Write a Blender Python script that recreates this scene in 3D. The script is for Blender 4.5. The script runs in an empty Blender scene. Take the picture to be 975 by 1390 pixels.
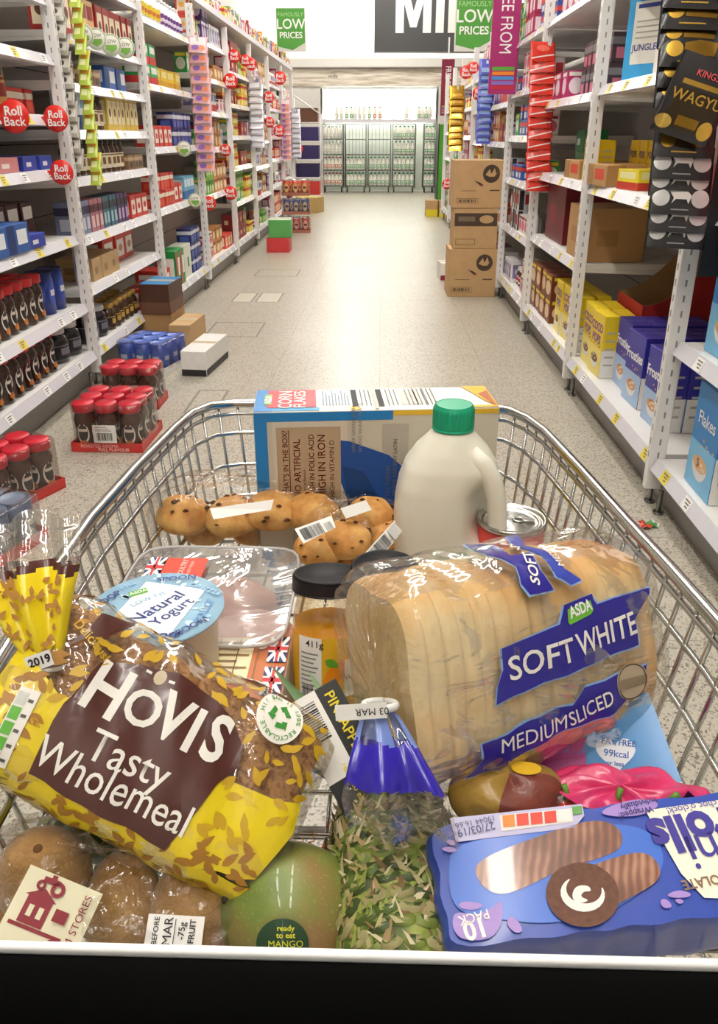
import bpy, bmesh, math, random
from mathutils import Vector, Matrix
random.seed(7)
SC = bpy.context.scene
COL = SC.collection
PI = math.pi
V = Vector

# ------------------------------------------------------------------ camera
F_PX, CX, CY = 1070.0, 487.5, 650.0
TH, YAW = math.radians(23.53), math.radians(1.55)
EYE = V((0, 0, 1.25))
FW = V((-math.sin(YAW) * math.cos(TH), math.cos(YAW) * math.cos(TH), -math.sin(TH)))
RT = V((math.cos(YAW), math.sin(YAW), 0))
UP = RT.cross(FW)
cam_d = bpy.data.cameras.new('camera')
cam = bpy.data.objects.new('camera', cam_d)
COL.objects.link(cam)
SC.camera = cam
cam.matrix_world = Matrix.Translation(EYE) @ Matrix((RT, UP, -FW)).transposed().to_4x4()
cam_d.sensor_fit = 'HORIZONTAL'
cam_d.sensor_width = 36
cam_d.lens = F_PX / 975 * 36
cam_d.shift_y = -(695 - CY) / 975
cam_d.clip_start = 0.02
cam_d.clip_end = 100


def ray(x, y): return FW + RT * ((x - CX) / F_PX) + UP * ((CY - y) / F_PX)
def onz(x, y, z): d = ray(x, y); return EYE + d * ((z - EYE.z) / d.z)
def onx(x, y, X): d = ray(x, y); return EYE + d * (X / d.x)
def ony(x, y, Y): d = ray(x, y); return EYE + d * (Y / d.y)
def ont(x, y, t): return EYE + ray(x, y) * t

# ------------------------------------------------------------------ materials
_mc = {}


def lin(c):
    if isinstance(c, str):
        c = [int(c[i:i + 2], 16) / 255 for i in (0, 2, 4)]
    return tuple(v / 12.92 if v <= 0.04045 else ((v + 0.055) / 1.055) ** 2.4 for v in c)


def mat(c, rough=0.5, metal=0.0, coat=0.0, noise=0.06, nscale=30, bump=0, bscale=60, spec=0.5, emit=None, estr=1.0, trans=0.0, alpha=1.0, ior=1.45, sss=0):
    key = (str(c), rough, metal, coat, noise, nscale, bump, bscale, spec, emit, estr, trans, alpha, ior, sss)
    if key in _mc: return _mc[key]
    m = bpy.data.materials.new('mat_' + (c if isinstance(c, str) else 'x'))
    m.use_nodes = True
    nt = m.node_tree
    b = nt.nodes['Principled BSDF']
    col = lin(c)
    b.inputs['Base Color'].default_value = (*col, 1)
    b.inputs['Roughness'].default_value = rough
    b.inputs['Metallic'].default_value = metal
    b.inputs['Coat Weight'].default_value = coat
    b.inputs['Coat Roughness'].default_value = 0.12
    b.inputs['Specular IOR Level'].default_value = spec
    b.inputs['IOR'].default_value = ior
    b.inputs['Transmission Weight'].default_value = trans
    b.inputs['Alpha'].default_value = alpha
    if sss:
        b.inputs['Subsurface Weight'].default_value = sss
        b.inputs['Subsurface Radius'].default_value = (0.02, 0.015, 0.01)
    if emit:
        b.inputs['Emission Color'].default_value = (*lin(emit), 1)
        b.inputs['Emission Strength'].default_value = estr
    if noise or bump:
        tc = nt.nodes.new('ShaderNodeTexCoord')
    if noise:
        n = nt.nodes.new('ShaderNodeTexNoise'); n.inputs['Scale'].default_value = nscale
        n.inputs['Detail'].default_value = 3
        nt.links.new(tc.outputs['Object'], n.inputs['Vector'])
        r = nt.nodes.new('ShaderNodeMix'); r.data_type = 'RGBA'
        r.inputs[6].default_value = (*[max(0, v * (1 - noise * 1.6)) for v in col], 1)
        r.inputs[7].default_value = (*[min(1, v * (1 + noise)) for v in col], 1)
        nt.links.new(n.outputs['Fac'], r.inputs[0])
        nt.links.new(r.outputs[2], b.inputs['Base Color'])
    if bump:
        n2 = nt.nodes.new('ShaderNodeTexNoise'); n2.inputs['Scale'].default_value = bscale
        n2.inputs['Detail'].default_value = 4
        nt.links.new(tc.outputs['Object'], n2.inputs['Vector'])
        bp = nt.nodes.new('ShaderNodeBump'); bp.inputs['Strength'].default_value = bump
        bp.inputs['Distance'].default_value = 0.004
        nt.links.new(n2.outputs['Fac'], bp.inputs['Height'])
        nt.links.new(bp.outputs['Normal'], b.inputs['Normal'])
    _mc[key] = m
    return m


def film(name, tint='ffffff', amount=0.10, rough=0.09, bump=0.8, scale=18, milk=0.0, stretch=(1, 1, 1)):
    """thin clear packaging film: see-through with glossy creases"""
    m = bpy.data.materials.new(name); m.use_nodes = True
    nt = m.node_tree; nt.nodes.clear()
    out = nt.nodes.new('ShaderNodeOutputMaterial')
    tr = nt.nodes.new('ShaderNodeBsdfTransparent'); tr.inputs[0].default_value = (*lin(tint), 1)
    gl = nt.nodes.new('ShaderNodeBsdfGlossy'); gl.inputs['Roughness'].default_value = rough
    di = nt.nodes.new('ShaderNodeBsdfDiffuse'); di.inputs[0].default_value = (0.8, 0.8, 0.8, 1)
    tc = nt.nodes.new('ShaderNodeTexCoord'); mp = nt.nodes.new('ShaderNodeMapping')
    mp.inputs['Scale'].default_value = stretch
    nz = nt.nodes.new('ShaderNodeTexNoise'); nz.inputs['Scale'].default_value = scale
    nz.inputs['Detail'].default_value = 3; nz.inputs['Distortion'].default_value = 1.2
    bp = nt.nodes.new('ShaderNodeBump'); bp.inputs['Strength'].default_value = bump * .8; bp.inputs['Distance'].default_value = 0.012
    fr = nt.nodes.new('ShaderNodeFresnel'); fr.inputs['IOR'].default_value = 1.5
    ad = nt.nodes.new('ShaderNodeMath'); ad.operation = 'MULTIPLY_ADD'
    ad.inputs[1].default_value = .85; ad.inputs[2].default_value = amount
    cl = nt.nodes.new('ShaderNodeClamp'); cl.inputs['Max'].default_value = .42
    L = nt.links.new
    L(tc.outputs['Object'], mp.inputs[0]); L(mp.outputs[0], nz.inputs['Vector']); L(nz.outputs['Fac'], bp.inputs['Height'])
    L(bp.outputs['Normal'], gl.inputs['Normal']); L(bp.outputs['Normal'], fr.inputs['Normal'])
    L(fr.outputs[0], ad.inputs[0]); L(ad.outputs[0], cl.inputs[0])
    m1 = nt.nodes.new('ShaderNodeMixShader'); m2 = nt.nodes.new('ShaderNodeMixShader')
    m2.inputs[0].default_value = milk
    L(tr.outputs[0], m2.inputs[1]); L(di.outputs[0], m2.inputs[2])
    L(cl.outputs[0], m1.inputs[0]); L(m2.outputs[0], m1.inputs[1]); L(gl.outputs[0], m1.inputs[2])
    L(m1.outputs[0], out.inputs[0])
    return m


WHITE = mat('e9e7e4', 0.4, noise=0.03)
RACK = mat('ebe9e8', 0.35, noise=0.03)
PANEL = mat('dedad4', 0.55, noise=0.04)
CHROME = mat('c9c9c6', 0.16, 1.0, noise=0.05)
STEEL = mat('8d8d8c', 0.3, 1.0, noise=0.05)
KRAFT = mat('c39f71', 0.8, noise=0.1, nscale=12)
KRAFTD = mat('a98557', 0.85, noise=0.1, nscale=12)
BLACK = mat('17161a', 0.35)
INK = mat('1b1a1e', 0.6, noise=0)
PAPER = mat('f3f1ec', 0.55, noise=0.02)
DUST = mat('3a3836', 0.7)

# ------------------------------------------------------------------ 2-D shapes for print
_tc = {}


def text2d(s, size, bold=0.0, align='CENTER', shear=0.0):
    key = (s, size, bold, align, shear)
    if key in _tc: return _tc[key]
    c = bpy.data.curves.new('lettering', 'FONT')
    c.body = s; c.size = size; c.align_x = align; c.align_y = 'CENTER'
    risky = any(ch in 'MWNmKk' for ch in s)
    c.offset = (0 if 'M' in s else min(bold, .012) if risky else bold) * size; c.resolution_u = 3; c.shear = shear
    o = bpy.data.objects.new('lettering', c); COL.objects.link(o)
    bpy.context.view_layer.update()
    me = bpy.data.meshes.new_from_object(o.evaluated_get(bpy.context.evaluated_depsgraph_get()))
    r = ([(v.co.x, v.co.y) for v in me.vertices], [tuple(p.vertices) for p in me.polygons])
    bpy.data.objects.remove(o); bpy.data.curves.remove(c); bpy.data.meshes.remove(me)
    _tc[key] = r
    return r


def poly(pts): return (list(pts), [tuple(range(len(pts)))])
def smooth(pts, it=2):
    """round off a polygon by corner cutting"""
    for _ in range(it):
        o = []
        for i in range(len(pts)):
            a, b = pts[i], pts[(i + 1) % len(pts)]
            o += [(a[0] * .75 + b[0] * .25, a[1] * .75 + b[1] * .25), (a[0] * .25 + b[0] * .75, a[1] * .25 + b[1] * .75)]
        pts = o
    return pts
def rect(x0, y0, x1, y1): return poly([(x0, y0), (x1, y0), (x1, y1), (x0, y1)])
def ell(cx, cy, rx, ry, n=28, rot=0):
    c, s = math.cos(rot), math.sin(rot)
    return poly([(cx + rx * math.cos(2 * PI * i / n) * c - ry * math.sin(2 * PI * i / n) * s,
                  cy + rx * math.cos(2 * PI * i / n) * s + ry * math.sin(2 * PI * i / n) * c) for i in range(n)])
def ring(cx, cy, r0, r1, n=28):
    p = [(cx + r * math.cos(2 * PI * i / n), cy + r * math.sin(2 * PI * i / n)) for r in (r0, r1) for i in range(n)]
    return (p, [(i, (i + 1) % n, n + (i + 1) % n, n + i) for i in range(n)])
def leaf(cx, cy, l, w, rot):
    p = []
    for i in range(7): t = i / 6; p.append((t * l, w * math.sin(PI * t ** 0.8) * 0.5))
    for i in range(5, 0, -1): t = i / 6; p.append((t * l, -w * math.sin(PI * t ** 0.8) * 0.5))
    c, s = math.cos(rot), math.sin(rot)
    return poly([(cx + x * c - y * s, cy + x * s + y * c) for x, y in p])
def move(sh, dx=0, dy=0, rot=0, sx=1, sy=1):
    c, s = math.cos(rot), math.sin(rot)
    return ([(dx + x * sx * c - y * sy * s, dy + x * sx * s + y * sy * c) for x, y in sh[0]], sh[1])
def bars(x0, y0, x1, y1, n=14, seed=1):
    """barcode"""
    rr = random.Random(seed); vs = []; fs = []; x = x0
    step = (x1 - x0) / n
    for i in range(n):
        w = step * rr.choice((0.3, 0.5, 0.75)); k = len(vs)
        vs += [(x, y0), (x + w, y0), (x + w, y1), (x, y1)]; fs.append((k, k + 1, k + 2, k + 3)); x += step
    return vs, fs
def join2(*shs):
    vs = []; fs = []
    for v, f in shs:
        k = len(vs); vs += v; fs += [tuple(i + k for i in ff) for ff in f]
    return vs, fs


# ------------------------------------------------------------------ mesh builder
class MB:
    def __init__(s): s.bm = bmesh.new(); s.mats = []; s.smooth_faces = []
    def mi(s, m):
        if m not in s.mats: s.mats.append(m)
        return s.mats.index(m)
    def face(s, vs, m, smooth=False):
        try: f = s.bm.faces.new(vs)
        except ValueError: return None
        f.material_index = s.mi(m); f.smooth = smooth
        return f
    def quad(s, pts, m, smooth=False): return s.face([s.bm.verts.new(p) for p in pts], m, smooth)
    def box(s, x0, x1, y0, y1, z0, z1, m, M=None, bev=0.0, mats=None):
        """mats: dict side-> material for faces '-x','+x','-y','+y','-z','+z'"""
        if x0 > x1: x0, x1 = x1, x0
        if y0 > y1: y0, y1 = y1, y0
        c = [V((x, y, z)) for z in (z0, z1) for y in (y0, y1) for x in (x0, x1)]
        if bev:
            tmp = bmesh.new(); vs = [tmp.verts.new(p) for p in c]
            for q in ((0, 2, 3, 1), (4, 5, 7, 6), (0, 1, 5, 4), (2, 6, 7, 3), (0, 4, 6, 2), (1, 3, 7, 5)): tmp.faces.new([vs[i] for i in q])
            bmesh.ops.bevel(tmp, geom=list(tmp.edges) + list(tmp.verts), offset=bev, segments=2, affect='EDGES', profile=0.6)
            tmp.normal_update()
            mp = {}
            for v in tmp.verts: mp[v] = s.bm.verts.new(M @ v.co if M else v.co)
            for f in tmp.faces:
                n = f.normal; mm = m
                if mats:
                    for k, d in (('-x', (-1, 0, 0)), ('+x', (1, 0, 0)), ('-y', (0, -1, 0)), ('+y', (0, 1, 0)), ('-z', (0, 0, -1)), ('+z', (0, 0, 1))):
                        if k in mats and n.dot(V(d)) > 0.7: mm = mats[k]
                s.face([mp[v] for v in f.verts], mm, f.calc_area() < bev * 3 * max(x1 - x0, y1 - y0, z1 - z0))
            tmp.free(); return
        vs = [s.bm.verts.new(M @ p if M else p) for p in c]
        for k, q in (('-z', (0, 2, 3, 1)), ('+z', (4, 5, 7, 6)), ('-y', (0, 1, 5, 4)), ('+y', (2, 6, 7, 3)), ('-x', (0, 4, 6, 2)), ('+x', (1, 3, 7, 5))):
            s.face([vs[i] for i in q], mats[k] if mats and k in mats else m)
    def tube(s, pts, r, m, n=8, closed=False, caps=True):
        pts = [V(p) for p in pts]; N = len(pts); rings = []
        rr = r if isinstance(r, (list, tuple)) else [r] * N
        prev = None
        for i, p in enumerate(pts):
            if closed: t = (pts[(i + 1) % N] - pts[i - 1])
            else: t = pts[min(i + 1, N - 1)] - pts[max(i - 1, 0)]
            t.normalize()
            if prev is None:
                a = V((0, 0, 1)) if abs(t.z) < 0.9 else V((1, 0, 0))
                u = t.cross(a).normalized()
            else:
                u = (prev - t * prev.dot(t)).normalized()
            prev = u; w = t.cross(u)
            rings.append([s.bm.verts.new(p + (u * math.cos(2 * PI * k / n) + w * math.sin(2 * PI * k / n)) * rr[i]) for k in range(n)])
        for i in range(N if closed else N - 1):
            a, b = rings[i], rings[(i + 1) % N]
            for k in range(n): s.face([a[k], a[(k + 1) % n], b[(k + 1) % n], b[k]], m, True)
        if caps and not closed:
            s.face(rings[0][::-1], m); s.face(rings[-1], m)
    def lathe(s, prof, m, n=20, M=None, mats=None, sq=None):
        """prof: (r, z) list; sq: (exponent, kx, ky) for squarish sections"""
        rings = []
        for j, (r, z) in enumerate(prof):
            ring_ = []
            for k in range(n):
                a = 2 * PI * k / n; ca, sa = math.cos(a), math.sin(a); x, y = r * ca, r * sa
                if sq:
                    e, kx, ky = sq; q = (abs(ca) ** e + abs(sa) ** e) ** (-1 / e); x, y = r * ca * q * kx, r * sa * q * ky
                p = V((x, y, z)); ring_.append(s.bm.verts.new(M @ p if M else p))
            rings.append(ring_)
        for j in range(len(rings) - 1):
            mm = mats[j] if mats else m
            for k in range(n): s.face([rings[j][k], rings[j][(k + 1) % n], rings[j + 1][(k + 1) % n], rings[j + 1][k]], mm, True)
        if prof[0][0] > 1e-4: s.face(rings[0][::-1], mats[0] if mats else m)
        if prof[-1][0] > 1e-4: s.face(rings[-1], mats[-1] if mats else m)
    def grid(s, fn, nu, nv, m, smooth=True, matfn=None, closeu=False):
        g = [[s.bm.verts.new(fn(i / nu, j / nv)) for j in range(nv + 1)] for i in range(nu if closeu else nu + 1)]
        for i in range(nu):
            for j in range(nv):
                a = g[i]; b = g[(i + 1) % nu] if closeu else g[i + 1]
                s.face([a[j], b[j], b[j + 1], a[j + 1]], matfn(i / nu, j / nv) if matfn else m, smooth)
    def decal(s, sh, fn, m, cut=0.0, smooth=False):
        """lay a flat 2-D shape (metres) on a surface through fn(x, y) -> point"""
        tmp = bmesh.new()
        vs = [tmp.verts.new((x, y, 0)) for x, y in sh[0]]
        for f in sh[1]:
            try: tmp.faces.new([vs[i] for i in f])
            except ValueError: pass
        if cut:
            bmesh.ops.triangulate(tmp, faces=[f for f in tmp.faces if len(f.verts) > 4])
            for ax in (0, 1):
                lo = min(p[ax] for p in sh[0]); hi = max(p[ax] for p in sh[0])
                k = math.floor(lo / cut) + 1
                while k * cut < hi:
                    no = V((1, 0, 0)) if ax == 0 else V((0, 1, 0))
                    bmesh.ops.bisect_plane(tmp, geom=list(tmp.verts) + list(tmp.edges) + list(tmp.faces), plane_co=no * (k * cut), plane_no=no)
                    k += 1
        mp = {v: s.bm.verts.new(fn(v.co.x, v.co.y)) for v in tmp.verts}
        for f in tmp.faces: s.face([mp[v] for v in f.verts], m, smooth or bool(cut))
        tmp.free()
    def build(s, name, parent=None, loc=None):
        me = bpy.data.meshes.new(name); s.bm.normal_update(); s.bm.to_mesh(me); s.bm.free()
        for m in s.mats: me.materials.append(m)
        o = bpy.data.objects.new(name, me); COL.objects.link(o)
        if parent: o.parent = parent
        if loc is not None: o.location = loc
        return o


def plane(o, ux, uy, eps=0.0):
    o, ux, uy = V(o), V(ux).normalized(), V(uy).normalized(); n = ux.cross(uy) * eps
    return lambda x, y: o + ux * x + uy * y + n


def tag(o, label, cat, group=None, kind=None):
    if label: o['label'] = label
    if cat: o['category'] = cat
    if group: o['group'] = group
    if kind: o['kind'] = kind
    return o


def thing(name, label, cat, loc=(0, 0, 0), rz=0, group=None):
    o = bpy.data.objects.new(name, None); COL.objects.link(o); o.empty_display_size = 0.05
    o.location = loc; o.rotation_euler = (0, 0, rz)
    return tag(o, label, cat, group)


def dup(root, loc, rz=0, label=None, group=None):
    r = root.copy(); COL.objects.link(r); r.location = loc; r.rotation_euler = (0, 0, rz)
    if label: r['label'] = label
    if group: r['group'] = group
    for ch in list(root.children):
        c = ch.copy(); COL.objects.link(c); c.parent = r
        for g in ch.children:
            d = g.copy(); COL.objects.link(d); d.parent = c
    return r


def struct(o, label=None): o['kind'] = 'structure'; return o


ORD = ['nearest', 'second', 'third', 'fourth', 'fifth', 'sixth', 'seventh', 'eighth', 'ninth', 'tenth', 'eleventh', 'twelfth', 'thirteenth',
       'fourteenth', 'fifteenth', 'sixteenth', 'seventeenth', 'eighteenth', 'nineteenth', 'twentieth']
# ================================================================== the shop itself
XL, XR = -1.53, 0.99
LY = [2.6 + 1.5 * i for i in range(9)]            # left posts 2.6 .. 14.6
RY = [1.25, 2.64, 4.05, 5.45, 6.75, 8.1, 9.45, 10.8, 12.15, 13.5]


def floor_mat():
    m = bpy.data.materials.new('terrazzo_tiles'); m.use_nodes = True
    nt = m.node_tree; b = nt.nodes['Principled BSDF']; L = nt.links.new
    tc = nt.nodes.new('ShaderNodeTexCoord')
    v = nt.nodes.new('ShaderNodeTexVoronoi'); v.inputs['Scale'].default_value = 190
    r = nt.nodes.new('ShaderNodeValToRGB'); e = r.color_ramp.elements
    e[0].position = 0.0; e[0].color = (*lin('6f675b'), 1); e[1].position = 1.0; e[1].color = (*lin('dbd5c8'), 1)
    for p, c in ((0.17, '857c6c'), (0.27, 'aea695'), (0.38, 'ccc6b9'), (0.8, 'd4cec1')):
        q = e.new(p); q.color = (*lin(c), 1)
    L(tc.outputs['Object'], v.inputs['Vector']); L(v.outputs['Color'], r.inputs[0])
    n = nt.nodes.new('ShaderNodeTexNoise'); n.inputs['Scale'].default_value = 1.3; n.inputs['Detail'].default_value = 5
    L(tc.outputs['Object'], n.inputs['Vector'])
    mx = nt.nodes.new('ShaderNodeMix'); mx.data_type = 'RGBA'; mx.blend_type = 'MULTIPLY'; mx.inputs[0].default_value = 1
    r2 = nt.nodes.new('ShaderNodeValToRGB'); r2.color_ramp.elements[0].color = (.78, .76, .73, 1); r2.color_ramp.elements[1].color = (.93, .93, .93, 1)
    L(n.outputs['Fac'], r2.inputs[0]); L(r.outputs[0], mx.inputs[6]); L(r2.outputs[0], mx.inputs[7])
    br = nt.nodes.new('ShaderNodeTexBrick'); br.offset = 0; br.inputs['Scale'].default_value = 1
    br.inputs['Brick Width'].default_value = 0.6; br.inputs['Row Height'].default_value = 0.6
    br.inputs['Mortar Size'].default_value = 0.0022; br.inputs['Mortar Smooth'].default_value = 0.3
    br.inputs['Color1'].default_value = (1, 1, 1, 1); br.inputs['Color2'].default_value = (0.95, 0.95, 0.94, 1); br.inputs['Mortar'].default_value = (0.66, 0.64, 0.6, 1)
    L(tc.outputs['Object'], br.inputs['Vector'])
    m3 = nt.nodes.new('ShaderNodeMix'); m3.data_type = 'RGBA'; m3.blend_type = 'MULTIPLY'; m3.inputs[0].default_value = 1
    L(mx.outputs[2], m3.inputs[6]); L(br.outputs['Color'], m3.inputs[7]); L(m3.outputs[2], b.inputs['Base Color'])
    b.inputs['Roughness'].default_value = 0.3
    b.inputs['Specular IOR Level'].default_value = 0.6
    return m


f = MB(); f.quad([(-9, -3, 0), (9, -3, 0), (9, 24, 0), (-9, 24, 0)], floor_mat())
# darker replaced tile outlines
SEAM = mat('8d877c', 0.5)
SEAML = mat('d9d3c3', 0.3)
for (a, b_, c, d) in (((-1.08, 5.9), (-0.10, 6.56), 0, 0),):
    pass
def seam_rect(x0, y0, x1, y1, fill=None, w=0.010):
    if fill: f.box(x0, x1, y0, y1, -0.01, 0.0006, fill)
    for q in ((x0, x1, y0 - w, y0 + w), (x0, x1, y1 - w, y1 + w), (x0 - w, x0 + w, y0, y1), (x1 - w, x1 + w, y0, y1)):
        f.box(*q, -0.01, 0.001, SEAM)
_p = onz(325, 457, 0), onz(500, 440, 0)
for x0, y0, x1, y1, fl in ((277, 457, 360, 438, None), (314, 410, 350, 398, SEAML), (347, 410, 385, 398, SEAML), (345, 375, 408, 366, None), (250, 560, 310, 530, None)):
    a = onz(x0, y0, 0); b_ = onz(x1, y1, 0)
    seam_rect(a.x, a.y, b_.x, b_.y, fl, 0.006)
struct(f.build('floor'))

CEIL = mat('d8d6d0', 0.7, noise=0.03)
c = MB(); c.box(-9, 9, -3, 24, 4.4, 4.5, CEIL); struct(c.build('ceiling'))
c = MB()
BULK = mat('f6f5f0', 0.6, noise=0.01)
c.box(-9, 9, 19.9, 20.1, 2.83, 4.4, BULK)
struct(c.build('wall_bulkhead'))
c = MB(); c.box(-9, 9, 19.82, 19.98, 2.66, 2.83, mat('c9c6c0', 0.4)); c.box(-9, 9, 19.80, 19.98, 2.64, 2.66, mat('8b8680', 0.4)); struct(c.build('trim_1'))


def plank_mat():
    m = bpy.data.materials.new('bleached_planks'); m.use_nodes = True
    nt = m.node_tree; b = nt.nodes['Principled BSDF']; L = nt.links.new
    tc = nt.nodes.new('ShaderNodeTexCoord'); mp = nt.nodes.new('ShaderNodeMapping'); mp.inputs['Scale'].default_value = (0.7, 1, 9)
    n = nt.nodes.new('ShaderNodeTexNoise'); n.inputs['Scale'].default_value = 3; n.inputs['Detail'].default_value = 6
    r = nt.nodes.new('ShaderNodeValToRGB'); r.color_ramp.elements[0].color = (*lin('a89b88'), 1); r.color_ramp.elements[1].color = (*lin('d9d0c2'), 1)
    r.color_ramp.elements[0].position = 0.35; r.color_ramp.elements[1].position = 0.6
    L(tc.outputs['Object'], mp.inputs[0]); L(mp.outputs[0], n.inputs['Vector']); L(n.outputs['Fac'], r.inputs[0]); L(r.outputs[0], b.inputs['Base Color'])
    b.inputs['Roughness'].default_value = 0.6
    return m


c = MB(); c.box(-9, 9, 19.86, 20.0, 2.27, 2.64, plank_mat())
c.decal(text2d('milk', 0.13, 0.01), plane((-1.12, 19.855, 2.47), (1, 0, 0), (0, 0, 1)), mat('6f675c', 0.6))
struct(c.build('wall_plank_band'))
c = MB(); c.box(-9, -1.42, 19.88, 20.05, 0, 2.27, mat('d6d2cc', 0.6)); c.box(1.27, 9, 19.88, 20.05, 0, 2.27, mat('d6d2cc', 0.6))
c.box(-1.42, 1.27, 20.95, 21.0, 0, 2.4, mat('cfd2ca', 0.6)); c.box(-1.46, -1.42, 19.9, 21, 0, 2.3, mat('d5d6d0', 0.5)); c.box(1.27, 1.31, 19.9, 21, 0, 2.3, mat('d5d6d0', 0.5))
struct(c.build('wall_back'))
c = MB(); c.box(-9.1, -9, -3, 24, 0, 4.4, PANEL); struct(c.build('wall_left'))
c = MB(); c.box(9, 9.1, -3, 24, 0, 4.4, PANEL); struct(c.build('wall_right'))
c = MB(); c.box(-9, 9, -3.1, -3, 0, 4.4, PANEL); struct(c.build('wall_rear'))

# lamps: long ceiling battens over the aisle
TUBE = mat('ffffff', 0.5, noise=0, emit='fffaf2', estr=34)
lamp = thing('ceiling_light', 'long white ceiling batten light hung over the left half of the aisle', 'light', (-0.75, -1.65, 4.15), 0, 'ceiling batten lights')
b = MB(); b.box(-0.11, 0.11, -0.75, 0.75, 0.03, 0.10, WHITE, bev=0.008); b.box(-0.01, 0.01, -0.5, -0.48, 0.1, 0.25, STEEL); b.box(-0.01, 0.01, 0.48, 0.5, 0.1, 0.25, STEEL); b.build('housing', lamp)
b = MB(); b.tube([(0, -0.72, 0.0), (0, 0.72, 0.0)], 0.055, TUBE, 10); b.build('tube', lamp)
k = 0
for i in range(12):
    for X in (-0.75, 0.35):
        if k: dup(lamp, (X, -1.65 + i * 1.85, 4.15), 0, 'long white ceiling batten light over the ' + ('left' if X < 0 else 'right') + ' half of the aisle, number %s from the trolley' % ORD[i] if False else 'long white ceiling batten light, %s of the row over the %s half of the aisle' % (ORD[i], 'left' if X < 0 else 'right'))
        else: lamp['label'] = 'long white ceiling batten light, nearest of the row over the left half of the aisle'
        k += 1
w = bpy.data.worlds.new('shop_air'); SC.world = w; w.use_nodes = True
w.node_tree.nodes['Background'].inputs[0].default_value = (0.95, 0.95, 1.0, 1)
w.node_tree.nodes['Background'].inputs[1].default_value = 0.9

# ------------------------------------------------------------------ shelving
RAIL = mat('dcdae2', 0.25, noise=0.02)
TAGY = mat('e8d44a', 0.5)
TAGW = mat('f4f4f2', 0.5)
KICK = mat('9a9896', 0.45)
REDS = mat('e2362c', 0.4, noise=0.02)


SLOT = mat('8d8b88', 0.6)
def post(mb, X, y, z1, s, y_abs, hw=0.034):
    mb.box(X - 0.028, X + 0.028, y - hw * 0.55, y + hw * 0.55, 0.08, z1, RACK, bev=0.004)
    z = 0.16
    n = int((z1 - 0.2) / 0.05)
    for i in range(n):
        zz = 0.2 + i * 0.05
        if y_abs > 8: break
        mb.box(X - 0.003, X + 0.003, y - hw * 0.55 - 0.0006, y, zz, zz + 0.022, SLOT)                 # slots facing the trolley
        mb.box(X, X + s * 0.0288, y - 0.003, y + 0.003, zz, zz + 0.022, SLOT)


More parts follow.
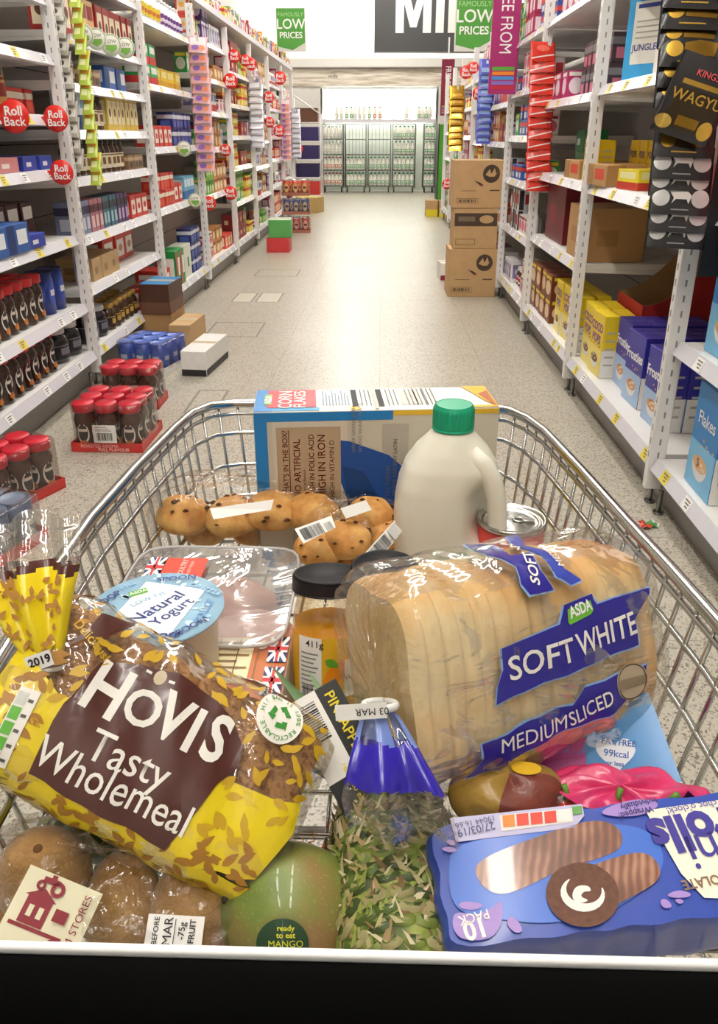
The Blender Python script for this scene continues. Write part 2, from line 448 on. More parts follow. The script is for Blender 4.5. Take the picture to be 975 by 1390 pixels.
BAYS = {}
def bay(side, i, y0, y1, heights, depth=0.5, top=2.2, cap=None, panel=PANEL, tags=()):
    s = 1 if side == 'left' else -1           # direction towards the aisle
    X = XL if side == 'left' else XR
    pos = ORD[i]
    t = thing('shelving_bay', 'white metal shelving bay, %s along the %s side of the aisle' % (pos, side), 'shelving', (X, (y0 + y1) / 2, 0), 0, 'shelving on the %s side' % side)
    hy = (y1 - y0) / 2
    xb = -s * (depth + 0.03)
    b = MB(); post(b, 0, hy, top, s, y1); b.build('upright', t)
    if i == 0: b = MB(); post(b, 0, -hy, top, s, y0); b.build('upright', t)
    b = MB(); b.box(xb, xb - s * 0.02, -hy, hy, 0.1, top, panel)
    zz = 0.4
    while zz < top: b.box(xb + s * 0.001, xb, -hy, hy, zz, zz + 0.004, DUST); zz += 0.4
    b.build('back_panel', t)
    b = MB(); b.box(-s * 0.06, -s * 0.075, -hy, hy, 0.0, 0.15, KICK); b.build('kick_plate', t)
    for yy in (-hy + 0.05, hy - 0.05):
        b = MB(); b.tube([(-s * 0.02, yy, 0.0), (-s * 0.02, yy, 0.09)], 0.009, STEEL, 8); b.tube([(-s * 0.02, yy, 0.0), (-s * 0.02, yy, 0.008)], 0.02, STEEL, 10); b.build('foot', t)
    for j, z in enumerate([0.2] + list(heights)):
        b = MB(); x0 = -s * depth; x1 = -s * 0.012 if z > 0.25 else s * 0.0
        b.box(x0, x1, -hy + 0.022, hy - 0.022, z - 0.03, z, WHITE, bev=0.003)
        # tilted price rail along the front lip
        yb0, yb1 = -hy + 0.022, hy - 0.022
        x2 = x1 + s * 0.022
        b.quad([(x1, yb0, z + 0.002), (x1, yb1, z + 0.002), (x2, yb1, z - 0.042), (x2, yb0, z - 0.042)], RAIL)
        b.quad([(x1, yb0, z - 0.046), (x1, yb1, z - 0.046), (x2, yb1, z - 0.042), (x2, yb0, z - 0.042)], RAIL)
        for yy in (yb0, yb1): b.quad([(x1, yy, z + 0.002), (x2, yy, z - 0.042), (x1, yy, z - 0.046)], RAIL)
        for yy in (yb0, yb1):   # bracket
            b.quad([(x0, yy, z - 0.03), (x1, yy, z - 0.03), (x1, yy, z - 0.04), (x0, yy, z - 0.06)], WHITE)
        sh = b.build('shelf', t)
        rr = random.Random(i * 31 + j * 7 + (5 if s > 0 else 0)); n = 5 if y0 < 9 else 3
        nrm = V((s * 0.044, 0, 0.022)).normalized() * 0.001
        b = MB()
        for q in range(n):
            yy = yb0 + (q + rr.uniform(0.2, 0.8)) * (yb1 - yb0) / n; m_ = rr.choice((TAGY, TAGW, TAGW))
            a0, a1 = 0.12, 0.95
            P = lambda f_, y_: V((x1 + (x2 - x1) * f_, y_, z + 0.002 - 0.044 * f_)) + nrm
            b.quad([P(a0, yy - 0.03), P(a0, yy + 0.03), P(a1, yy + 0.03), P(a1, yy - 0.03)], m_)
            for kk in range(3):
                P2 = lambda f_, y_: P(f_, y_) + nrm * 0.5
                b.quad([P2(a0 + 0.15 + kk * 0.2, yy - 0.02), P2(a0 + 0.15 + kk * 0.2, yy + 0.02 - kk * 0.01), P2(a0 + 0.25 + kk * 0.2, yy + 0.02 - kk * 0.01), P2(a0 + 0.25 + kk * 0.2, yy - 0.02)], mat('77756f', 0.6, noise=0))
        o = b.build('price_tags', sh); o['label'] = 'small white and yellow price tickets in the rail'; o['kind'] = 'stuff'
    if cap:
        b = MB(); b.box(xb, s * 0.03, -hy, hy, cap - 0.03, cap, WHITE, bev=0.003); b.box(s * 0.03, s * 0.035, -hy, hy, cap - 0.04, cap + 0.012, RAIL); b.build('top_shelf', t)
    BAYS[(side, i)] = (y0, y1, heights, depth)
    return t


LH = {0: [0.45, 0.79, 1.105, 1.335, 1.59, 1.83], 1: [0.515, 0.77, 1.055, 1.275, 1.49, 1.70, 2.0], 2: [0.78, 1.178, 1.565, 1.95], 3: [0.76, 1.15, 1.45, 1.72, 2.0],
      4: [0.6, 0.95, 1.25, 1.55, 1.85], 5: [0.55, 0.9, 1.2, 1.5, 1.85], 6: [0.6, 0.95, 1.25, 1.6, 1.9], 7: [0.6, 0.95, 1.3, 1.65]}
for i in range(8):
    bay('left', i, LY[i], LY[i + 1], LH[i], top=2.55 if i < 2 else 2.2, cap=2.27 if i >= 3 else None)
RH = {0: [0.62, 1.05, 1.46], 1: [1.04, 1.46, 1.9], 2: [0.66, 1.04, 1.44, 1.88], 3: [0.6, 0.95, 1.25, 1.55, 1.88], 4: [0.55, 0.9, 1.2, 1.5, 1.85],
      5: [0.55, 0.9, 1.2, 1.5, 1.8], 6: [0.6, 0.95, 1.25, 1.55, 1.8], 7: [0.6, 0.95, 1.25, 1.6], 8: [0.6, 0.95, 1.3, 1.6]}
for i in range(9):
    bay('right', i, RY[i], RY[i + 1], RH[i], depth=0.6, top=2.55 if i < 3 else 2.1)
    # blank plain panel further out keeps the run one gondola deep
# ================================================================== the trolley
TR = thing('shopping_trolley', 'chrome wire shopping trolley full of groceries in the middle of the aisle', 'trolley', (-0.02, 0.6, 0))
OFF = V((-0.02, 0.6, 0))
ZR, ZF = 0.90, 0.735
rim = [(-0.272, 0.30), (-0.274, 0.45), (-0.283, 0.575), (-0.286, 0.695), (-0.279, 0.824), (-0.266, 0.96), (-0.257, 1.02), (-0.238, 1.055), (-0.205, 1.068), (-0.15, 1.071),
       (0.0, 1.071), (0.09, 1.068), (0.145, 1.062), (0.18, 1.046), (0.200, 1.01), (0.214, 0.96), (0.231, 0.831), (0.246, 0.702), (0.258, 0.611), (0.268, 0.52), (0.272, 0.40), (0.272, 0.30)]


def densify(p, step=0.02):
    o = []
    for a, b_ in zip(p[:-1], p[1:]):
        n = max(1, int(math.dist(a, b_) / step))
        for i in range(n): o.append(tuple(a[k] + (b_[k] - a[k]) * i / n for k in range(len(a))))
    return o + [p[-1]]


def ring_at(z):
    """basket outline at height z: walls lean inwards going down"""
    f_ = (ZR - z) / (ZR - ZF)
    cx_, cy_ = -0.012, 0.65
    return [(cx_ + (x - cx_) * (1 - 0.085 * f_), cy_ + (y - cy_) * (1 - 0.055 * f_), z) for x, y in rim]


def L3(p): return [V(q) - OFF for q in p]
b = MB(); b.tube(L3(ring_at(ZR)), 0.0064, CHROME, 10); b.tube(L3(ring_at(ZR - 0.0145)), 0.0030, CHROME, 8); b.build('rim', TR)
for z in (0.858, 0.812, 0.766):
    b = MB(); b.tube(L3(ring_at(z)), 0.0030, CHROME, 8); b.build('wire_rail', TR)
b = MB()
hi = densify(ring_at(ZR), 0.002); lo = densify(ring_at(ZF), 0.002)
L_ = [0]
for a, q in zip(hi[:-1], hi[1:]): L_.append(L_[-1] + math.dist(a, q))
N = int(L_[-1] / 0.0285)
for i in range(N + 1):
    s_ = i / N * L_[-1]; j = min(range(len(L_)), key=lambda k_: abs(L_[k_] - s_)); a = V(hi[j])
    f_ = 1.0; cx_, cy_ = -0.012, 0.65
    q = V((cx_ + (a.x - cx_) * (1 - 0.085), cy_ + (a.y - cy_) * (1 - 0.055), ZF))
    b.tube([a - OFF, q - OFF], 0.0021, CHROME, 6)
b.build('side_wires', TR)
# floor grid
b = MB(); lowr = ring_at(ZF)
def wid(y):
    """left and right of the basket floor at y"""
    xs = []
    for a, q in zip(lowr[:-1], lowr[1:]):
        if (a[1] - y) * (q[1] - y) <= 0 and a[1] != q[1]: xs.append(a[0] + (q[0] - a[0]) * (y - a[1]) / (q[1] - a[1]))
    return (min(xs), max(xs)) if len(xs) > 1 else None
y = 0.33
while y < 1.03:
    w_ = wid(y)
    if w_: b.tube([V((w_[0], y, ZF)) - OFF, V((w_[1], y, ZF)) - OFF], 0.0022, CHROME, 6)
    y += 0.045
x = -0.25
while x < 0.25:
    b.tube([V((x, 0.32, ZF - 0.004)) - OFF, V((x * 0.86, 1.02, ZF - 0.004)) - OFF], 0.0019, CHROME, 6); x += 0.03
b.tube(L3(lowr), 0.003, CHROME, 8)
b.build('basket_floor', TR)
# chassis
b = MB()
for s_ in (-1, 1):
    b.tube([V((s_ * 0.25, 0.26, ZR)) - OFF, V((s_ * 0.25, 0.22, 0.72)) - OFF, V((s_ * 0.24, 0.25, 0.55)) - OFF, V((s_ * 0.22, 0.4, 0.20)) - OFF, V((s_ * 0.17, 0.98, 0.17)) - OFF], 0.011, CHROME, 10)
    b.tube([V((s_ * 0.245, 0.25, 0.6)) - OFF, V((s_ * 0.2, 0.6, ZF - 0.02)) - OFF, V((s_ * 0.17, 0.95, ZF - 0.015)) - OFF], 0.008, CHROME, 8)
b.tube([V((-0.17, 0.98, 0.17)) - OFF, V((0.17, 0.98, 0.17)) - OFF], 0.011, CHROME, 10)
b.tube([V((-0.21, 0.62, ZF - 0.03)) - OFF, V((0.2, 0.62, ZF - 0.03)) - OFF], 0.009, CHROME, 10)
b.build('chassis', TR)
for (wx, wy) in ((-0.22, 0.36), (0.22, 0.36), (-0.17, 0.95), (0.17, 0.95)):
    b = MB(); b.tube([V((wx - 0.013, wy, 0.055)) - OFF, V((wx + 0.013, wy, 0.055)) - OFF], 0.055, BLACK, 20)
    wh = b.build('wheel', TR)
    b = MB()
    for s_ in (-1, 1): b.box(wx - OFF.x + s_ * 0.018 - 0.002, wx - OFF.x + s_ * 0.018 + 0.002, wy - OFF.y - 0.012, wy - OFF.y + 0.012, 0.045, 0.13, STEEL)
    b.box(wx - OFF.x - 0.02, wx - OFF.x + 0.02, wy - OFF.y - 0.02, wy - OFF.y + 0.02, 0.13, 0.20, STEEL); b.build('castor_fork', wh)
# handle: dark grip with a pale edge strip, between two chrome brackets
hb = MB(); hy_, hz_ = 0.160, 0.9955
hb.tube([V((x_, hy_, hz_)) - OFF for x_ in (-0.27, -0.2, 0, 0.2, 0.27)], [0.0135, 0.0146, 0.0146, 0.0146, 0.0135], mat('030303', 0.85, spec=0.05, noise=0), 28)
h = hb.build('push_handle', TR); h['label'] = 'black plastic push handle'
b = MB(); a_ = V((0, hy_ + 0.0150, hz_ + 0.0125)) - OFF
b.box(a_.x - 0.26, a_.x + 0.26, a_.y - 0.0045, a_.y - 0.0015, a_.z - 0.003, a_.z + 0.0005, mat('f1f1f0', 0.4, noise=0), bev=0.001); b.build('edge_strip', h)
b = MB()
for s_ in (-1, 1):
    b.tube([V((s_ * 0.272, hy_, hz_)) - OFF, V((s_ * 0.272, 0.22, 0.94)) - OFF, V((s_ * 0.272, 0.31, ZR)) - OFF], 0.009, CHROME, 10)
b.build('handle_bracket', TR)
# ================================================================== stock: prototypes
# every prototype faces +x, stands on z = 0, centred on y = 0, x = 0
def front(d, eps=0.0007):      # u along the shelf seen from the aisle, v up
    return lambda x, y: V((d / 2 + eps, x, y))
def side_n(w, eps=0.0007):     # near side (-y)
    return lambda x, y: V((x, -w / 2 - eps, y))
def side_f(w, eps=0.0007):
    return lambda x, y: V((-x, w / 2 + eps, y))


def print_face(b, fn, w, h, panel, accent, design, seed):
    r = random.Random(seed)
    lines = mat('6d6862', 0.6, noise=0)
    if design == 'panel':
        b.decal(rect(-w * .36, h * .18, w * .36, h * .82), fn, panel); b.decal(ell(0, h * .5, w * .2, h * .13, 14), up_eps(fn, .0004), accent)
    elif design == 'band':
        b.decal(rect(-w * .499, h * .6, w * .499, h * .84), fn, accent); b.decal(rect(-w * .3, h * .14, w * .3, h * .5), fn, panel)
    elif design == 'stripe':
        b.decal(rect(-w * .49, h * .02, -w * .15, h * .98), fn, accent); b.decal(rect(-w * .06, h * .3, w * .4, h * .8), fn, panel)
    elif design == 'sun':
        b.decal(ell(0, h * .45, w * .38, min(h * .3, w * .5), 18), fn, panel); b.decal(rect(-w * .4, h * .8, w * .4, h * .94), fn, accent)
    elif design == 'split':
        b.decal(rect(-w * .499, h * .002, w * .499, h * .38), fn, accent); b.decal(rect(-w * .38, h * .55, w * .38, h * .88), fn, panel)
    elif design == 'plain':
        b.decal(rect(-w * .3, h * .3, w * .05, h * .6), fn, panel)


def up_eps(fn, e):  # push a mapper outwards (faces are axis aligned)
    a = fn(0, 0); return lambda x, y: fn(x, y) + V((e if abs(a.x) > abs(a.y) else 0, 0 if abs(a.x) > abs(a.y) else math.copysign(e, a.y), 0))


def carton(name, w, d, h, body, panel='f2efe6', accent='d33a2c', design='panel', word=None, wc='f5f3ee', wsize=None, top=None, rot=0, sideword=None):
    b = MB(); B = mat(body, 0.42, noise=0.04); P = mat(panel, 0.45, noise=0.03); A = mat(accent, 0.45, noise=0.03)
    b.box(-d / 2, d / 2, -w / 2, w / 2, 0, h, B, bev=min(0.0025, w * .04, d * .04), mats={'+z': mat(top, 0.5)} if top else None)
    for fn, ww in ((front(d), w), (side_n(w), d), (side_f(w), d)):
        if design == 'panel':
            b.decal(rect(-ww * .36, h * .18, ww * .36, h * .82), fn, P); b.decal(ell(0, h * .5, ww * .22, min(h * .14, ww * .3), 14), up_eps(fn, .0004), A)
        elif design == 'cereal':
            b.decal(rect(-ww * .49, h * .004, ww * .49, h * .45), fn, P if ww == w else PAPER)
            if ww == w:
                k_ = min(ww, h * .5)
                b.decal(poly([(k_ * .36 * math.cos(PI + PI * i / 12), h * .26 + k_ * .30 * math.sin(PI + PI * i / 12)) for i in range(13)]), up_eps(fn, .0004), mat('e9e9ee', .4, noise=.02)); b.decal(ell(0, h * .27, k_ * .35, k_ * .15, 16), up_eps(fn, .0007), A)
                rq = random.Random(int(w * 1e4))
                for q in range(9): b.decal(ell(rq.uniform(-.3, .3) * k_, h * .27 + rq.uniform(-.09, .12) * k_, k_ * .05, k_ * .03, 8), up_eps(fn, .0009), mat('f2ead8' if q % 3 else '9a5a2c', .5, noise=0))
                for q in range(5): b.decal(ell(rq.uniform(-.4, .4) * ww, h * (.44 + rq.uniform(0, .1)), k_ * .04, k_ * .028, 8), up_eps(fn, .0009), A)
            else:
                for q in range(5): b.decal(rect(-ww * .3, h * (.2 + q * .13), ww * .3, h * (.2 + q * .13) + h * .03), up_eps(fn, .0003), mat('b9b6ad', 0.6))
        else: print_face(b, fn, ww, h, P, A, design, 1)
    # top flap seam and glued tab
    b.box(-d * .48, d * .48, -0.0006, 0.0006, h - 0.0005, h + 0.0006, mat(panel, 0.6)); b.box(-d * .12, d * .12, -w * .2, w * .2, h - 0.0005, h + 0.0009, B)
    if word:
        sz = wsize or w * 0.3
        yv = {'cereal': .68, 'panel': .9, 'band': .72, 'stripe': .9, 'sun': .87, 'split': .46, 'plain': .8}[design] * h
        b.decal(move(text2d(word, sz, 0.03), 0, yv, rot), up_eps(front(d), .0009), mat(wc, 0.4, noise=0))
        if sideword: b.decal(move(text2d(word, sz * min(1, d / w * 1.1), 0.03), 0, yv, rot), up_eps(side_n(w), .0009), mat(wc, 0.4, noise=0))
    o = b.build(name); return o


def jar(name, r, h, glass, lid, label, accent, lidh=0.028, waist=False, gloss=0.08):
    t = bpy.data.objects.new(name, None); COL.objects.link(t)
    G = mat(glass, gloss, coat=0.6, noise=0.15, nscale=60)
    b = MB(); hb = h - lidh
    w1 = 0.84 if waist else 1.0
    prof = [(r * .8, 0), (r * .97, h * .015), (r, h * .05), (r * (w1 if waist else 1), hb * .5), (r * (.98 if waist else 1), hb * .78), (r * .9, hb * .88), (r * .74, hb * .96), (r * .74, hb)]
    b.lathe(prof, G, 18); b.build('glass_body', t)
    b = MB(); L = mat(lid, 0.3, noise=0.02)
    lr_ = r * (.97 if waist else .86)
    b.lathe([(lr_ * .93, hb), (lr_, hb + .002), (lr_, h - .004), (lr_ * .94, h), (0.0001, h)], L, 18)
    b.build('lid', t)
    b = MB(); rr = r * (1.012 if not waist else .99)
    fn = lambda x, y: V((rr * math.cos(x / rr), rr * math.sin(x / rr), y))
    if waist:
        rfun = lambda y: r * (1 - .16 * max(0, 1 - abs(y - hb * .5) / (hb * .45))) * 1.02
        fn = lambda x, y: V((rfun(y) * math.cos(x / rr), rfun(y) * math.sin(x / rr), y))
    for a0 in (0, -PI * .5, PI * .5):
        f2 = (lambda a0: (lambda x, y, e=0: Matrix.Rotation(a0, 3, 'Z') @ (fn(x, y) * 1.0)))(a0)
        if a0 and not waist: continue
        if waist:
            b.decal(ell(0, hb * .45, r * .62, hb * .27, 20), f2, PAPER, cut=0.012); 
            g = lambda x, y, f2=f2: f2(x, y) * 1.0 + V(((f2(x, y).x), (f2(x, y).y), 0)).normalized() * .0006
            b.decal(ell(0, hb * .47, r * .5, hb * .22, 20), g, mat('241c1c', 0.35), cut=0.012)
            b.decal(rect(-r * .45, hb * .5, r * .45, hb * .58), lambda x, y, g=g: g(x, y) + V((g(x, y).x, g(x, y).y, 0)).normalized() * .0006, mat('f0e8dc', 0.4), cut=0.012)
            b.decal(ell(0, hb * .2, r * .42, hb * .08, 16), lambda x, y, g=g: g(x, y) + V((g(x, y).x, g(x, y).y, 0)).normalized() * .0006, mat('c9772c', 0.4), cut=0.012)
        else:
            b.decal(rect(-r * 2.4, hb * .16, r * 2.4, hb * .68), f2, mat(label, 0.45), cut=0.008)
            g = lambda x, y, f2=f2: f2(x, y) + V((f2(x, y).x, f2(x, y).y, 0)).normalized() * .0006
            b.decal(rect(-r * .7, hb * .3, r * .7, hb * .54), g, mat(accent, 0.45), cut=0.008)
            b.decal(rect(-r * 2.3, hb * .6, r * 2.3, hb * .64), g, mat(accent, 0.45), cut=0.008)
    b.build('label', t)
    return t


def bottle(name, r, h, body, lid, label, accent):
    t = bpy.data.objects.new(name, None); COL.objects.link(t)
    b = MB(); b.lathe([(r * .85, 0), (r, h * .03), (r, h * .55), (r * .8, h * .68), (r * .42, h * .8), (r * .36, h * .9)], mat(body, 0.2, coat=.3), 14); b.build('bottle_body', t)
    b = MB(); b.lathe([(r * .42, h * .88), (r * .42, h * .985), (r * .3, h), (.0001, h)], mat(lid, 0.4), 12); b.build('cap', t)
    b = MB(); fn = lambda x, y: V((r * 1.015 * math.cos(x / r), r * 1.015 * math.sin(x / r), y))
    b.decal(rect(-r * 2.2, h * .14, r * 2.2, h * .5), fn, mat(label, 0.5), cut=0.01)
    g = lambda x, y: fn(x, y) * 1.0 + V((fn(x, y).x, fn(x, y).y, 0)).normalized() * .0006
    b.decal(rect(-r * 1.5, h * .24, r * 1.5, h * .36), g, mat(accent, 0.5), cut=0.01); b.build('label', t)
    return t


def can(name, r, h, body, label, accent, lid='c9c9c9', metal=1.0):
    t = bpy.data.objects.new(name, None); COL.objects.link(t)
    b = MB(); b.lathe([(r, 0), (r, h * .97)], mat(body, 0.3), 20)
    fn = lambda x, y: V((r * 1.01 * math.cos(x / r), r * 1.01 * math.sin(x / r), y))
    for a in (0, -1.5, 1.5):
        b.decal(ell(a * r, h * .5, r * .6, h * .3, 18), fn, mat(label, 0.4), cut=0.01)
        b.decal(rect(a * r - r * .4, h * .44, a * r + r * .4, h * .58), lambda x, y: fn(x, y) + V((fn(x, y).x, fn(x, y).y, 0)).normalized() * .0006, mat(accent, 0.4), cut=0.01)
    b.build('can_body', t)
    b = MB(); b.lathe([(r * 1.02, h * .96), (r * 1.02, h), (r * .95, h), (r * .93, h * .985), (.0001, h * .985)], mat(lid, 0.3, metal), 20); b.build('lid', t)
    return t


def pouch(name, w, h, body, panel, accent, d=0.05):
    b = MB()
    def fn(u, v):
        a = 2 * PI * u; k = (1 - abs(v * 2 - 1) ** 3.5); k = max(k, 0.02)
        return V((d / 2 * k * math.cos(a), w / 2 * math.sin(a) * (1 + .02 * math.sin(v * 9)), h * v))
    P, A, B = mat(panel, 0.35), mat(accent, 0.35), mat(body, 0.28, coat=0.4, bump=.5, bscale=20)
    def mf(u, v):
        if 0.35 < v < 0.7 and abs(u - round(u)) < .14: return P
        if 0.14 < v < 0.26: return A
        return B
    b.grid(fn, 20, 14, B, True, mf, True)
    return b.build(name)


STOCKED = [0]
def row(proto, side, i, z, y0, y1, step, desc, cat, x=0.03, half=0.05, layers=1, lh=0, jit=0.004, rows=1, rstep=0.1, keep=True, rz=0):
    """put copies of proto side by side on a shelf: y0..y1 (or a count), x = setback of the front from the shelf lip"""
    s = 1 if side == 'left' else -1
    hs = [0.2] + LH[i] if side == 'left' else [0.2] + RH[i]
    sh = min(range(len(hs)), key=lambda k: abs(hs[k] - z)); z = hs[sh] + .001
    X = (XL if side == 'left' else XR) - s * (x + half)
    n = max(1, int(round((y1 - y0) / step)))
    shelf = ['bottom', 'second', 'third', 'fourth', 'fifth', 'sixth', 'seventh', 'eighth'][sh]
    rr = random.Random(STOCKED[0]); STOCKED[0] += 1
    rot0 = (0 if side == 'left' else PI)
    grp = '%s on the %s shelf of the %s %s bay' % (desc, shelf, ORD[i], side)
    first = True
    for q in range(n):
        for l in range(layers):
            for k in range(rows):
                lay = '' if layers == 1 else (', bottom layer' if l == 0 else ', layer %d up' % l)
                dp = '' if rows == 1 else (' front row' if k == 0 else ' row %s back' % ORD[k] if k > 0 else '')
                o_ = ORD[q] if q < 20 else 'number %d' % (q + 1)
                lab = '%s, %s%s of %s shelf, %s %s bay%s' % (desc, o_, dp, shelf, ORD[i], side, lay)
                loc = (X - s * k * rstep + rr.uniform(-jit, jit), y0 + step * (q + .5) + rr.uniform(-jit, jit) * .5, z + l * lh)
                o = dup(proto, loc, rot0 + rz + rr.uniform(-.05, .05), lab, grp); o['category'] = cat
                o['_d'] = 1
                del o['_d']


PROTOS = []
def P_(o): PROTOS.append(o); return o
def drop_protos():
    for o in PROTOS:
        for c in list(o.children): bpy.data.objects.remove(c)
        bpy.data.objects.remove(o)
def place(proto, loc, rz, label, cat, group=None):
    o = dup(proto, loc, rz, label, group); o['category'] = cat; return o
def between(proto, A, B, d, label, cat, group=None):
    """stand proto with its front bottom edge running from A (left as seen) to B (right as seen)"""
    A, B = V(A), V(B); m_ = (A + B) / 2; e = (B - A); ang = math.atan2(e.y, e.x); n = V((e.y, -e.x, 0)).normalized()   # outward normal
    c = m_ - n * d / 2
    return place(proto, (c.x, c.y, A.z + .001), math.atan2(n.y, n.x), label, cat, group)
# ================================================================== left-hand stock
def box_(name, *a, **k): return P_(carton(name, *a, **k))
c_red_tall = box_('coffee_carton', .105, .12, .20, '9c2b28', 'e9dcc0', '5d3a22', 'panel')
c_cream_tall = box_('coffee_carton', .10, .12, .20, 'd9b07c', '8d2b26', 'f1e6cf', 'split')
c_white_label_dark = box_('chocolate_carton', .15, .2, .17, '4a2426', 'efece4', '4a2426', 'split')
c_brown_small = box_('sachet_box', .10, .12, .085, '8b6f55', '4f3a2c', 'cdb08c', 'band')
c_blue_flat = box_('sachet_box', .16, .2, .06, '2b3fa4', 'e8e6ee', 'd23a34', 'plain')
c_pink_flat = box_('sachet_box', .2, .2, .06, 'd98e8f', 'f0e9e2', 'b83a40', 'plain')
c_red_white = box_('drink_carton', .10, .12, .17, 'c4302c', 'f1efe9', '1f1d1f', 'panel')
c_red_pack = box_('multipack', .42, .2, .13, 'b5272b', 'e8d9cb', 'f0e9e0', 'plain', word='alta rica' if False else None)
c_capsule_blue = box_('coffee_sachets', .062, .12, .165, '7d86a8', 'cfd2e2', '3f3c58', 'band')
c_capsule_pink = box_('coffee_sachets', .062, .12, .165, 'b0707c', 'e6c9c9', '5c2f3c', 'band')
c_capsule_teal = box_('coffee_sachets', .062, .12, .165, '2f5f74', '9fc3cc', '1d2f3c', 'band')
c_capsule_purple = box_('coffee_sachets', .062, .12, .165, '4e3064', 'b9a3c9', '2a1a38', 'band')
c_tea_red = box_('tea_carton', .12, .1, .135, 'c5332c', 'efe9dc', 'c5332c', 'panel')
c_tea_red_s = box_('tea_carton', .085, .09, .11, 'c9372d', 'd9583f', 'efe2cf', 'band')
c_tea_green = box_('tea_carton', .13, .16, .26, '1f8a45', 'eef0ea', 'c33a35', 'stripe')
c_tea_white = box_('tea_carton', .16, .12, .25, 'dfe2d4', '3c8f4f', 'c9cbbd', 'plain')
c_yellow = box_('drink_carton', .2, .16, .13, 'e2be28', 'f3e59a', 'c99a1d', 'split')
c_greenlid = box_('tea_carton', .17, .14, .12, '2c9a50', 'e9ece5', 'c43633', 'split')
c_dblue = box_('biscuit_box', .11, .12, .115, '22306e', '4a63b5', 'd5d9ea', 'band')
c_blue_white = box_('drink_carton', .2, .14, .12, '2f5ea8', 'e8edf2', '18356e', 'stripe')
c_yellow_gold = box_('drink_carton', .08, .1, .19, 'd8b84c', 'f1e7c0', '6b4a22', 'panel')
c_white_blue = box_('drink_carton', .12, .1, .19, 'dde4ee', '6a8fc2', '2d3d78', 'split')
c_lblue = box_('milk_carton', .12, .14, .17, '6fb4d8', 'dbeef7', '2d6fb0', 'split')
c_kraft_s = box_('open_kraft_case', .14, .2, .12, 'c3a071', '9c7d52', 'a88559', 'plain')
c_red_big = box_('tea_case', .2, .2, .16, 'cf3a2e', 'f2efe8', 'd99', 'panel') if False else box_('tea_case', .2, .2, .16, 'cf3a2e', 'f2efe8', 'b98f6a', 'panel')
j_coffee = P_(jar('coffee_jar', .047, .21, '3c2119', 'd42a2e', 'fff', 'fff', waist=True, lidh=.038))
j_dark = P_(jar('coffee_jar', .045, .24, '4a3022', '2c2220', 'b98a52', '7a2a24'))
j_gold = P_(jar('coffee_jar', .043, .15, '4a2f1e', 'b08a3c', '3b2a1f', 'c9a24d'))
j_brown = P_(jar('syrup_jar', .036, .18, '523422', '2b211d', 'e6dcc2', '7d5a34'))
j_tub = P_(jar('chocolate_tub', .075, .17, '1f1c20', 'dcdcdc', '26232a', '7d7b86'))
b_white = P_(bottle('sweetener_bottle', .045, .2, 'efeeea', 'f4f4f2', 'd8c235', 'c9742f'))
b_purple = P_(bottle('cordial_bottle', .04, .19, 'efeff2', 'e9e9e9', '6a3a80', 'd7d2e0'))
k_blue = P_(can('drinking_chocolate_tin', .062, .2, '24388a', '3c58b4', 'e7e7f0', lid='1b2a6a', metal=0))
k_tube = P_(can('biscuit_tube', .035, .22, 'd9dfe4', '3f9fd2', '1d4f8a', lid='2b8fd0', metal=0))


def Yx(px, z, side='left'):   # y of the point on the shelf lip seen at pixel column px
    X = XL if side == 'left' else XR
    # solve for y by bisection on the projection
    lo, hi = 1.2, 22
    for _ in range(40):
        m_ = (lo + hi) / 2; p = V((X, m_, z)) - EYE; zc = p.dot(FW); q = CX + F_PX * p.dot(RT) / zc
        far = (q > px) if side == 'left' else (q < px)
        if far: hi = m_
        else: lo = m_
    return m_


def rl(proto, i, z, px0, px1, step, desc, cat, **k): row(proto, 'left', i, z, Yx(px0, z), Yx(px1, z), step, desc, cat, **k)
# --- nearest bay
row(c_red_pack, 'left', 0, 1.83, 2.9, 4.0, .5, 'long red foil multipack', 'pack', half=.1, x=.1)
row(j_dark, 'left', 0, 1.335, 2.95, 3.72, .105, 'tall dark coffee jar with gold label', 'jar', half=.05, x=.05)
row(c_tea_red_s, 'left', 0, 1.335, 3.75, 4.05, .1, 'small red sachet box', 'box', half=.05, x=.1)
row(c_red_white, 'left', 0, 1.105, 3.0, 3.38, .12, 'red and white coffee carton', 'carton', half=.06, x=.02)
row(c_pink_flat, 'left', 0, 1.105, 3.4, 3.6, .21, 'flat pink sachet box', 'box', half=.1)
row(c_blue_flat, 'left', 0, 1.105, 3.63, 3.98, .175, 'flat blue sachet box', 'box', half=.1)
row(c_brown_small, 'left', 0, 1.105, 3.2, 4.0, .11, 'small brown sachet box at the back', 'box', half=.06, x=.3)
row(c_white_label_dark, 'left', 0, .79, 2.9, 4.0, .155, 'dark chocolate carton with white panel', 'carton', half=.1, x=.16)
row(c_blue_white, 'left', 0, .79, 3.1, 3.5, .21, 'light blue open tray box', 'box', half=.07, x=.0)
row(c_blue_flat, 'left', 0, .79, 3.52, 3.7, .175, 'flat blue and red biscuit box', 'box', half=.1, x=.0)
row(j_coffee, 'left', 0, .45, 2.75, 3.72, .098, 'red-lidded coffee jar', 'jar', half=.05, x=.05, rows=2, rstep=.1)
row(k_blue, 'left', 0, .45, 3.76, 4.05, .13, 'dark blue drinking chocolate tin', 'tin', half=.06, x=.06)
row(j_coffee, 'left', 0, .2, 2.55, 3.74, .098, 'red-lidded coffee jar', 'jar', half=.05, x=.03, rows=2, rstep=.1)
row(j_tub, 'left', 0, .2, 3.78, 4.06, .16, 'black tub with pale lid', 'tub', half=.075, x=.04)
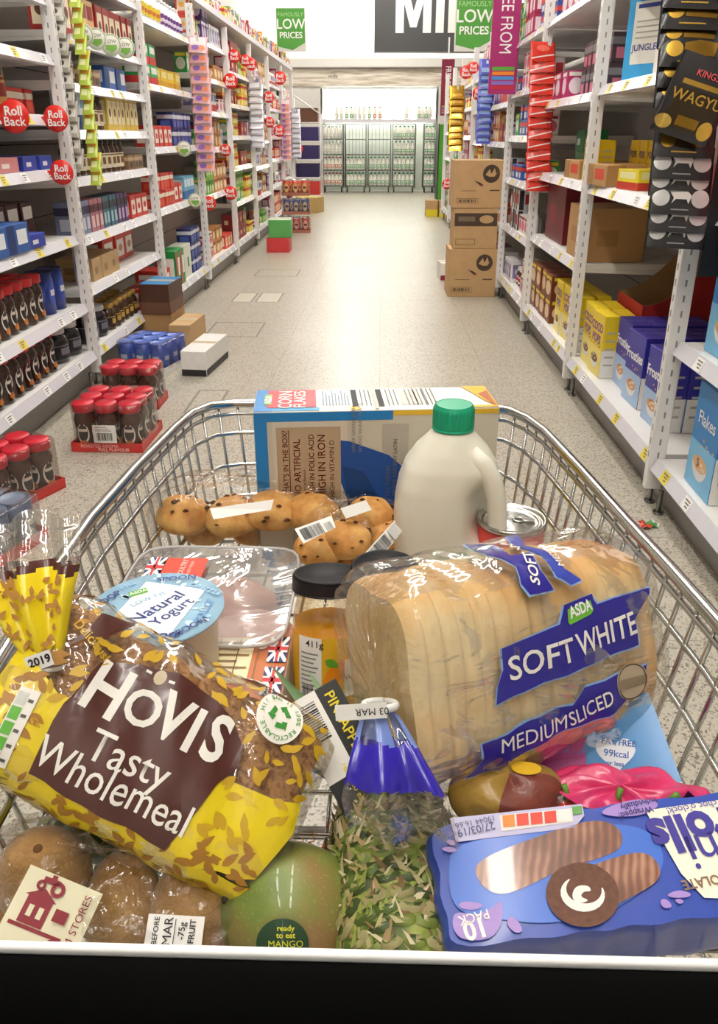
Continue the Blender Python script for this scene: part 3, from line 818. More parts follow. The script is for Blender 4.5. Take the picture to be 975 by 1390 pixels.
# --- second bay
row(c_red_tall, 'left', 1, 1.70, 4.25, 4.6, .11, 'dark red coffee carton', 'carton', half=.06)
row(c_cream_tall, 'left', 1, 1.70, 4.62, 4.85, .11, 'tan and red coffee carton', 'carton', half=.06)
row(c_red_tall, 'left', 1, 1.70, 4.88, 5.5, .11, 'crimson coffee carton at the far end', 'carton', half=.06)
row(j_brown, 'left', 1, 1.49, 4.3, 4.5, .09, 'brown sauce jar with cream label', 'jar', half=.04)
row(c_brown_small, 'left', 1, 1.49, 4.5, 4.85, .11, 'small brown carton', 'carton', half=.06)
row(c_blue_white, 'left', 1, 1.49, 4.9, 5.35, .21, 'blue and white carton', 'carton', half=.07)
row(c_white_blue, 'left', 1, 1.275, 4.3, 4.56, .125, 'white and blue carton', 'carton', half=.05)
row(j_brown, 'left', 1, 1.275, 4.6, 4.85, .08, 'brown syrup jar', 'jar', half=.04)
row(c_yellow_gold, 'left', 1, 1.275, 4.88, 5.5, .085, 'golden yellow carton', 'carton', half=.05)
row(j_brown, 'left', 1, 1.055, 4.22, 5.15, .085, 'brown syrup jar with cream label', 'jar', half=.04)
row(c_brown_small, 'left', 1, 1.055, 5.18, 5.5, .11, 'low dark carton', 'carton', half=.06)
row(c_capsule_blue, 'left', 1, .77, 4.2, 4.38, .067, 'slim grey-blue sachet carton', 'carton', half=.06)
row(c_capsule_pink, 'left', 1, .77, 4.4, 4.58, .067, 'slim pink sachet carton', 'carton', half=.06)
row(c_capsule_teal, 'left', 1, .77, 4.6, 4.86, .067, 'slim teal sachet carton', 'carton', half=.06)
row(c_capsule_purple, 'left', 1, .77, 4.88, 5.1, .067, 'slim purple sachet carton', 'carton', half=.06)
row(c_tea_red, 'left', 1, .77, 5.12, 5.5, .13, 'red tea carton with cream panel', 'carton', half=.05)
row(k_tube, 'left', 1, .515, 4.22, 4.32, .08, 'slim blue and white tube', 'tube', half=.04)
row(c_kraft_s, 'left', 1, .515, 4.34, 4.8, .15, 'small brown kraft case', 'case', half=.1)
row(c_red_big, 'left', 1, .515, 4.86, 5.5, .205, 'red tea case with white panel', 'case', half=.1, x=.14)
row(j_tub, 'left', 1, .2, 4.2, 4.5, .16, 'black tub with white lid', 'tub', half=.075)
row(j_gold, 'left', 1, .2, 4.55, 5.1, .09, 'gold-lidded dark coffee jar', 'jar', half=.045, rows=2, rstep=.095)
row(c_tea_red, 'left', 1, .2, 5.12, 5.5, .13, 'red tea carton', 'carton', half=.05)
# --- third bay
row(b_white, 'left', 2, 1.95, 5.75, 6.35, .1, 'white bottle with yellow label', 'bottle', half=.05)
row(b_purple, 'left', 2, 1.95, 6.4, 7.0, .09, 'white bottle with purple label', 'bottle', half=.05)
row(c_greenlid, 'left', 2, 1.565, 5.72, 6.1, .18, 'green and white tea carton', 'carton', half=.07, layers=2, lh=.122)
row(c_yellow, 'left', 2, 1.565, 6.15, 6.98, .205, 'yellow carton case', 'case', half=.08, x=.08)
row(c_tea_red, 'left', 2, 1.178, 5.72, 6.35, .125, 'red and cream tea carton', 'carton', half=.05)
row(c_dblue, 'left', 2, 1.178, 6.38, 7.0, .12, 'dark blue pack', 'pack', half=.06, layers=2, lh=.117)
row(c_tea_red_s, 'left', 2, .78, 5.72, 6.25, .088, 'small red tea carton', 'carton', half=.045, layers=2, lh=.112)
row(c_tea_red, 'left', 2, .78, 6.27, 6.55, .125, 'red tea carton', 'carton', half=.05)
row(c_lblue, 'left', 2, .78, 6.58, 7.0, .125, 'light blue carton', 'carton', half=.07)
row(c_red_big, 'left', 2, .24, 5.72, 5.92, .205, 'red tea case with cream panel', 'case', half=.1)
row(c_tea_green, 'left', 2, .24, 5.98, 6.26, .14, 'tall green and white tea carton', 'carton', half=.08, x=.0)
row(c_tea_white, 'left', 2, .24, 6.3, 6.62, .165, 'tall cream carton', 'carton', half=.06)
row(c_dblue, 'left', 2, .24, 6.66, 7.0, .12, 'blue biscuit box', 'box', half=.06, layers=3, lh=.117)

# --- farther bays: several facings of each product side by side
PAL_L = {
    3: [['e7e2da', 'd6cfc6', 'a03a3a'], ['d94b3d', 'f0dfc8', '9c2f2a'], ['ef8a3c', 'f5e4c6', 'b5541f'], ['b23a3a', 'f0e8e0', '7d2a2a'], ['7ab648', 'e4efc9', '3f7f2c'], ['3c9a4c', 'e6efe2', '1f5f2c'], ['d5d7b0', '8aa95a', 'efefe0']],
    4: [['e4e0e0', 'c5b9b9', '914'], ],
}
FAR = []
def far(name, w, d, h, *a, **k): o = P_(carton(name, w, d, h, *a, **k)); FAR.append((o, w, d, h, name, k.get('_n'))); return o
far_specs = [
    ('tea_carton', .12, .1, .13, 'd94b3d', 'f0dfc8', 'f2b64a', 'panel', 'orange-red tea carton'), ('tea_carton', .1, .1, .14, '7ab648', 'e4efc9', '3f7f2c', 'band', 'light green tea carton'),
    ('tea_carton', .09, .1, .15, '3c9a4c', 'e9efe2', 'e9c63a', 'sun', 'mid green tea carton'), ('biscuit_box', .14, .12, .1, '3050a0', 'dfe4f0', 'd23a34', 'band', 'blue biscuit box'),
    ('sweet_box', .12, .1, .12, 'efe9e4', 'd66a8a', '8a2a4a', 'sun', 'white and pink sweet box'), ('sugar_pack', .1, .1, .16, 'e6e3e6', '8a7fb0', 'c9c2d8', 'panel', 'pale lilac sugar pack'),
    ('drink_carton', .08, .1, .17, 'ef8f32', 'f7e6bf', '8f3f1c', 'split', 'orange drink carton'), ('baking_box', .13, .1, .11, 'e9c832', 'f5ecb0', 'c2382e', 'band', 'yellow baking box'),
    ('baking_box', .12, .1, .12, 'a72c52', 'efd9df', 'f2e6ea', 'panel', 'magenta baking box'), ('flour_pack', .12, .1, .17, 'eeebe6', '4f7fb8', 'c5403a', 'split', 'white and blue flour pack'),
    ('tea_case', .2, .12, .14, '8b2d2c', 'e9c9a0', 'c9852c', 'plain', 'dark red tea case'), ('drink_carton', .09, .1, .16, '5b3a78', 'd9cbe6', 'f0e6f5', 'sun', 'purple drink carton'),
    ('snack_box', .15, .12, .12, 'c98c4a', 'f0dfbe', '7a3a1f', 'sun', 'tan snack box'), ('snack_box', .1, .1, .14, 'd9d9dc', 'b03038', '34343c', 'stripe', 'grey and red snack box'),
]
for a in far_specs:
    o = P_(carton(a[0], *a[1:8])); FAR.append((o, a[1], a[2], a[3], a[8], a[0].split('_')[-1]))
o = P_(pouch('sweet_pouch', .12, .17, 'd7d5d9', 'a93a48', '5a4a8a')); FAR.append((o, .125, .05, .17, 'silvery sweet pouch', 'pouch'))
o = P_(pouch('sugar_pouch', .12, .16, 'eae6e2', '4b76b0', 'c4474a')); FAR.append((o, .125, .05, .16, 'white sugar pouch', 'pouch'))
o = P_(bottle('sauce_bottle', .04, .19, '6b2f1c', 'c9352c', 'efe0bf', 'a92f28')); FAR.append((o, .085, .08, .19, 'brown sauce bottle', 'bottle'))
o = P_(jar('honey_jar', .04, .12, 'c98a2c', 'd9b04a', 'f0e6c5', '8a4f1c')); FAR.append((o, .085, .08, .12, 'amber honey jar', 'jar'))
o = P_(jar('spread_jar', .042, .13, '5a3020', 'e9e6e0', 'efe9df', 'b8362f')); FAR.append((o, .088, .08, .13, 'dark spread jar with white lid', 'jar'))


def fill(side, i, prefs=None, seed=0, gap=0.1):
    y0, y1, hs, depth = BAYS[(side, i)]
    hs = [0.2] + list(hs); rr = random.Random(seed + i * 17 + (3 if side == 'right' else 0))
    for j, z in enumerate(hs):
        room = (hs[j + 1] if j + 1 < len(hs) else z + .4) - z - .05
        y = y0 + .05
        used = set()
        cands = [f_ for f_ in FAR if f_[3] < room and (not prefs or f_[4] in prefs or rr.random() < .12)]
        rr.shuffle(cands)
        while y < y1 - .14 and cands:
            f_ = cands.pop()
            n = rr.choice((2, 3, 3, 4)) if i < 6 else rr.choice((3, 4, 5))
            n = min(n, int((y1 - .04 - y) / f_[1]))
            if n < 1: continue
            lay = 2 if f_[3] * 2 + .01 < room and f_[5] in ('carton', 'box', 'case') and rr.random() < .75 else 1
            row(f_[0], side, i, z, y, y + n * (f_[1] + .004), f_[1] + .004, f_[4], f_[5], half=f_[2] / 2, x=rr.choice((.02, .03, .06)), layers=lay, lh=f_[3] + .002)
            y += n * (f_[1] + .004) + .015


G = lambda *s: set(s)
fill('left', 3, G('orange-red tea carton', 'light green tea carton', 'white and pink sweet box', 'tan snack box', 'pale lilac sugar pack', 'mid green tea carton'), 11)
fill('left', 4, G('mid green tea carton', 'orange drink carton', 'dark red tea case', 'grey and red snack box', 'blue biscuit box', 'yellow baking box', 'light green tea carton'), 4)
fill('left', 5, G('silvery sweet pouch', 'white and blue flour pack', 'pale lilac sugar pack', 'orange drink carton', 'tan snack box'), 5)
fill('left', 6, G('yellow baking box', 'white sugar pouch', 'magenta baking box', 'mid green tea carton', 'silvery sweet pouch', 'orange-red tea carton'), 6)
fill('left', 7, G('white sugar pouch', 'white and pink sweet box', 'silvery sweet pouch', 'grey and red snack box'), 7)
# stock on the high capping shelf
for i in range(3, 8):
    y0, y1 = LY[i], LY[i + 1]; y = y0 + .05; rr = random.Random(i); q = 0
    while y < y1 - .15:
        f_ = rr.choice(FAR[:18])
        dup(f_[0], (XL + .03 - f_[2] / 2 - .02, y + f_[1] / 2, 2.271), rr.uniform(-.05, .05), '%s, %s along the high top shelf over the %s left bay' % (f_[4], ORD[q], ORD[i]), 'stock on the high top shelf')['category'] = f_[5]
        y += f_[1] + .01; q += 1
# ================================================================== right-hand stock
coco = box_('cereal_box', .19, .07, .29, 'efd02c', 'f4e27a', '7a4a2a', 'cereal', word='COCO\nPOPS', wc='7a2f8a', wsize=.055)
coco_s = box_('cereal_box', .12, .08, .19, 'eccb2a', 'f1dc62', '8a5430', 'cereal', word='POPS', wc='4a2a7a', wsize=.04)
frost = box_('cereal_box', .20, .085, .30, '33309a', 'a9c4e6', 'd9a070', 'cereal', word='Frosties', wc='f6f4fa', wsize=.058, top='3f2f8a', rot=.0)
frost_s = box_('cereal_box', .17, .08, .26, '2b3fae', 'c9372f', 'e9e2da', 'split', word='Frosties', wc='f6f4fa', wsize=.05)
jungle = box_('cereal_box', .24, .08, .36, '3fa4dc', 'eceae0', 'e9e6da', 'panel', word=None)
blue_box = box_('cereal_box', .22, .09, .34, '2e86cf', '7cc0ea', 'e0b080', 'cereal', word='Flakes', wc='f4f4fa', wsize=.06)
shred = box_('cereal_box', .19, .09, .24, '4a3aa0', 'c9a070', '6fae3c', 'cereal', word='Shreddies', wc='e2323c', wsize=.042)
green_c = box_('cereal_box', .19, .09, .12, '2c7a4a', 'e9efe6', '1f4f30', 'plain')
pink_c = box_('cereal_box', .14, .09, .40, 'dd6a72', 'e8b8a0', 'c9505a', 'plain')
choc_c = box_('cereal_bar_box', .16, .14, .14, '7a3a20', 'e9c9a0', 'efd02c', 'sun')
ybar = box_('cereal_bar_box', .18, .14, .08, 'efdc3c', 'f6efb0', 'c0392b', 'split')
kraft_big = box_('kraft_case', .38, .3, .26, 'b98e5c', 'a67c4c', 'a67c4c', 'plain')
kraft_flat = box_('kraft_tray', .3, .25, .09, 'bd9361', 'd8452f', 'a67c4c', 'stripe')
mag = box_('free_from_box', .16, .1, .14, 'b02a66', 'efe0e6', 'f3efe9', 'sun')
maroon = box_('display_case', .5, .3, .34, '6a1622', '8a2430', '8a2430', 'plain')
dark_s = box_('cereal_bar_box', .09, .1, .13, '4a3a44', 'd77a96', '8a8a92', 'band')


def rr_(proto, i, z, y0, y1, step, desc, cat, **k): row(proto, 'right', i, z, y0, y1, step, desc, cat, **k)
# nearest bay beside the trolley
rr_(blue_box, 0, .2, 2.22, 2.52, .235, 'large blue cereal box', 'cereal box', half=.045, x=.03)
rr_(shred, 0, .2, 1.75, 2.16, .2, 'purple cereal box with red lettering', 'cereal box', half=.045, x=.06, rows=2, rstep=.1)
rr_(blue_box, 0, .62, 2.05, 2.52, .235, 'blue cereal box', 'cereal box', half=.045, x=.05, rows=2, rstep=.1)
rr_(pink_c, 0, 1.05, 2.1, 2.5, .15, 'salmon pink carton', 'carton', half=.045)
# second bay
o = place(jungle, (1.13, 3.76, 1.461), PI * 1.20, 'tall blue and white JUNGLE cereal box turned towards the trolley', 'cereal box')
# JUNGLE lettering on that very box
b = MB(); b.decal(move(text2d('JUNGLE', .035, .02), -.02, .125), up_eps(front(.08), .0014), mat('2a3c8a', .5, noise=0)); b.decal(rect(-.07, .27, .07, .285), up_eps(front(.08), .0014), mat('2a3c8a', .5, noise=0))
for q in range(4): b.decal(rect(-.07, .16 + q * .02, .05, .165 + q * .02), up_eps(front(.08), .0014), mat('a9a79d', .5, noise=0))
b.build('printed_panel', o)
place(frost_s, (1.13, 3.44, 1.461), PI * 1.14, 'blue cereal box standing behind the hanging black packets', 'cereal box')
rr_(coco_s, 1, 1.04, 3.42, 4.0, .125, 'small yellow cereal box', 'cereal box', half=.04, x=.18)
place(frost_s, (1.12, 3.22, 1.041), PI * 1.14, 'blue and red Frosties cereal box on the middle shelf', 'cereal box')
place(pink_c, (1.11, 2.98, 1.041), PI * 1.12, 'salmon pink upright carton beside the blue and red box', 'carton')
place(ybar, (1.10, 3.58, 1.041), PI * 1.06, 'flat yellow carton at the shelf lip below the small cereal boxes', 'carton')
rr_(kraft_flat, 1, 1.04, 3.75, 4.02, .31, 'low kraft tray with red stripe', 'tray', half=.12, x=.0)
# front row of the bottom shelf, placed from the tile edge
A = V((1.07, 2.98, .2))
for q, yc in enumerate((2.98, 3.26)):
    for k_ in range(4):
        place(frost, (1.11 + k_ * .088, yc, .201), PI + .05, 'purple Frosties cereal box, %s block, %s' % (('nearer', 'farther')[q], ('front', 'second back', 'third back', 'rearmost')[k_]), 'cereal box', 'purple and blue Frosties cereal boxes')
for k_ in range(4):
    place(frost, (1.13 + k_ * .088, 3.50, .201), PI, 'purple Frosties cereal box beside the yellow boxes, %s' % ('front', 'second back', 'third back', 'rearmost')[k_], 'cereal box', 'purple and blue Frosties cereal boxes')
rr_(coco, 1, .2, 3.62, 4.02, .2, 'yellow COCO POPS cereal box', 'cereal box', half=.035, x=.04, rows=2, rstep=.08)
# big curved red shipping case behind, with flaps
def shipper(name, w, d, h0, h1, colr):
    b = MB(); M_ = mat(colr, .6); n = 14
    for sgn in (-1, 1):
        for i in range(n):
            u0, u1 = i / n, (i + 1) / n; f_ = lambda u: h0 + (h1 - h0) * (u ** 1.8)
            x0, x1 = d / 2 - d * u0, d / 2 - d * u1; y = sgn * w / 2
            for e in (0, .004):
                b.quad([(x0, y - sgn * e, 0), (x1, y - sgn * e, 0), (x1, y - sgn * e, f_(u1)), (x0, y - sgn * e, f_(u0))], M_ if e == 0 else KRAFTD)
            b.quad([(x0, y, f_(u0)), (x1, y, f_(u1)), (x1, y - sgn * .004, f_(u1)), (x0, y - sgn * .004, f_(u0))], KRAFTD)
    b.box(d / 2 - .004, d / 2, -w / 2, w / 2, 0, h0, M_); b.box(-d / 2, -d / 2 + .004, -w / 2, w / 2, 0, h1, KRAFTD, mats={'-x': M_}); b.box(-d / 2, d / 2, -w / 2, w / 2, 0, .004, KRAFTD)
    return b.build(name)
rr_(coco_s, 1, .2, 2.78, 3.3, .125, 'small yellow cereal box behind', 'cereal box', half=.04, x=.42, layers=2, lh=.191)
sh2 = shipper('shelf_ready_case', .40, .42, .34, .76, 'a8211d'); sh2.location = (1.40, 3.82, .201); sh2.rotation_euler = (0, 0, PI); tag(sh2, 'dark red shelf-ready case with a sweeping curved side behind the cereal boxes', 'case')
place(kraft_big, (1.40, 3.80, .60), PI, 'x', 'x') if False else None
# third bay
rr_(coco, 2, .2, 4.1, 4.75, .2, 'yellow COCO POPS box', 'cereal box', half=.035, x=.04, rows=2, rstep=.08)
rr_(choc_c, 2, .2, 4.8, 5.4, .165, 'brown cereal bar box', 'box', half=.07, layers=2, lh=.142)
rr_(kraft_big, 2, .66, 4.12, 4.5, .385, 'large brown kraft case', 'case', half=.15, x=.03)
rr_(maroon, 2, .66, 4.8, 5.35, .5, 'wide maroon display case', 'case', half=.15, x=.06)
rr_(coco_s, 2, 1.04, 4.1, 4.35, .125, 'small yellow chocolate cereal box', 'cereal box', half=.04, x=.04)
rr_(kraft_flat, 2, 1.04, 4.4, 4.72, .31, 'low kraft tray', 'tray', half=.12)
rr_(green_c, 2, 1.04, 4.9, 5.3, .195, 'low green carton', 'carton', half=.045, x=.2, layers=2, lh=.121)
rr_(mag, 2, 1.44, 4.9, 5.4, .165, 'magenta and white box', 'box', half=.05)
rr_(dark_s, 2, 1.44, 4.3, 4.9, .095, 'small dark carton with pink band', 'carton', half=.05, x=.1, layers=2, lh=.132)
rr_(mag, 2, 1.88, 4.2, 5.3, .165, 'magenta and white free-from box', 'box', half=.05, x=.05)
rr_(frost_s, 1, 1.9, 2.8, 3.9, .18, 'blue cereal box', 'cereal box', half=.04, x=.05)
rr_(kraft_big, 1, 1.46, 3.95, 4.0, .385, 'x', 'x') if False else None
fill('right', 3, G('magenta baking box', 'white and pink sweet box', 'grey and red snack box', 'blue biscuit box', 'mid green tea carton'), 21)
fill('right', 4, G('magenta baking box', 'pale lilac sugar pack', 'orange-red tea carton', 'white and blue flour pack', 'purple drink carton'), 22)
fill('right', 5, G('magenta baking box', 'blue biscuit box', 'light green tea carton', 'white and pink sweet box', 'yellow baking box'), 23)
fill('right', 6, G('yellow baking box', 'magenta baking box', 'grey and red snack box', 'orange drink carton'), 24)
fill('right', 7, None, 25)
fill('right', 8, None, 26)
# ================================================================== milk chiller at the end of the aisle
MW = mat('f3f1e6', 0.35, noise=0.02)
def milk_bottle(name, cap, lab):
    b = MB(); b.lathe([(.04, 0), (.046, .01), (.046, .16), (.036, .21), (.018, .245), (.018, .262)], MW, 12, sq=(3, 1, 1))
    b.lathe([(.024, .258), (.024, .285), (.0001, .285)], mat(cap, .4), 10)
    fn = lambda x, y: V((x, -.0475, y)); b.decal(rect(-.034, .05, .034, .12), fn, mat(lab, .5))
    b.decal(rect(-.02, .07, .02, .1), lambda x, y: fn(x, y) - V((0, .0006, 0)), MW)
    return P_(b.build(name))
mg = milk_bottle('milk_bottle', '2f9a55', '5aa874'); mr = milk_bottle('milk_bottle', 'c43a30', 'b8603c'); mw = milk_bottle('milk_bottle', 'e9e9e4', 'cfcfc8')
CW = mat('6f736d', .4, .6)
cages = [(-1.41, -.92, 'far left', {0: (mr, 5), 1: (mr, 5), 2: (mw, 5), 3: (mw, 5)}), (-.87, -.38, 'second', {0: (mg, 5), 1: (mg, 5)}), (-.33, .2, 'middle', {0: (mg, 5), 1: (mg, 5)}),
         (.25, .78, 'fourth', {0: (mg, 5), 1: (mg, 5), 2: (mg, 5), 3: (mg, 5)}), (.98, 1.25, 'rightmost', {0: (mg, 3), 1: (mg, 3), 2: (mg, 3), 3: (mg, 3)})]
ZS = [.16, .51, .85, 1.18]
for x0, x1, nm, rows_ in cages:
    t = thing('milk_roll_cage', 'grey wire roll cage for milk, %s of the five under the chiller shelf' % nm, 'roll cage', ((x0 + x1) / 2, 20.2, 0), 0, 'milk roll cages')
    hw = (x1 - x0) / 2
    b = MB()
    for sx in (-hw, hw):
        for sy in (-.2, .2): b.tube([(sx, sy, .1), (sx, sy, 1.5)], .011, CW, 6)
        for z in [.14 + .17 * q for q in range(9)]: b.tube([(sx, -.2, z), (sx, .2, z)], .004, CW, 4)
    for q in range(7):
        xx = -hw + q * hw / 3; b.tube([(xx, .2, .1), (xx, .2, 1.5)], .004, CW, 4)
    for z in (.5, .84, 1.17, 1.5): b.tube([(-hw, .2, z), (hw, .2, z)], .006, CW, 4)
    b.build('cage_frame', t)
    for z in ZS:
        b = MB(); b.box(-hw, hw, -.2, .2, z - .025, z - .005, CW); b.build('shelf', t)
    for sx in (-hw + .04, hw - .04):
        for sy in (-.16, .16):
            b = MB(); b.tube([(sx - .012, sy, .045), (sx + .012, sy, .045)], .045, BLACK, 12); b.box(sx - .015, sx + .015, sy - .01, sy + .01, .05, .14, CW); b.build('castor', t)
    for r_, (pr, n) in rows_.items():
        st = (x1 - x0 - .04) / n
        for q in range(n):
            for k in range(2):
                cl = {id(mg): 'green-capped', id(mr): 'red-capped', id(mw): 'white-capped'}[id(pr)]
                o = dup(pr, (x0 + .02 + st * (q + .5), 20.08 + k * .11, ZS[r_] - .004), 0, '%s milk bottle, %s from left, %s shelf, %s cage, %s row' % (cl, ORD[q].replace('nearest', 'first'), ('bottom', 'second', 'third', 'top')[r_], nm, ('front', 'back')[k]), 'milk bottles in the ' + nm + ' cage')
                o['category'] = 'milk bottle'
t = thing('chiller_shelf', 'brightly lit white chiller shelf above the milk cages', 'shelf', (-.08, 20.3, 1.55), 0)
b = MB(); b.box(-1.33, 1.33, -.25, .1, 0, .03, WHITE, bev=.004); b.build('shelf_board', t)
b = MB(); b.box(-1.33, 1.33, -.28, -.25, -.03, .05, RAIL); b.build('price_rail', t)
b = MB()
for x in (-1.31, 1.31): b.box(x - .012, x + .012, -.2, .62, -.02, .69, WHITE, bev=.003)
b.build('end_bracket', t)
for q, (px, pr, cl) in enumerate([(457, mw, 0), (463, mw, 0), (470, mg, 0), (476, mg, 0), (481, mw, 0), (487, mw, 0), (493, mw, 0), (500, mg, 0), (549, mw, 0), (565, mg, 0), (570, mw, 0), (575, mg, 0), (580, mw, 0)]):
    x = (px - 519) * .0175 + .03
    o = dup(pr, (x, 20.12, 1.581), 0, 'white milk bottle on the bright chiller shelf, %s from the left' % ORD[q].replace('nearest', 'first'), 'bottles on the chiller shelf'); o['category'] = 'milk bottle'
for q, px in enumerate((507, 514)):
    o = place(mr, ((px - 519) * .0175 + .03, 20.12, 1.581), 0, 'brown-labelled bottle on the chiller shelf, %s of two' % ('left', 'right')[q], 'milk bottle')
t = thing('chiller_light', 'glowing white strip light along the top of the milk chiller', 'light', (-.08, 20.35, 2.2), 0)
b = MB(); b.box(-1.3, 1.3, -.06, .06, .03, .07, WHITE, bev=.005); b.build('housing', t)
b = MB(); b.tube([(-1.28, 0, 0), (1.28, 0, 0)], .03, mat('ffffff', .5, noise=0, emit='fbfff2', estr=40), 10); b.build('tube', t)
_c = mat('ffffff', .5, noise=0, emit='fbfff3', estr=12)  # glow for an added fill tube that brightens the cages below the shelf
t = thing('chiller_light', 'added fill light behind the milk cages to brighten them', 'light', (-.08, 20.75, 1.62), 0)
b = MB(); b.box(-1.3, 1.3, -.06, .06, .03, .07, WHITE, bev=.005); b.build('housing', t)
b = MB(); b.tube([(-1.28, 0, 0), (1.28, 0, 0)], .03, _c, 10); b.build('tube', t)
c = MB(); c.box(-1.42, 1.27, 20.05, 20.95, 2.28, 2.32, WHITE); c.box(-1.42, 1.27, 20.93, 20.95, 1.6, 2.28, mat('eceee6', .5)); struct(c.build('wall_chiller_lining'))
# extra lamps, added out of view to brighten the white bulkhead
for q, x in enumerate((-2.2, 0, 2.2)):
    t = dup(lamp, (x, 19.0, 4.15), PI / 2, 'added unseen batten light brightening the end wall, %s of three' % ('left', 'middle', 'right')[q], 'added end wall lights')

# ================================================================== signs
GREY = mat('4a4a4b', .55, noise=.03); GRN = mat('4f9a3c', .5, noise=.03); MAG = mat('a3246a', .45, noise=.02); MAROON = mat('7d1238', .45, noise=.02)
WT = mat('f6f6f4', .5, noise=0)
t = thing('hanging_sign', 'large dark grey Milk sign hanging over the end of the aisle', 'sign', (.87, 16, 2.62), 0)
b = MB(); b.box(-1.03, 1.03, -.02, .02, 0, 1.2, GREY, bev=.004); b.box(-1.04, 1.04, -.025, .025, -.02, 0, STEEL); b.build('sign_board', t)
b = MB(); p = ony(540, 45, 16)
glyphs = [(0, [(0, 0), (0, 1), (.30, 1), (.475, .46), (.65, 1), (.95, 1), (.95, 0), (.73, 0), (.73, .64), (.56, .12), (.39, .12), (.22, .64), (.22, 0)]),
          (1.07, [(0, 0), (0, .74), (.22, .74), (.22, 0)]), (1.07, [(0, .82), (0, 1.02), (.22, 1.02), (.22, .82)]), (1.40, [(0, 0), (0, 1.04), (.22, 1.04), (.22, 0)]),
          (1.80, [(0, 0), (0, 1.04), (.22, 1.04), (.22, .46), (.44, .74), (.70, .74), (.42, .41), (.72, 0), (.46, 0), (.22, .33), (.22, 0)])]
for gx, gp in glyphs: b.decal(poly([(p.x - .91 + (gx + x) * .66, p.z - 2.62 + y * .72) for x, y in gp]), lambda x, y: V((x, -.0225, y)), WT)
b.build('lettering', t)
b = MB()
for s_ in (-.9, .9): b.tube([(s_, 0, 1.2), (s_, 0, 1.78)], .006, STEEL, 6)
b.build('hanging_rod', t)
def low_prices(x, y, z, s_, lab, post_to=None):
    t = thing('promotion_sign', lab, 'sign', (x, y, z), 0)
    h = .75 * s_; w = .58 * s_
    b = MB(); b.box(-w / 2, w / 2, -.008, .008, 0, h, mat('dcdcd6', .5), bev=.003)
    f_ = lambda x, y: V((x, -.0092, y))
    b.decal(poly([(-w * .47, h * .98), (-w * .47, h * .12), (w * .05, h * .03), (w * .47, h * .2), (w * .47, h * .98)]), f_, GRN)
    g_ = lambda x, y: V((x, -.0104, y))
    b.decal(move(text2d('FAMOUSLY', .1 * s_, .01), 0, h * .84), g_, mat('a9d08e', .5, noise=0)); b.decal(move(text2d('LOW', .24 * s_, .03), 0, h * .62), g_, WT); b.decal(move(text2d('PRICES', .15 * s_, .02), 0, h * .37), g_, WT)
    b.build('sign_board', t)
    b = MB(); b.tube([(0, 0, h), (0, 0, 4.4 - z)], .004, STEEL, 6); b.build('hanging_rod', t)
p = ony(642, 70, 11); low_prices(p.x, 11, p.z, .80, 'green FAMOUSLY LOW PRICES sign hanging beside the Milk sign')
p = ony(394, 70, 13); low_prices(p.x + .02, 13, p.z, .74, 'green LOW PRICES sign hanging over the end of the left shelves')
def free_from(x, y, z, w, h, lab, m_, stripes, th=.02):
    t = thing('hanging_sign', lab, 'sign', (x, y, z), 0)
    b = MB(); b.box(-w / 2, w / 2, -th / 2, th / 2, 0, h, m_, bev=.003)
    f_ = lambda x, y: V((x, -th / 2 - .001, y))
    b.decal(move(text2d('FREE FROM', w * .62, .015), 0, h * .60, -PI / 2, (h * .62) / (w * 3.45), 1.0), f_, WT)
    for q, c_ in enumerate(stripes): b.decal(rect(-w * .4, h * (.04 + q * .038), w * .4, h * (.068 + q * .038)), f_, mat(c_, .5, noise=0))
    b.build('sign_panel', t)
    b = MB(); b.box(-.012, .012, -.006, .006, h, h + .3, RACK); b.build('bracket', t)
p = ony(681, 128, 6.62); free_from(p.x, 6.62, p.z, .205, .83, 'tall magenta FREE FROM panel with coloured stripes on the right shelves', MAG, ['c22a3a', '8a6fc0', '3f8fd2', 'e98a2a', '57a83a'])
p = ony(606, 157, 13.9); free_from(p.x, 13.9, p.z, .2, .8, 'dark maroon FREE FROM panel above the green end panel', MAROON, ['8a8a9a', 'b07a6a', '6a6ab0', 'b08a4a'])
b = MB(); b.box(-.16, .16, -.25, .25, 0, 1.42, mat('4fa52c', .5), bev=.006); b.box(-.165, -.15, -.26, .26, 0, 1.43, BLACK); o = b.build('end_panel', loc=(1.09, 14.4, 0)); tag(o, 'bright green end panel closing the right-hand shelves', 'panel')
def disc(px, py, X, r, kind, lab):
    p = onx(px, py, X); t = thing('shelf_disc', lab, 'price sign', p, 0)
    b = MB(); red = kind == 'red'
    m_ = mat('e0302a', .35, noise=0) if red else mat('ecebe4', .45, noise=0)
    b.lathe([(.0001, 0), (r, 0), (r, .002), (.0001, .002)], m_, 24, M=Matrix.Rotation(PI / 2, 4, 'X'))
    f_ = lambda x, y: V((x, -.0028, y)); f2 = lambda x, y: V((x, -.0036, y))
    if red:
        b.decal(move(text2d('Roll', r * .75, .03), 0, r * .3), f_, WT); b.decal(move(text2d('Back', r * .75, .03), 0, -r * .32), f_, WT)
    else:
        b.decal(ring(0, 0, r * .86, r * .96, 20), f_, mat('9ab98a', .5, noise=0)); b.decal(poly([(-r * .55, 0), (-r * .55, -r * .35), (0, -r * .7), (r * .55, -r * .35), (r * .55, 0)]), f_, mat('78b04e', .5, noise=0)); b.decal(move(text2d('LOW', r * .45, .02), 0, r * .3), f_, mat('7c8a70', .5, noise=0))
    b.build('disc_face', t)
    s_ = -1 if X < 0 else 1
    b = MB(); b.box(0, s_ * (abs(X) < 2) * .05 + s_ * r * .8, .001, .004, -.008, .008, m_); b.build('clip_arm', t)
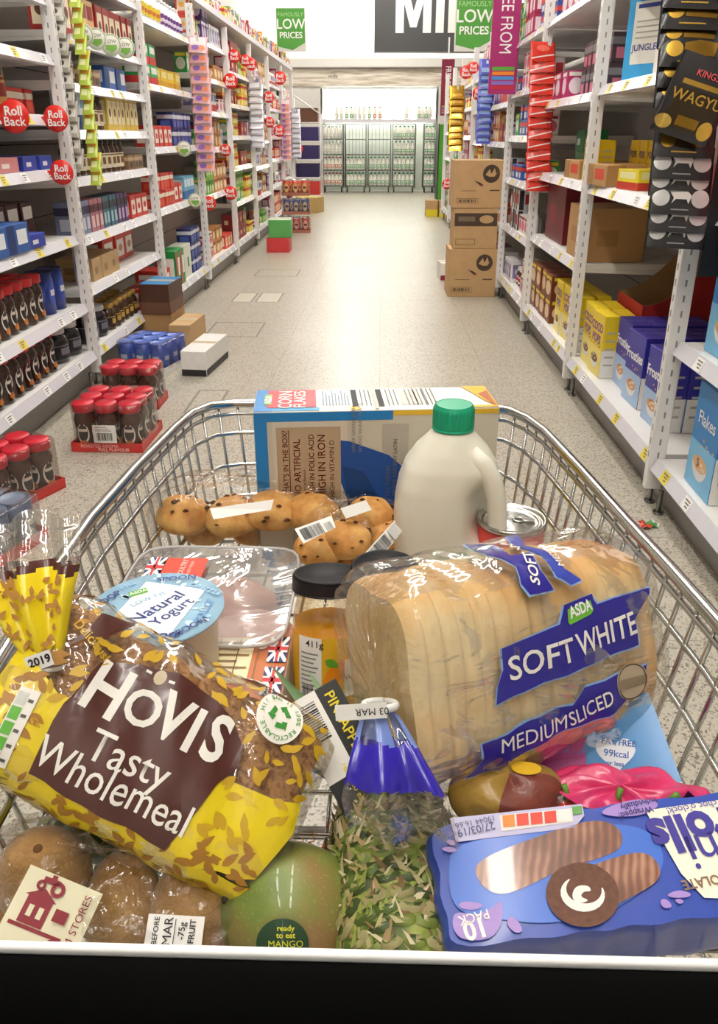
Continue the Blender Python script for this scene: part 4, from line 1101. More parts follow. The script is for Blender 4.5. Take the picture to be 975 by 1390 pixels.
for q, (px, py, X, r, kd, lab) in enumerate([
    (19, 158, -1.47, .062, 'red', 'large red Roll Back disc at the left edge of the photo'), (76, 161, -1.47, .056, 'red', 'red Roll Back disc level with the tall dark coffee jars, by the first post'),
    (84, 234, -1.47, .054, 'red', 'red Roll Back disc one shelf below, beside the first post'),
    (113, 48, -1.48, .052, 'w', 'pale green-ringed disc, leftmost of four under the dark red cartons'), (131, 53, -1.48, .052, 'w', 'pale green-ringed disc, second of four under the dark red cartons'),
    (151, 61, -1.48, .055, 'w', 'pale green-ringed disc, third of four under the dark red cartons'), (170, 65, -1.48, .055, 'w', 'pale green-ringed disc, fourth of four under the dark red cartons'),
    (250, 202, -1.48, .055, 'w', 'pale disc on the shelf edge below the dark blue packs'), (265, 272, -1.48, .055, 'w', 'pale disc one shelf lower below the light blue cartons'),
    (284, 276, -1.48, .06, 'red', 'red disc low on the third left-hand post'), (313, 262, -1.48, .065, 'red', 'red disc on the lower shelf edge past the third post'), (306, 204, -1.48, .055, 'red', 'small red disc at mid height past the third post'),
    (313, 110, -1.48, .07, 'red', 'red disc on the fourth post at head height'), (318, 76, -1.48, .06, 'red', 'red disc high by the fourth post'), (333, 82, -1.48, .06, 'red', 'left of a pair of small red discs high on the left'),
    (341, 87, -1.48, .065, 'red', 'right of a pair of small red discs high on the left'), (380, 106, -1.48, .09, 'red', 'red disc high on the far left shelving'), (365, 132, -1.48, .07, 'red', 'small red disc at head height on the far left shelving'),
    (366, 166, -1.48, .065, 'red', 'small red disc half way up the far left shelving'), (379, 178, -1.48, .08, 'red', 'red disc below half height on the far left shelving'), (404, 202, -1.48, .1, 'red', 'red disc at the far end of the left shelving'),
    (633, 98, .92, .07, 'red', 'lower red disc high on the far right shelving'), (643, 92, .92, .055, 'red', 'upper red disc high on the far right shelving'), (650, 127, .92, .06, 'red', 'red disc beside the blue hanging strip'), (607, 250, .92, .07, 'red', 'small red disc low at the far end of the right shelves')]):
    disc(px, py, X, r, kd, lab)

# ================================================================== hanging clip strips
def strip(X, Y, z0, z1, n, proto, desc, cat, tilt=0.35, w=.02, dx=0.0, group=None, wob=.06):
    t = thing('clip_strip', 'clip strip holding the ' + desc + 's', 'clip strip', (X, Y + .02, 0), 0)
    b = MB(); b.box(-w / 2, w / 2, -.001, .001, z0 - .02, z1 + .06, mat('dfe2e2', .3)); b.build('hanging_strip', t)
    rr = random.Random(n)
    for q in range(n):
        z = z0 + (z1 - z0) * q / n; xx = X + dx * q / n
        o = proto.copy() if proto.type == 'MESH' else None
        o = dup(proto, (xx + rr.uniform(-.004, .004), Y - .012, z), 0, '%s, number %d counting up its strip' % (desc, q + 1), group or desc + 's on the strip')
        o['category'] = cat; o.rotation_euler = (0, 0, 0)
        o.rotation_euler = (-tilt, rr.uniform(-wob, wob), rr.uniform(-.15, .15))
def flat_pack(name, w, h, body, decs, d=.014, bump=.5, coat=.5, metal=0):
    """sachet facing -y, bottom at z=0; decs: list of (shape, colour, metal)"""
    B = mat(body, .25 if coat else .5, metal, coat=coat, bump=bump, bscale=28)
    b = MB()
    def fn(u, v):
        a = 2 * PI * u; k = max(.05, 1 - abs(v * 2 - 1) ** 4)
        return V((w / 2 * math.cos(a), d / 2 * k * math.sin(a), h * v))
    b.grid(fn, 18, 10, B, True, None, True)
    fs = lambda x, y: V((x, -(d / 2) * max(.05, 1 - abs(y / h * 2 - 1) ** 4) * math.sqrt(max(0, 1 - (x / (w / 2)) ** 2)) - .0008 * 1, y))
    for k, (s_, c_, m_) in enumerate(decs):
        b.decal(s_, lambda x, y, k=k: fs(x, y) - V((0, .0006 * k, 0)), mat(c_, .25 if m_ else .45, m_, noise=.1 if m_ else 0), cut=.012)
    return P_(b.build(name))
yg = flat_pack('seasoning_sachet', .055, .10, 'b5cc4a', [(rect(-.02, .055, .02, .095), 'e6a437', 0), (rect(-.018, .02, .01, .05), 'e9efb0', 0)])
gy = flat_pack('seasoning_sachet', .08, .10, 'a9a49a', [(rect(-.03, .02, .03, .06), 'd6d2c8', 0), (ell(0, .04, .012, .012), '55504a', 0)])
pk = flat_pack('sweet_packet', .15, .13, 'dfa9b0', [(rect(-.06, .06, .06, .12), 'f0dcdc', 0), (ell(-.02, .04, .03, .02), '8a5fb0', 0), (ell(.03, .035, .025, .018), 'e98a5a', 0)])
sv = flat_pack('sweet_packet', .17, .15, 'bdbcc4', [(rect(-.06, .02, .06, .07), 'e2e2ea', 0), (ell(.02, .1, .03, .02), '6a6a90', 0)], metal=.4)
gd = flat_pack('sweet_packet', .16, .14, 'c79a2c', [(rect(-.05, .02, .05, .05), 'f0d070', 1)], metal=.8)
bl = flat_pack('sweet_packet', .14, .14, '4a55b8', [(rect(-.05, .02, .05, .06), '8aa9e0', 0)])
rd = flat_pack('sweet_packet', .15, .11, 'd93a2c', [(poly([(-.07, .008), (.07, .034), (.07, .041), (-.07, .015)]), 'f4e9e6', 0), (ell(0, .07, .04, .018), 'e86a58', 0)])
jg = flat_pack('jerky_packet', .17, .19, '1c1a1e', [(ell(-.045, .045, .022, .02), 'd9ad4a', 1), (poly([(-.02, .03), (.06, .028), (.07, .062), (.02, .068), (-.02, .06)]), 'a8823a', 1), (rect(-.035, .012, .035, .0155), 'cfa64a', .5)], d=.02)
js = flat_pack('jerky_packet', .17, .19, '232226', [(ell(-.055, .045, .024, .023), 'cfcfcf', .3), (ell(.055, .045, .026, .025), 'd9d9d9', .3), (poly([(-.025, .03), (-.02, .045), (-.03, .06), (.02, .062), (.03, .052), (.022, .03), (.016, .042), (-.014, .042)]), 'd9d6d2', 0), (rect(-.025, .012, .025, .0155), '8c8a8c', 0)], d=.02)
jw = flat_pack('jerky_packet', .165, .20, '201d21', [(rect(-.055, .128, .055, .140), 'cfa64a', .9), (rect(-.05, .068, .05, .0715), 'cfa64a', .9), (poly([(-.062, .120), (.062, .120), (.058, .082), (.070, .02), (-.070, .02), (-.058, .082)]), '3a2d1a', .3),
    (ell(-.06, .03, .022, .018), 'e6c468', 1), (ell(.055, .035, .02, .024), 'd9b050', 1), (rect(-.03, .03, .03, .055), '9a7730', 1), (move(text2d('WAGYU', .037, .012), 0, .10), 'd9b050', .8), (move(text2d('KINGS', .022, .012), 0, .160), 'd9555a', 0)], d=.022)
strip(-1.435, 4.20, 1.02, 1.86, 13, yg, 'yellow and green seasoning sachet', 'sachet', .5)
strip(-1.515, 4.16, 1.10, 1.95, 12, gy, 'grey clear seasoning sachet', 'sachet', .4)
strip(-1.46, 7.0, .98, 1.92, 13, pk, 'pink and violet sweet packet', 'packet', .45)
strip(-1.46, 10.0, 1.12, 1.80, 10, sv, 'silver sweet packet', 'packet', .4)
strip(-1.46, 13.0, .90, 1.70, 11, dict(a=pk)['a'], 'pale pink sweet packet at the far end', 'packet', .4)
strip(-1.46, 14.5, 0.9, 1.6, 9, sv, 'grey far sweet packet', 'packet', .4)
p0, p1 = ony(731, 248, 5.3), ony(737, 62, 5.3); strip(p0.x, 5.3, p0.z - .05, p1.z - .02, 13, rd, 'red and white sweet packet', 'packet', .35, dx=p1.x - p0.x)
p0, p1 = ony(618, 205, 9.35), ony(622, 125, 9.35); strip(p0.x, 9.35, p0.z, p1.z, 9, gd, 'gold foil packet', 'packet', .4)
p0, p1 = ony(656, 195, 7.95), ony(660, 92, 7.95); strip(p0.x, 7.95, p0.z, p1.z, 11, bl, 'blue hanging packet', 'packet', .4)
# black beef jerky on the nearest right post
YJ = 2.42
t = thing('clip_strip', 'black clip strip holding the black beef jerky packets', 'clip strip', (.99, YJ + .03, 0), 0)
b = MB(); b.box(-.035, .035, -.001, .001, .86, 1.72, mat('141416', .4)); b.build('hanging_strip', t)
jy = [(338, js, 0), (316, js, 1), (292, js, 2), (268, js, 3), (244, js, 4), (214, jg, 5), (148, jg, 6), (120, jg, 7), (92, jg, 8), (68, jg, 9), (40, jg, 10), (12, jg, 11)]
for py, pr, q in jy:
    p = ony(918 + (330 - py) * .075, py, YJ - .012 * 1)
    o = dup(pr, (p.x, YJ - .006 * (q % 3), p.z), 0, 'black jerky packet with %s windows, number %d counting up the strip' % ('silver' if pr is js else 'gold', q + 1), 'black jerky packets'); o['category'] = 'packet'; o.rotation_euler = (-.32, .04, -.06)
p = ony(918, 188, YJ - .05)
o = dup(jw, (p.x + .005, YJ - .05, p.z), 0, 'black KINGS WAGYU jerky packet hanging askew in front of the others', 'black jerky packets'); o['category'] = 'packet'; o.rotation_euler = (.12, .30, -.1)

# ================================================================== stock and cases on the floor
RW = mat('cf3a36', .45, noise=.04)
SHR = film('shrink_wrap', 'fbf6f4', .05, .12, .9, 22)
def jar_case(name, nx, ny, loc, rz, lab, jarp, pitch=.1, jh=.2, traycol=RW, words=None, sticker=True, jlab='red-lidded coffee jar in the shrink-wrapped tray', film_=True):
    t = thing(name, lab, 'case', loc, rz)
    w, d = nx * pitch + .01, ny * pitch + .01
    b = MB(); b.box(-w / 2, w / 2, -d / 2, d / 2, 0, .004, traycol)
    for q in ((-w / 2, w / 2, -d / 2, -d / 2 + .003), (-w / 2, w / 2, d / 2 - .003, d / 2), (-w / 2, -w / 2 + .003, -d / 2, d / 2), (w / 2 - .003, w / 2, -d / 2, d / 2)):
        b.box(*q, 0, .042, traycol)
    if words:
        for k, s_ in enumerate(words): b.decal(move(text2d(s_, .02, .02), (-.03, .03)[k], (.028, .012)[k]), lambda x, y: V((x, -d / 2 - .0008, y)), mat('f0d0c4', .5, noise=0))
    b.build('tray', t)
    if film_:
        b = MB(); top = jh + .006
        def fn(u, v):
            a = 2 * PI * u; ca, sa = math.cos(a), math.sin(a); e = (abs(ca) ** 7 + abs(sa) ** 7) ** (-1 / 7)
            k = 1 if v < .8 else 1 - (v - .8) * 1.2; zz = .03 + (top - .03) * min(1, v / .8) + (.006 * (v - .8) if v > .8 else 0)
            sc = math.sin(a * nx * 2) * .0025
            return V(((w / 2 + .002 + sc) * ca * e * k, (d / 2 + .002 + sc) * sa * e * k, zz))
        b.grid(fn, 40, 10, SHR, True, None, True); b.build('shrink_film', t)
    if sticker:
        b = MB(); f_ = lambda x, y: V((x, -d / 2 - .0035, y))
        b.decal(rect(-.05, .045, .05, .125), f_, PAPER); g_ = lambda x, y: V((x, -d / 2 - .0042, y)); b.decal(bars(-.035, .055, .035, .09, 16, nx), g_, INK)
        for k in range(3): b.decal(rect(-.04, .098 + k * .008, .03 - k * .01, .101 + k * .008), g_, mat('8a8886', .5, noise=0))
        b.build('barcode_label', t)
    M_ = Matrix.Rotation(rz, 4, 'Z')
    for i in range(nx):
        for j in range(ny):
            p = M_ @ V(((i - (nx - 1) / 2) * pitch, (j - (ny - 1) / 2) * pitch, .005)) + V(loc)
            o = dup(jarp, p, rz - PI / 2, '%s, %s column, %s row' % (jlab, ('left', 'middle', 'right', 'far right')[i], ('front', 'second', 'third', 'fourth')[j]), jlab + 's'); o['category'] = 'jar'
j_cf = P_(jar('coffee_jar', .048, .205, '4a2a20', 'c92a3a', 'fff', 'fff', waist=True, lidh=.04))
j_cf2 = P_(jar('coffee_jar', .048, .205, '5a3024', 'c92a3a', 'fff', 'fff', waist=False, lidh=.04)) if False else j_cf
jar_case('coffee_jar_case', 3, 3, (-1.165, 3.28, 0), -.02, 'shrink-wrapped case of red-lidded coffee jars marked ROASTED AROMA, on the floor behind the trolley', j_cf, words=('ROASTED AROMA', 'FULL FLAVOUR'), jlab='jar in the ROASTED AROMA floor case')
jar_case('coffee_jar_case', 3, 2, (-1.24, 3.80, 0), .0, 'second shrink-wrapped case of coffee jars just behind the front one', j_cf, pitch=.092, jlab='jar in the rear floor case')
jar_case('coffee_jar_case', 2, 3, (-1.37, 2.66, 0), -.42, 'shrink-wrapped case of red-lidded coffee jars at the left edge of the photo', j_cf, pitch=.1, jlab='jar in the left-edge floor case', sticker=False)
k_b2 = P_(can('food_can', .05, .17, '2c4aa8', '4f74d0', 'dfe4f2', lid='6a85d8', metal=0))
k_g2 = P_(can('food_can', .05, .16, '5d6a86', '8a93a8', 'dfe4f2', lid='7c879c', metal=0))
jar_case('can_case', 3, 3, (-1.33, 4.50, 0), -.25, 'shrink-wrapped case of blue-lidded tins behind the coffee jars on the floor', k_b2, pitch=.102, jh=.17, traycol=PAPER, sticker=False, jlab='tin in the blue floor case')
jar_case('can_case', 2, 2, (-1.26, 2.27, 0), -.3, 'shrink-wrapped case with dull blue tops, partly behind the yellow bread bag', k_g2, pitch=.11, jh=.16, sticker=False, jlab='tin in the dull blue floor case')

def kraft(name, w, d, h, loc, rz, lab, body=KRAFT, logo=None, top=None, low=None, cat='box'):
    t = thing(name, lab, cat, loc, rz)
    b = MB(); b.box(-w / 2, w / 2, -d / 2, d / 2, 0, h, body, bev=.004, mats={'+z': top} if top else None)
    f_ = lambda x, y: V((x, -d / 2 - .0008, y)); g_ = lambda x, y: V((x, -d / 2 - .0014, y)); s_ = lambda x, y: V((w / 2 + .0008, x, y))
    D = mat('4a3a2c', .7, noise=0)
    if low:
        b.decal(rect(-w * .49, .003, w * .49, h * low[1]), f_, low[0]); b.decal(rect(-d * .49, .003, d * .49, h * low[1]), s_, low[0])
    if logo == 'round':
        b.decal(ell(w * .24, h * .72, w * .17, w * .17, 26), f_, D); b.decal(poly([(w * .12, h * .7), (w * .2, h * .82), (w * .24, h * .72), (w * .3, h * .84), (w * .33, h * .72), (w * .38, h * .78), (w * .3, h * .66), (w * .2, h * .66)]), g_, body)
        b.decal(poly([(-w * .1, h * .58), (w * .02, h * .54), (w * .1, h * .48), (w * .04, h * .46), (-w * .04, h * .53)]), f_, D); b.decal(ell(w * .06, h * .47, w * .03, w * .015), g_, mat('b4553a', .6))
        b.decal(ring(0, 0, 0, 0), f_, D) if False else None
        b.decal(join2(*[rect(-w * .44 + 0, h * .1, -w * .0, h * .107), rect(-w * .44, h * .2, w * .0, h * .207), rect(-w * .44, h * .1, -w * .435, h * .207), rect(-w * .005, h * .1, 0, h * .207)]), f_, D)
        b.decal(bars(-w * .41, h * .12, -w * .03, h * .185, 14, 3), f_, D)
        b.decal(rect(-w * .35, h * .36, -w * .05, h * .37), f_, D); b.decal(rect(w * .22, h * .36, w * .42, h * .385), f_, D)
    elif logo == 'band':
        b.decal(rect(-w * .48, h * .56, w * .48, h * .88), f_, D); b.decal(ell(w * .24, h * .73, w * .16, h * .1), g_, KRAFT); b.decal(rect(-w * .4, h * .68, -w * .02, h * .8), g_, mat('7a6a56', .7))
        b.decal(join2(rect(-w * .44, h * .1, 0, h * .11), rect(-w * .44, h * .24, 0, h * .25), rect(-w * .44, h * .1, -w * .43, h * .25), rect(-w * .01, h * .1, 0, h * .25)), f_, D)
    b.build('carton_body', t)
    b = MB(); b.box(-w / 2 + .002, w / 2 - .002, -.024, .024, h - .001, h + .001, mat('d9c7a0', .3)); b.box(-w / 2 + .002, w / 2 - .002, -.0007, .0007, h, h + .0016, DUST); b.build('tape', t)
    return t
kraft('cardboard_box', .40, .36, .39, (.765, 6.93, 0), 0, 'brown cardboard box with round dark emblem at the bottom of the three-box stack', logo='round')
kraft('cardboard_box', .36, .34, .318, (.772, 6.93, .392), .0, 'brown cardboard box with dark printed band in the middle of the stack', logo='band')
kraft('cardboard_box', .40, .35, .36, (.775, 6.93, .712), .02, 'brown cardboard box with round dark emblem on top of the three-box stack', logo='round')
kraft('small_carton', .10, .2, .16, (.60, 7.66, 0), .1, 'small white and maroon carton on the floor behind the box stack', PAPER, low=(MAROON, .3))
kraft('case', .2, .3, .26, (.84, 14.4 - .35, 0), 0, 'brown and yellow case on the floor at the far right, left of a pair', KRAFT, low=(mat('e3d42c', .5), .45))
kraft('case', .2, .3, .26, (1.05, 14.4 - .45, 0), 0, 'brown and yellow case on the floor at the far right, right of a pair', KRAFT, low=(mat('e3d42c', .5), .6)).location.x = 1.06
a = onz(254, 508, 0); kraft('white_carton', .145, .44, .145, ((onz(254, 512, 0) + onz(284, 512, 0)).x / 2 + .0, 4.29 + .22, 0), -.10, 'long white carton with a black base strip standing alone on the floor', mat('f0efec', .5), low=(mat('2c2a2c', .5), .28))
kraft('kraft_carton', .135, .36, .17, (-1.24, 5.02, 0), -.06, 'brown carton with dark base on the floor behind the white one', mat('c8a578', .7), low=(mat('5b3a2c', .6), .22))
kraft('kraft_carton', .2, .3, .2, (-1.43, 5.16, 0), -.05, 'brown carton carrying the blue-topped carton', mat('b08a5c', .7), low=(mat('4a3020', .6), .3))
kraft('chocolate_carton', .19, .3, .19, (-1.425, 5.15, .202), -.05, 'chocolate brown and blue carton on top of a brown one beside the left shelves', mat('4f3226', .5), top=mat('2f7fb8', .5), low=(mat('6b4a36', .5), .4))
kraft('tea_case', .26, .3, .16, (-1.20, 9.6, 0), 0, 'red case on the floor under the green one', mat('cf3f3f', .5)); kraft('tea_case', .26, .3, .20, (-1.18, 9.62, .162), .05, 'green case stacked on the red case on the floor', mat('5aa85a', .5), top=mat('d9e6cf', .5))
kraft('wrapped_case', .46, .36, .26, (-1.30, 14.75, 0), -.3, 'yellow-topped shrink-wrapped case on the floor at the far left', mat('c3a266', .5), top=mat('e3cf5a', .4))
k_o = P_(can('food_can', .055, .2, 'd2502f', 'efcf8a', '6a2a1f', lid='c9c9c9')); k_bb = P_(can('food_can', .055, .2, '4a5f9a', 'd9c0a0', '2c2f5a', lid='c9c9c9')); k_rr = P_(can('food_can', .055, .2, 'b84a44', 'e6b0a0', '6a2a1f', lid='c9c9c9'))
for q, (pr, nm) in enumerate(((k_rr, 'red'), (k_bb, 'blue'), (k_o, 'orange'))):
    jar_case('can_case', 3, 2, (-1.19, 11.6, q * .245), .05, 'shrink-wrapped case of %s cans, %s of the stack by the far left shelves' % (nm, ('bottom', 'middle', 'top')[q]), pr, pitch=.125, jh=.2, sticker=False, jlab='%s can in the far floor stack' % nm, traycol=mat('b0705a', .5))
# rack with boxed stock at the end of the left run
t = thing('tray_rack', 'tall white metal rack of boxed stock at the end of the left shelves', 'rack', (-1.42, 16.3, 0), 0)
b = MB()
for sx in (-.26, .26):
    for sy in (-.22, .22): b.tube([(sx, sy, 0), (sx, sy, 1.95 if sx < 0 else 1.62)], .014, RACK, 6)
for sy in (-.22, .22): b.tube([(-.26, sy, 1.95), (.26, sy, 1.62)], .012, RACK, 6)
b.build('frame', t)
for z in (.2, .52, .84, 1.16, 1.48):
    b = MB(); b.box(-.26, .26, -.22, .22, z - .02, z, RACK, bev=.003); b.build('shelf', t)
for z, c_, nm in ((.2, mat('c93a34', .5), 'red'), (.52, mat('2c2250', .5), 'dark blue'), (.84, mat('35285e', .5), 'purple'), (1.16, mat('3a2c66', .5), 'violet'), (1.48, mat('6a4530', .5), 'brown')):
    o = kraft('boxed_stock', .44, .36, .24, (-1.42, 16.28, z + .001), 0, '%s box of stock in the white rack at the end of the aisle' % nm, c_)
b = MB(); b.decal
wr = thing('crumpled_wrapper', 'small crumpled red and green wrapper on the floor under the right shelves', 'litter', onz(880, 715, 0.0), .3)
b.bm.free(); b = MB(); rr = random.Random(3)
b.grid(lambda u, v: V(((u - .5) * .06 + rr.uniform(-.004, .004), (v - .5) * .04 + rr.uniform(-.004, .004), .004 + rr.uniform(0, .014))), 6, 5, None, False, lambda u, v: mat('c9452c', .4) if u < .4 else (mat('3c9a4c', .4) if u < .7 else PAPER)); b.build('film_scrap', wr)
# ================================================================== groceries in the trolley
FILM = film('clear_bag_film', 'ffffff', .03, .10, 1.0, 26)
FILM2 = film('bread_bag_film', 'fdfbf6', .035, .08, 1.0, 14, milk=.02, stretch=(.6, 1.6, 1))
FZ = .7385                                     # top of the basket floor wires


def camframe(P, ang, tilt_up=0.0, yawr=0.0):
    """frame at P facing the viewer: x along the print (turned ang clockwise in view), z out of the face"""
    n = (EYE - P).normalized(); x = (RT * math.cos(ang) - UP * math.sin(ang)); x = (x - n * x.dot(n)).normalized()
    y = n.cross(x)
    M = Matrix((x, y, n)).transposed()
    M = M @ Matrix.Rotation(-tilt_up, 3, 'X') @ Matrix.Rotation(yawr, 3, 'Y')
    return M.to_4x4()


class Loaf:
    """rounded-square tube along local x, section half sizes a (y) and b (z); s = arc length from the middle of the +z face"""
    def __init__(s, L, a, b, e=4.5, sag=0.0):
        s.L, s.a, s.b, s.e, s.sag = L, a, b, e, sag
        N = 400; s.tab = [0.0]; pts = [s.sec(i / N * 2 * PI) for i in range(N + 1)]
        for i in range(N): s.tab.append(s.tab[-1] + (pts[i + 1] - pts[i]).length)
        s.per = s.tab[-1]
    def sec(s, th):       # th = 0 at +z face middle, growing towards +y
        c, q = math.cos(th), math.sin(th); k = (abs(c) ** s.e + abs(q) ** s.e) ** (-1 / s.e)
        return V((0, s.a * q * k, s.b * c * k))
    def th(s, arc):
        arc = arc % s.per; lo, hi = 0, 400
        while hi - lo > 1:
            m_ = (lo + hi) // 2
            if s.tab[m_] <= arc: lo = m_
            else: hi = m_
        f = (arc - s.tab[lo]) / max(1e-9, s.tab[hi] - s.tab[lo]); return (lo + f) / 400 * 2 * PI
    def endk(s, x):       # ends close in with a soft shoulder
        d = min(s.L / 2 - abs(x), .02) / .02; return 1 - .16 * (1 - max(0, d)) ** 2.2
    def pt(s, x, arc, off=0.0):
        th = s.th(arc); p = s.sec(th); n = V((0, p.y, p.z)).normalized(); k = s.endk(x)
        w_ = .0012 * math.sin(x * 90 + 3 * math.sin(th * 2)) + .0008 * math.sin(x * 210 + th * 5)
        return V((x, p.y * k, p.z * k)) + n * (off + w_)


def bread_mat(name, pale, mid, dark, axis_push, bumps=.35, scale=9, speck=None):
    m = bpy.data.materials.new(name); m.use_nodes = True; nt = m.node_tree; b = nt.nodes['Principled BSDF']; L = nt.links.new
    tc = nt.nodes.new('ShaderNodeTexCoord'); n = nt.nodes.new('ShaderNodeTexNoise'); n.inputs['Scale'].default_value = scale; n.inputs['Detail'].default_value = 6
    mp = nt.nodes.new('ShaderNodeMapping'); mp.inputs['Scale'].default_value = (1, 1, 1)
    L(tc.outputs['Object'], mp.inputs[0]); L(mp.outputs[0], n.inputs['Vector'])
    sx = nt.nodes.new('ShaderNodeSeparateXYZ'); L(tc.outputs['Object'], sx.inputs[0])
    ac = n.outputs['Fac']
    for ax, k, o in axis_push:
        mm = nt.nodes.new('ShaderNodeMath'); mm.operation = 'MULTIPLY_ADD'; mm.inputs[1].default_value = k; mm.inputs[2].default_value = o
        L(sx.outputs[ax], mm.inputs[0]); mx_ = nt.nodes.new('ShaderNodeMath'); mx_.operation = 'MAXIMUM'; mx_.inputs[1].default_value = 0; L(mm.outputs[0], mx_.inputs[0])
        ad = nt.nodes.new('ShaderNodeMath'); ad.operation = 'ADD'; L(ac, ad.inputs[0]); L(mx_.outputs[0], ad.inputs[1]); ac = ad.outputs[0]
    r = nt.nodes.new('ShaderNodeValToRGB'); e = r.color_ramp.elements; e[0].position = .38; e[0].color = (*lin(pale), 1); e[1].position = .95; e[1].color = (*lin(dark), 1)
    q = e.new(.64); q.color = (*lin(mid), 1)
    L(ac, r.inputs[0]); col = r.outputs[0]
    if speck:
        n3 = nt.nodes.new('ShaderNodeTexNoise'); n3.inputs['Scale'].default_value = 300; n3.inputs['Detail'].default_value = 2; L(tc.outputs['Object'], n3.inputs['Vector'])
        r3 = nt.nodes.new('ShaderNodeValToRGB'); r3.color_ramp.elements[0].position = .35; r3.color_ramp.elements[0].color = (*lin(speck), 1); r3.color_ramp.elements[1].position = .55; r3.color_ramp.elements[1].color = (1, 1, 1, 1)
        L(n3.outputs['Fac'], r3.inputs[0]); mu = nt.nodes.new('ShaderNodeMix'); mu.data_type = 'RGBA'; mu.blend_type = 'MULTIPLY'; mu.inputs[0].default_value = .8; L(col, mu.inputs[6]); L(r3.outputs[0], mu.inputs[7]); col = mu.outputs[2]
    L(col, b.inputs['Base Color']); b.inputs['Roughness'].default_value = .75; b.inputs['Subsurface Weight'].default_value = .15; b.inputs['Subsurface Radius'].default_value = (.006, .004, .002)
    n2 = nt.nodes.new('ShaderNodeTexNoise'); n2.inputs['Scale'].default_value = 130; n2.inputs['Detail'].default_value = 5; L(tc.outputs['Object'], n2.inputs['Vector'])
    bp = nt.nodes.new('ShaderNodeBump'); bp.inputs['Strength'].default_value = bumps; bp.inputs['Distance'].default_value = .003; L(n2.outputs['Fac'], bp.inputs['Height']); L(bp.outputs['Normal'], b.inputs['Normal'])
    return m


def bread_body(name, lf, m, parent, slice_=.0118, inset=.004, groove=.0016, seed=1, endmat=None):
    b = MB(); rr = random.Random(seed); nx = int((lf.L - .012) / slice_) * 6; x0 = -lf.L / 2 + .006; n = 72
    jit = [(rr.uniform(-.0012, .0012), rr.uniform(-.0012, .0012)) for _ in range(200)]
    def fn(u, v):
        x = x0 + (lf.L - .012) * u; k_ = u * nx / 6; fr = k_ - math.floor(k_); gr = groove * max(0, 1 - min(fr, 1 - fr) / .17) ** .8
        if u < .002 or u > .998: gr = 0
        p = lf.pt(x, v * lf.per, -inset - gr); j = jit[int(min(k_, 199)) % 200]
        return p + V((0, j[0], j[1]))
    b.grid(lambda u, v: fn(v, u), n, nx, m, True, None, True)
    for e in (0, 1):   # cut end faces, slightly domed
        b.grid(lambda u, v, e=e: (lambda p, c: c + (p - c) * v + V(((1 if e else -1) * .0025 * (1 - v * v), 0, 0)))(fn(e, u), V((fn(e, 0).x, 0, 0))), n, 8, endmat or m, True, None, True)
    return b.build(name, parent)


def bag_skin(name, lf, m, parent, off=.003, amp=.0016, x0=None, x1=None, seed=0):
    b = MB(); x0 = -lf.L / 2 - .002 if x0 is None else x0; x1 = lf.L / 2 + .002 if x1 is None else x1
    def fn(u, v):
        x = x0 + (x1 - x0) * v; th = u * 2 * PI
        w_ = amp * (math.sin(x * 120 + 4 * th + seed) * .5 + math.sin(x * 60 - 7 * th) * .4 + .5 * math.sin(th * 13 + x * 35))
        return lf.pt(max(-lf.L / 2, min(lf.L / 2, x)), u * lf.per, off + w_) + V((x - max(-lf.L / 2, min(lf.L / 2, x)), 0, 0))
    b.grid(fn, 110, 60, m, True, None, True)
    return b, fn


def cone_film(b, ringfn, tip, m, pleats=17, r1=.007, depth=.006, n=110, nv=16, seed=0):
    """film gathered from the end ring to the tied neck at tip"""
    c0 = sum((ringfn(i / 8) for i in range(8)), V((0, 0, 0))) / 8
    ax = (tip - c0); 
    def fn(u, v):
        p0 = ringfn(u); d = p0 - c0; d1 = d.normalized() * r1
        k = v ** .75
        q = c0 + ax * (v ** 1.6) + d * (1 - k) + d1 * k
        fold = depth * math.sin(pleats * 2 * PI * u + 2.5 * math.sin(2 * PI * u * 3 + seed)) * math.sin(PI * min(1, v * .98 + .02)) ** .8
        return q + d.normalized() * fold * (.4 + .6 * (1 - v)) + ax.normalized() * fold * .5
    b.grid(fn, n, nv, m, True, None, True)


def tail(name, parent, A, B, side, nrm, w0, w1, thick, matfn, pleats=6, nv=26, bend=0.0, flut=.006, seed=0):
    b = MB(); A, B, side, nrm = V(A), V(B), V(side).normalized(), V(nrm).normalized()
    def fn(u, v):
        th = 2 * PI * u; w = w0 + (w1 - w0) * min(1, v * 1.5) ** .8; c = A + (B - A) * v + nrm * (bend * math.sin(PI * v))
        t_ = thick * (.5 + .5 * math.sin(PI * min(1, v + .15)))
        x = math.cos(th) * w / 2; f_ = flut * min(1, v * 2) * math.sin(pleats * math.cos(th) * 2.2 + seed + v * 1.3)
        return c + side * x + nrm * (math.sin(th) * t_ / 2 + f_) + (B - A).normalized() * (flut * .8 * math.sin(math.cos(th) * 5 + seed) if v > .9 else 0)
    b.grid(fn, 64, nv, None, True, matfn, True)
    return b.build(name, parent)


def offmap(fn, e, nfn): return lambda x, y: fn(x, y) + nfn(x, y) * e

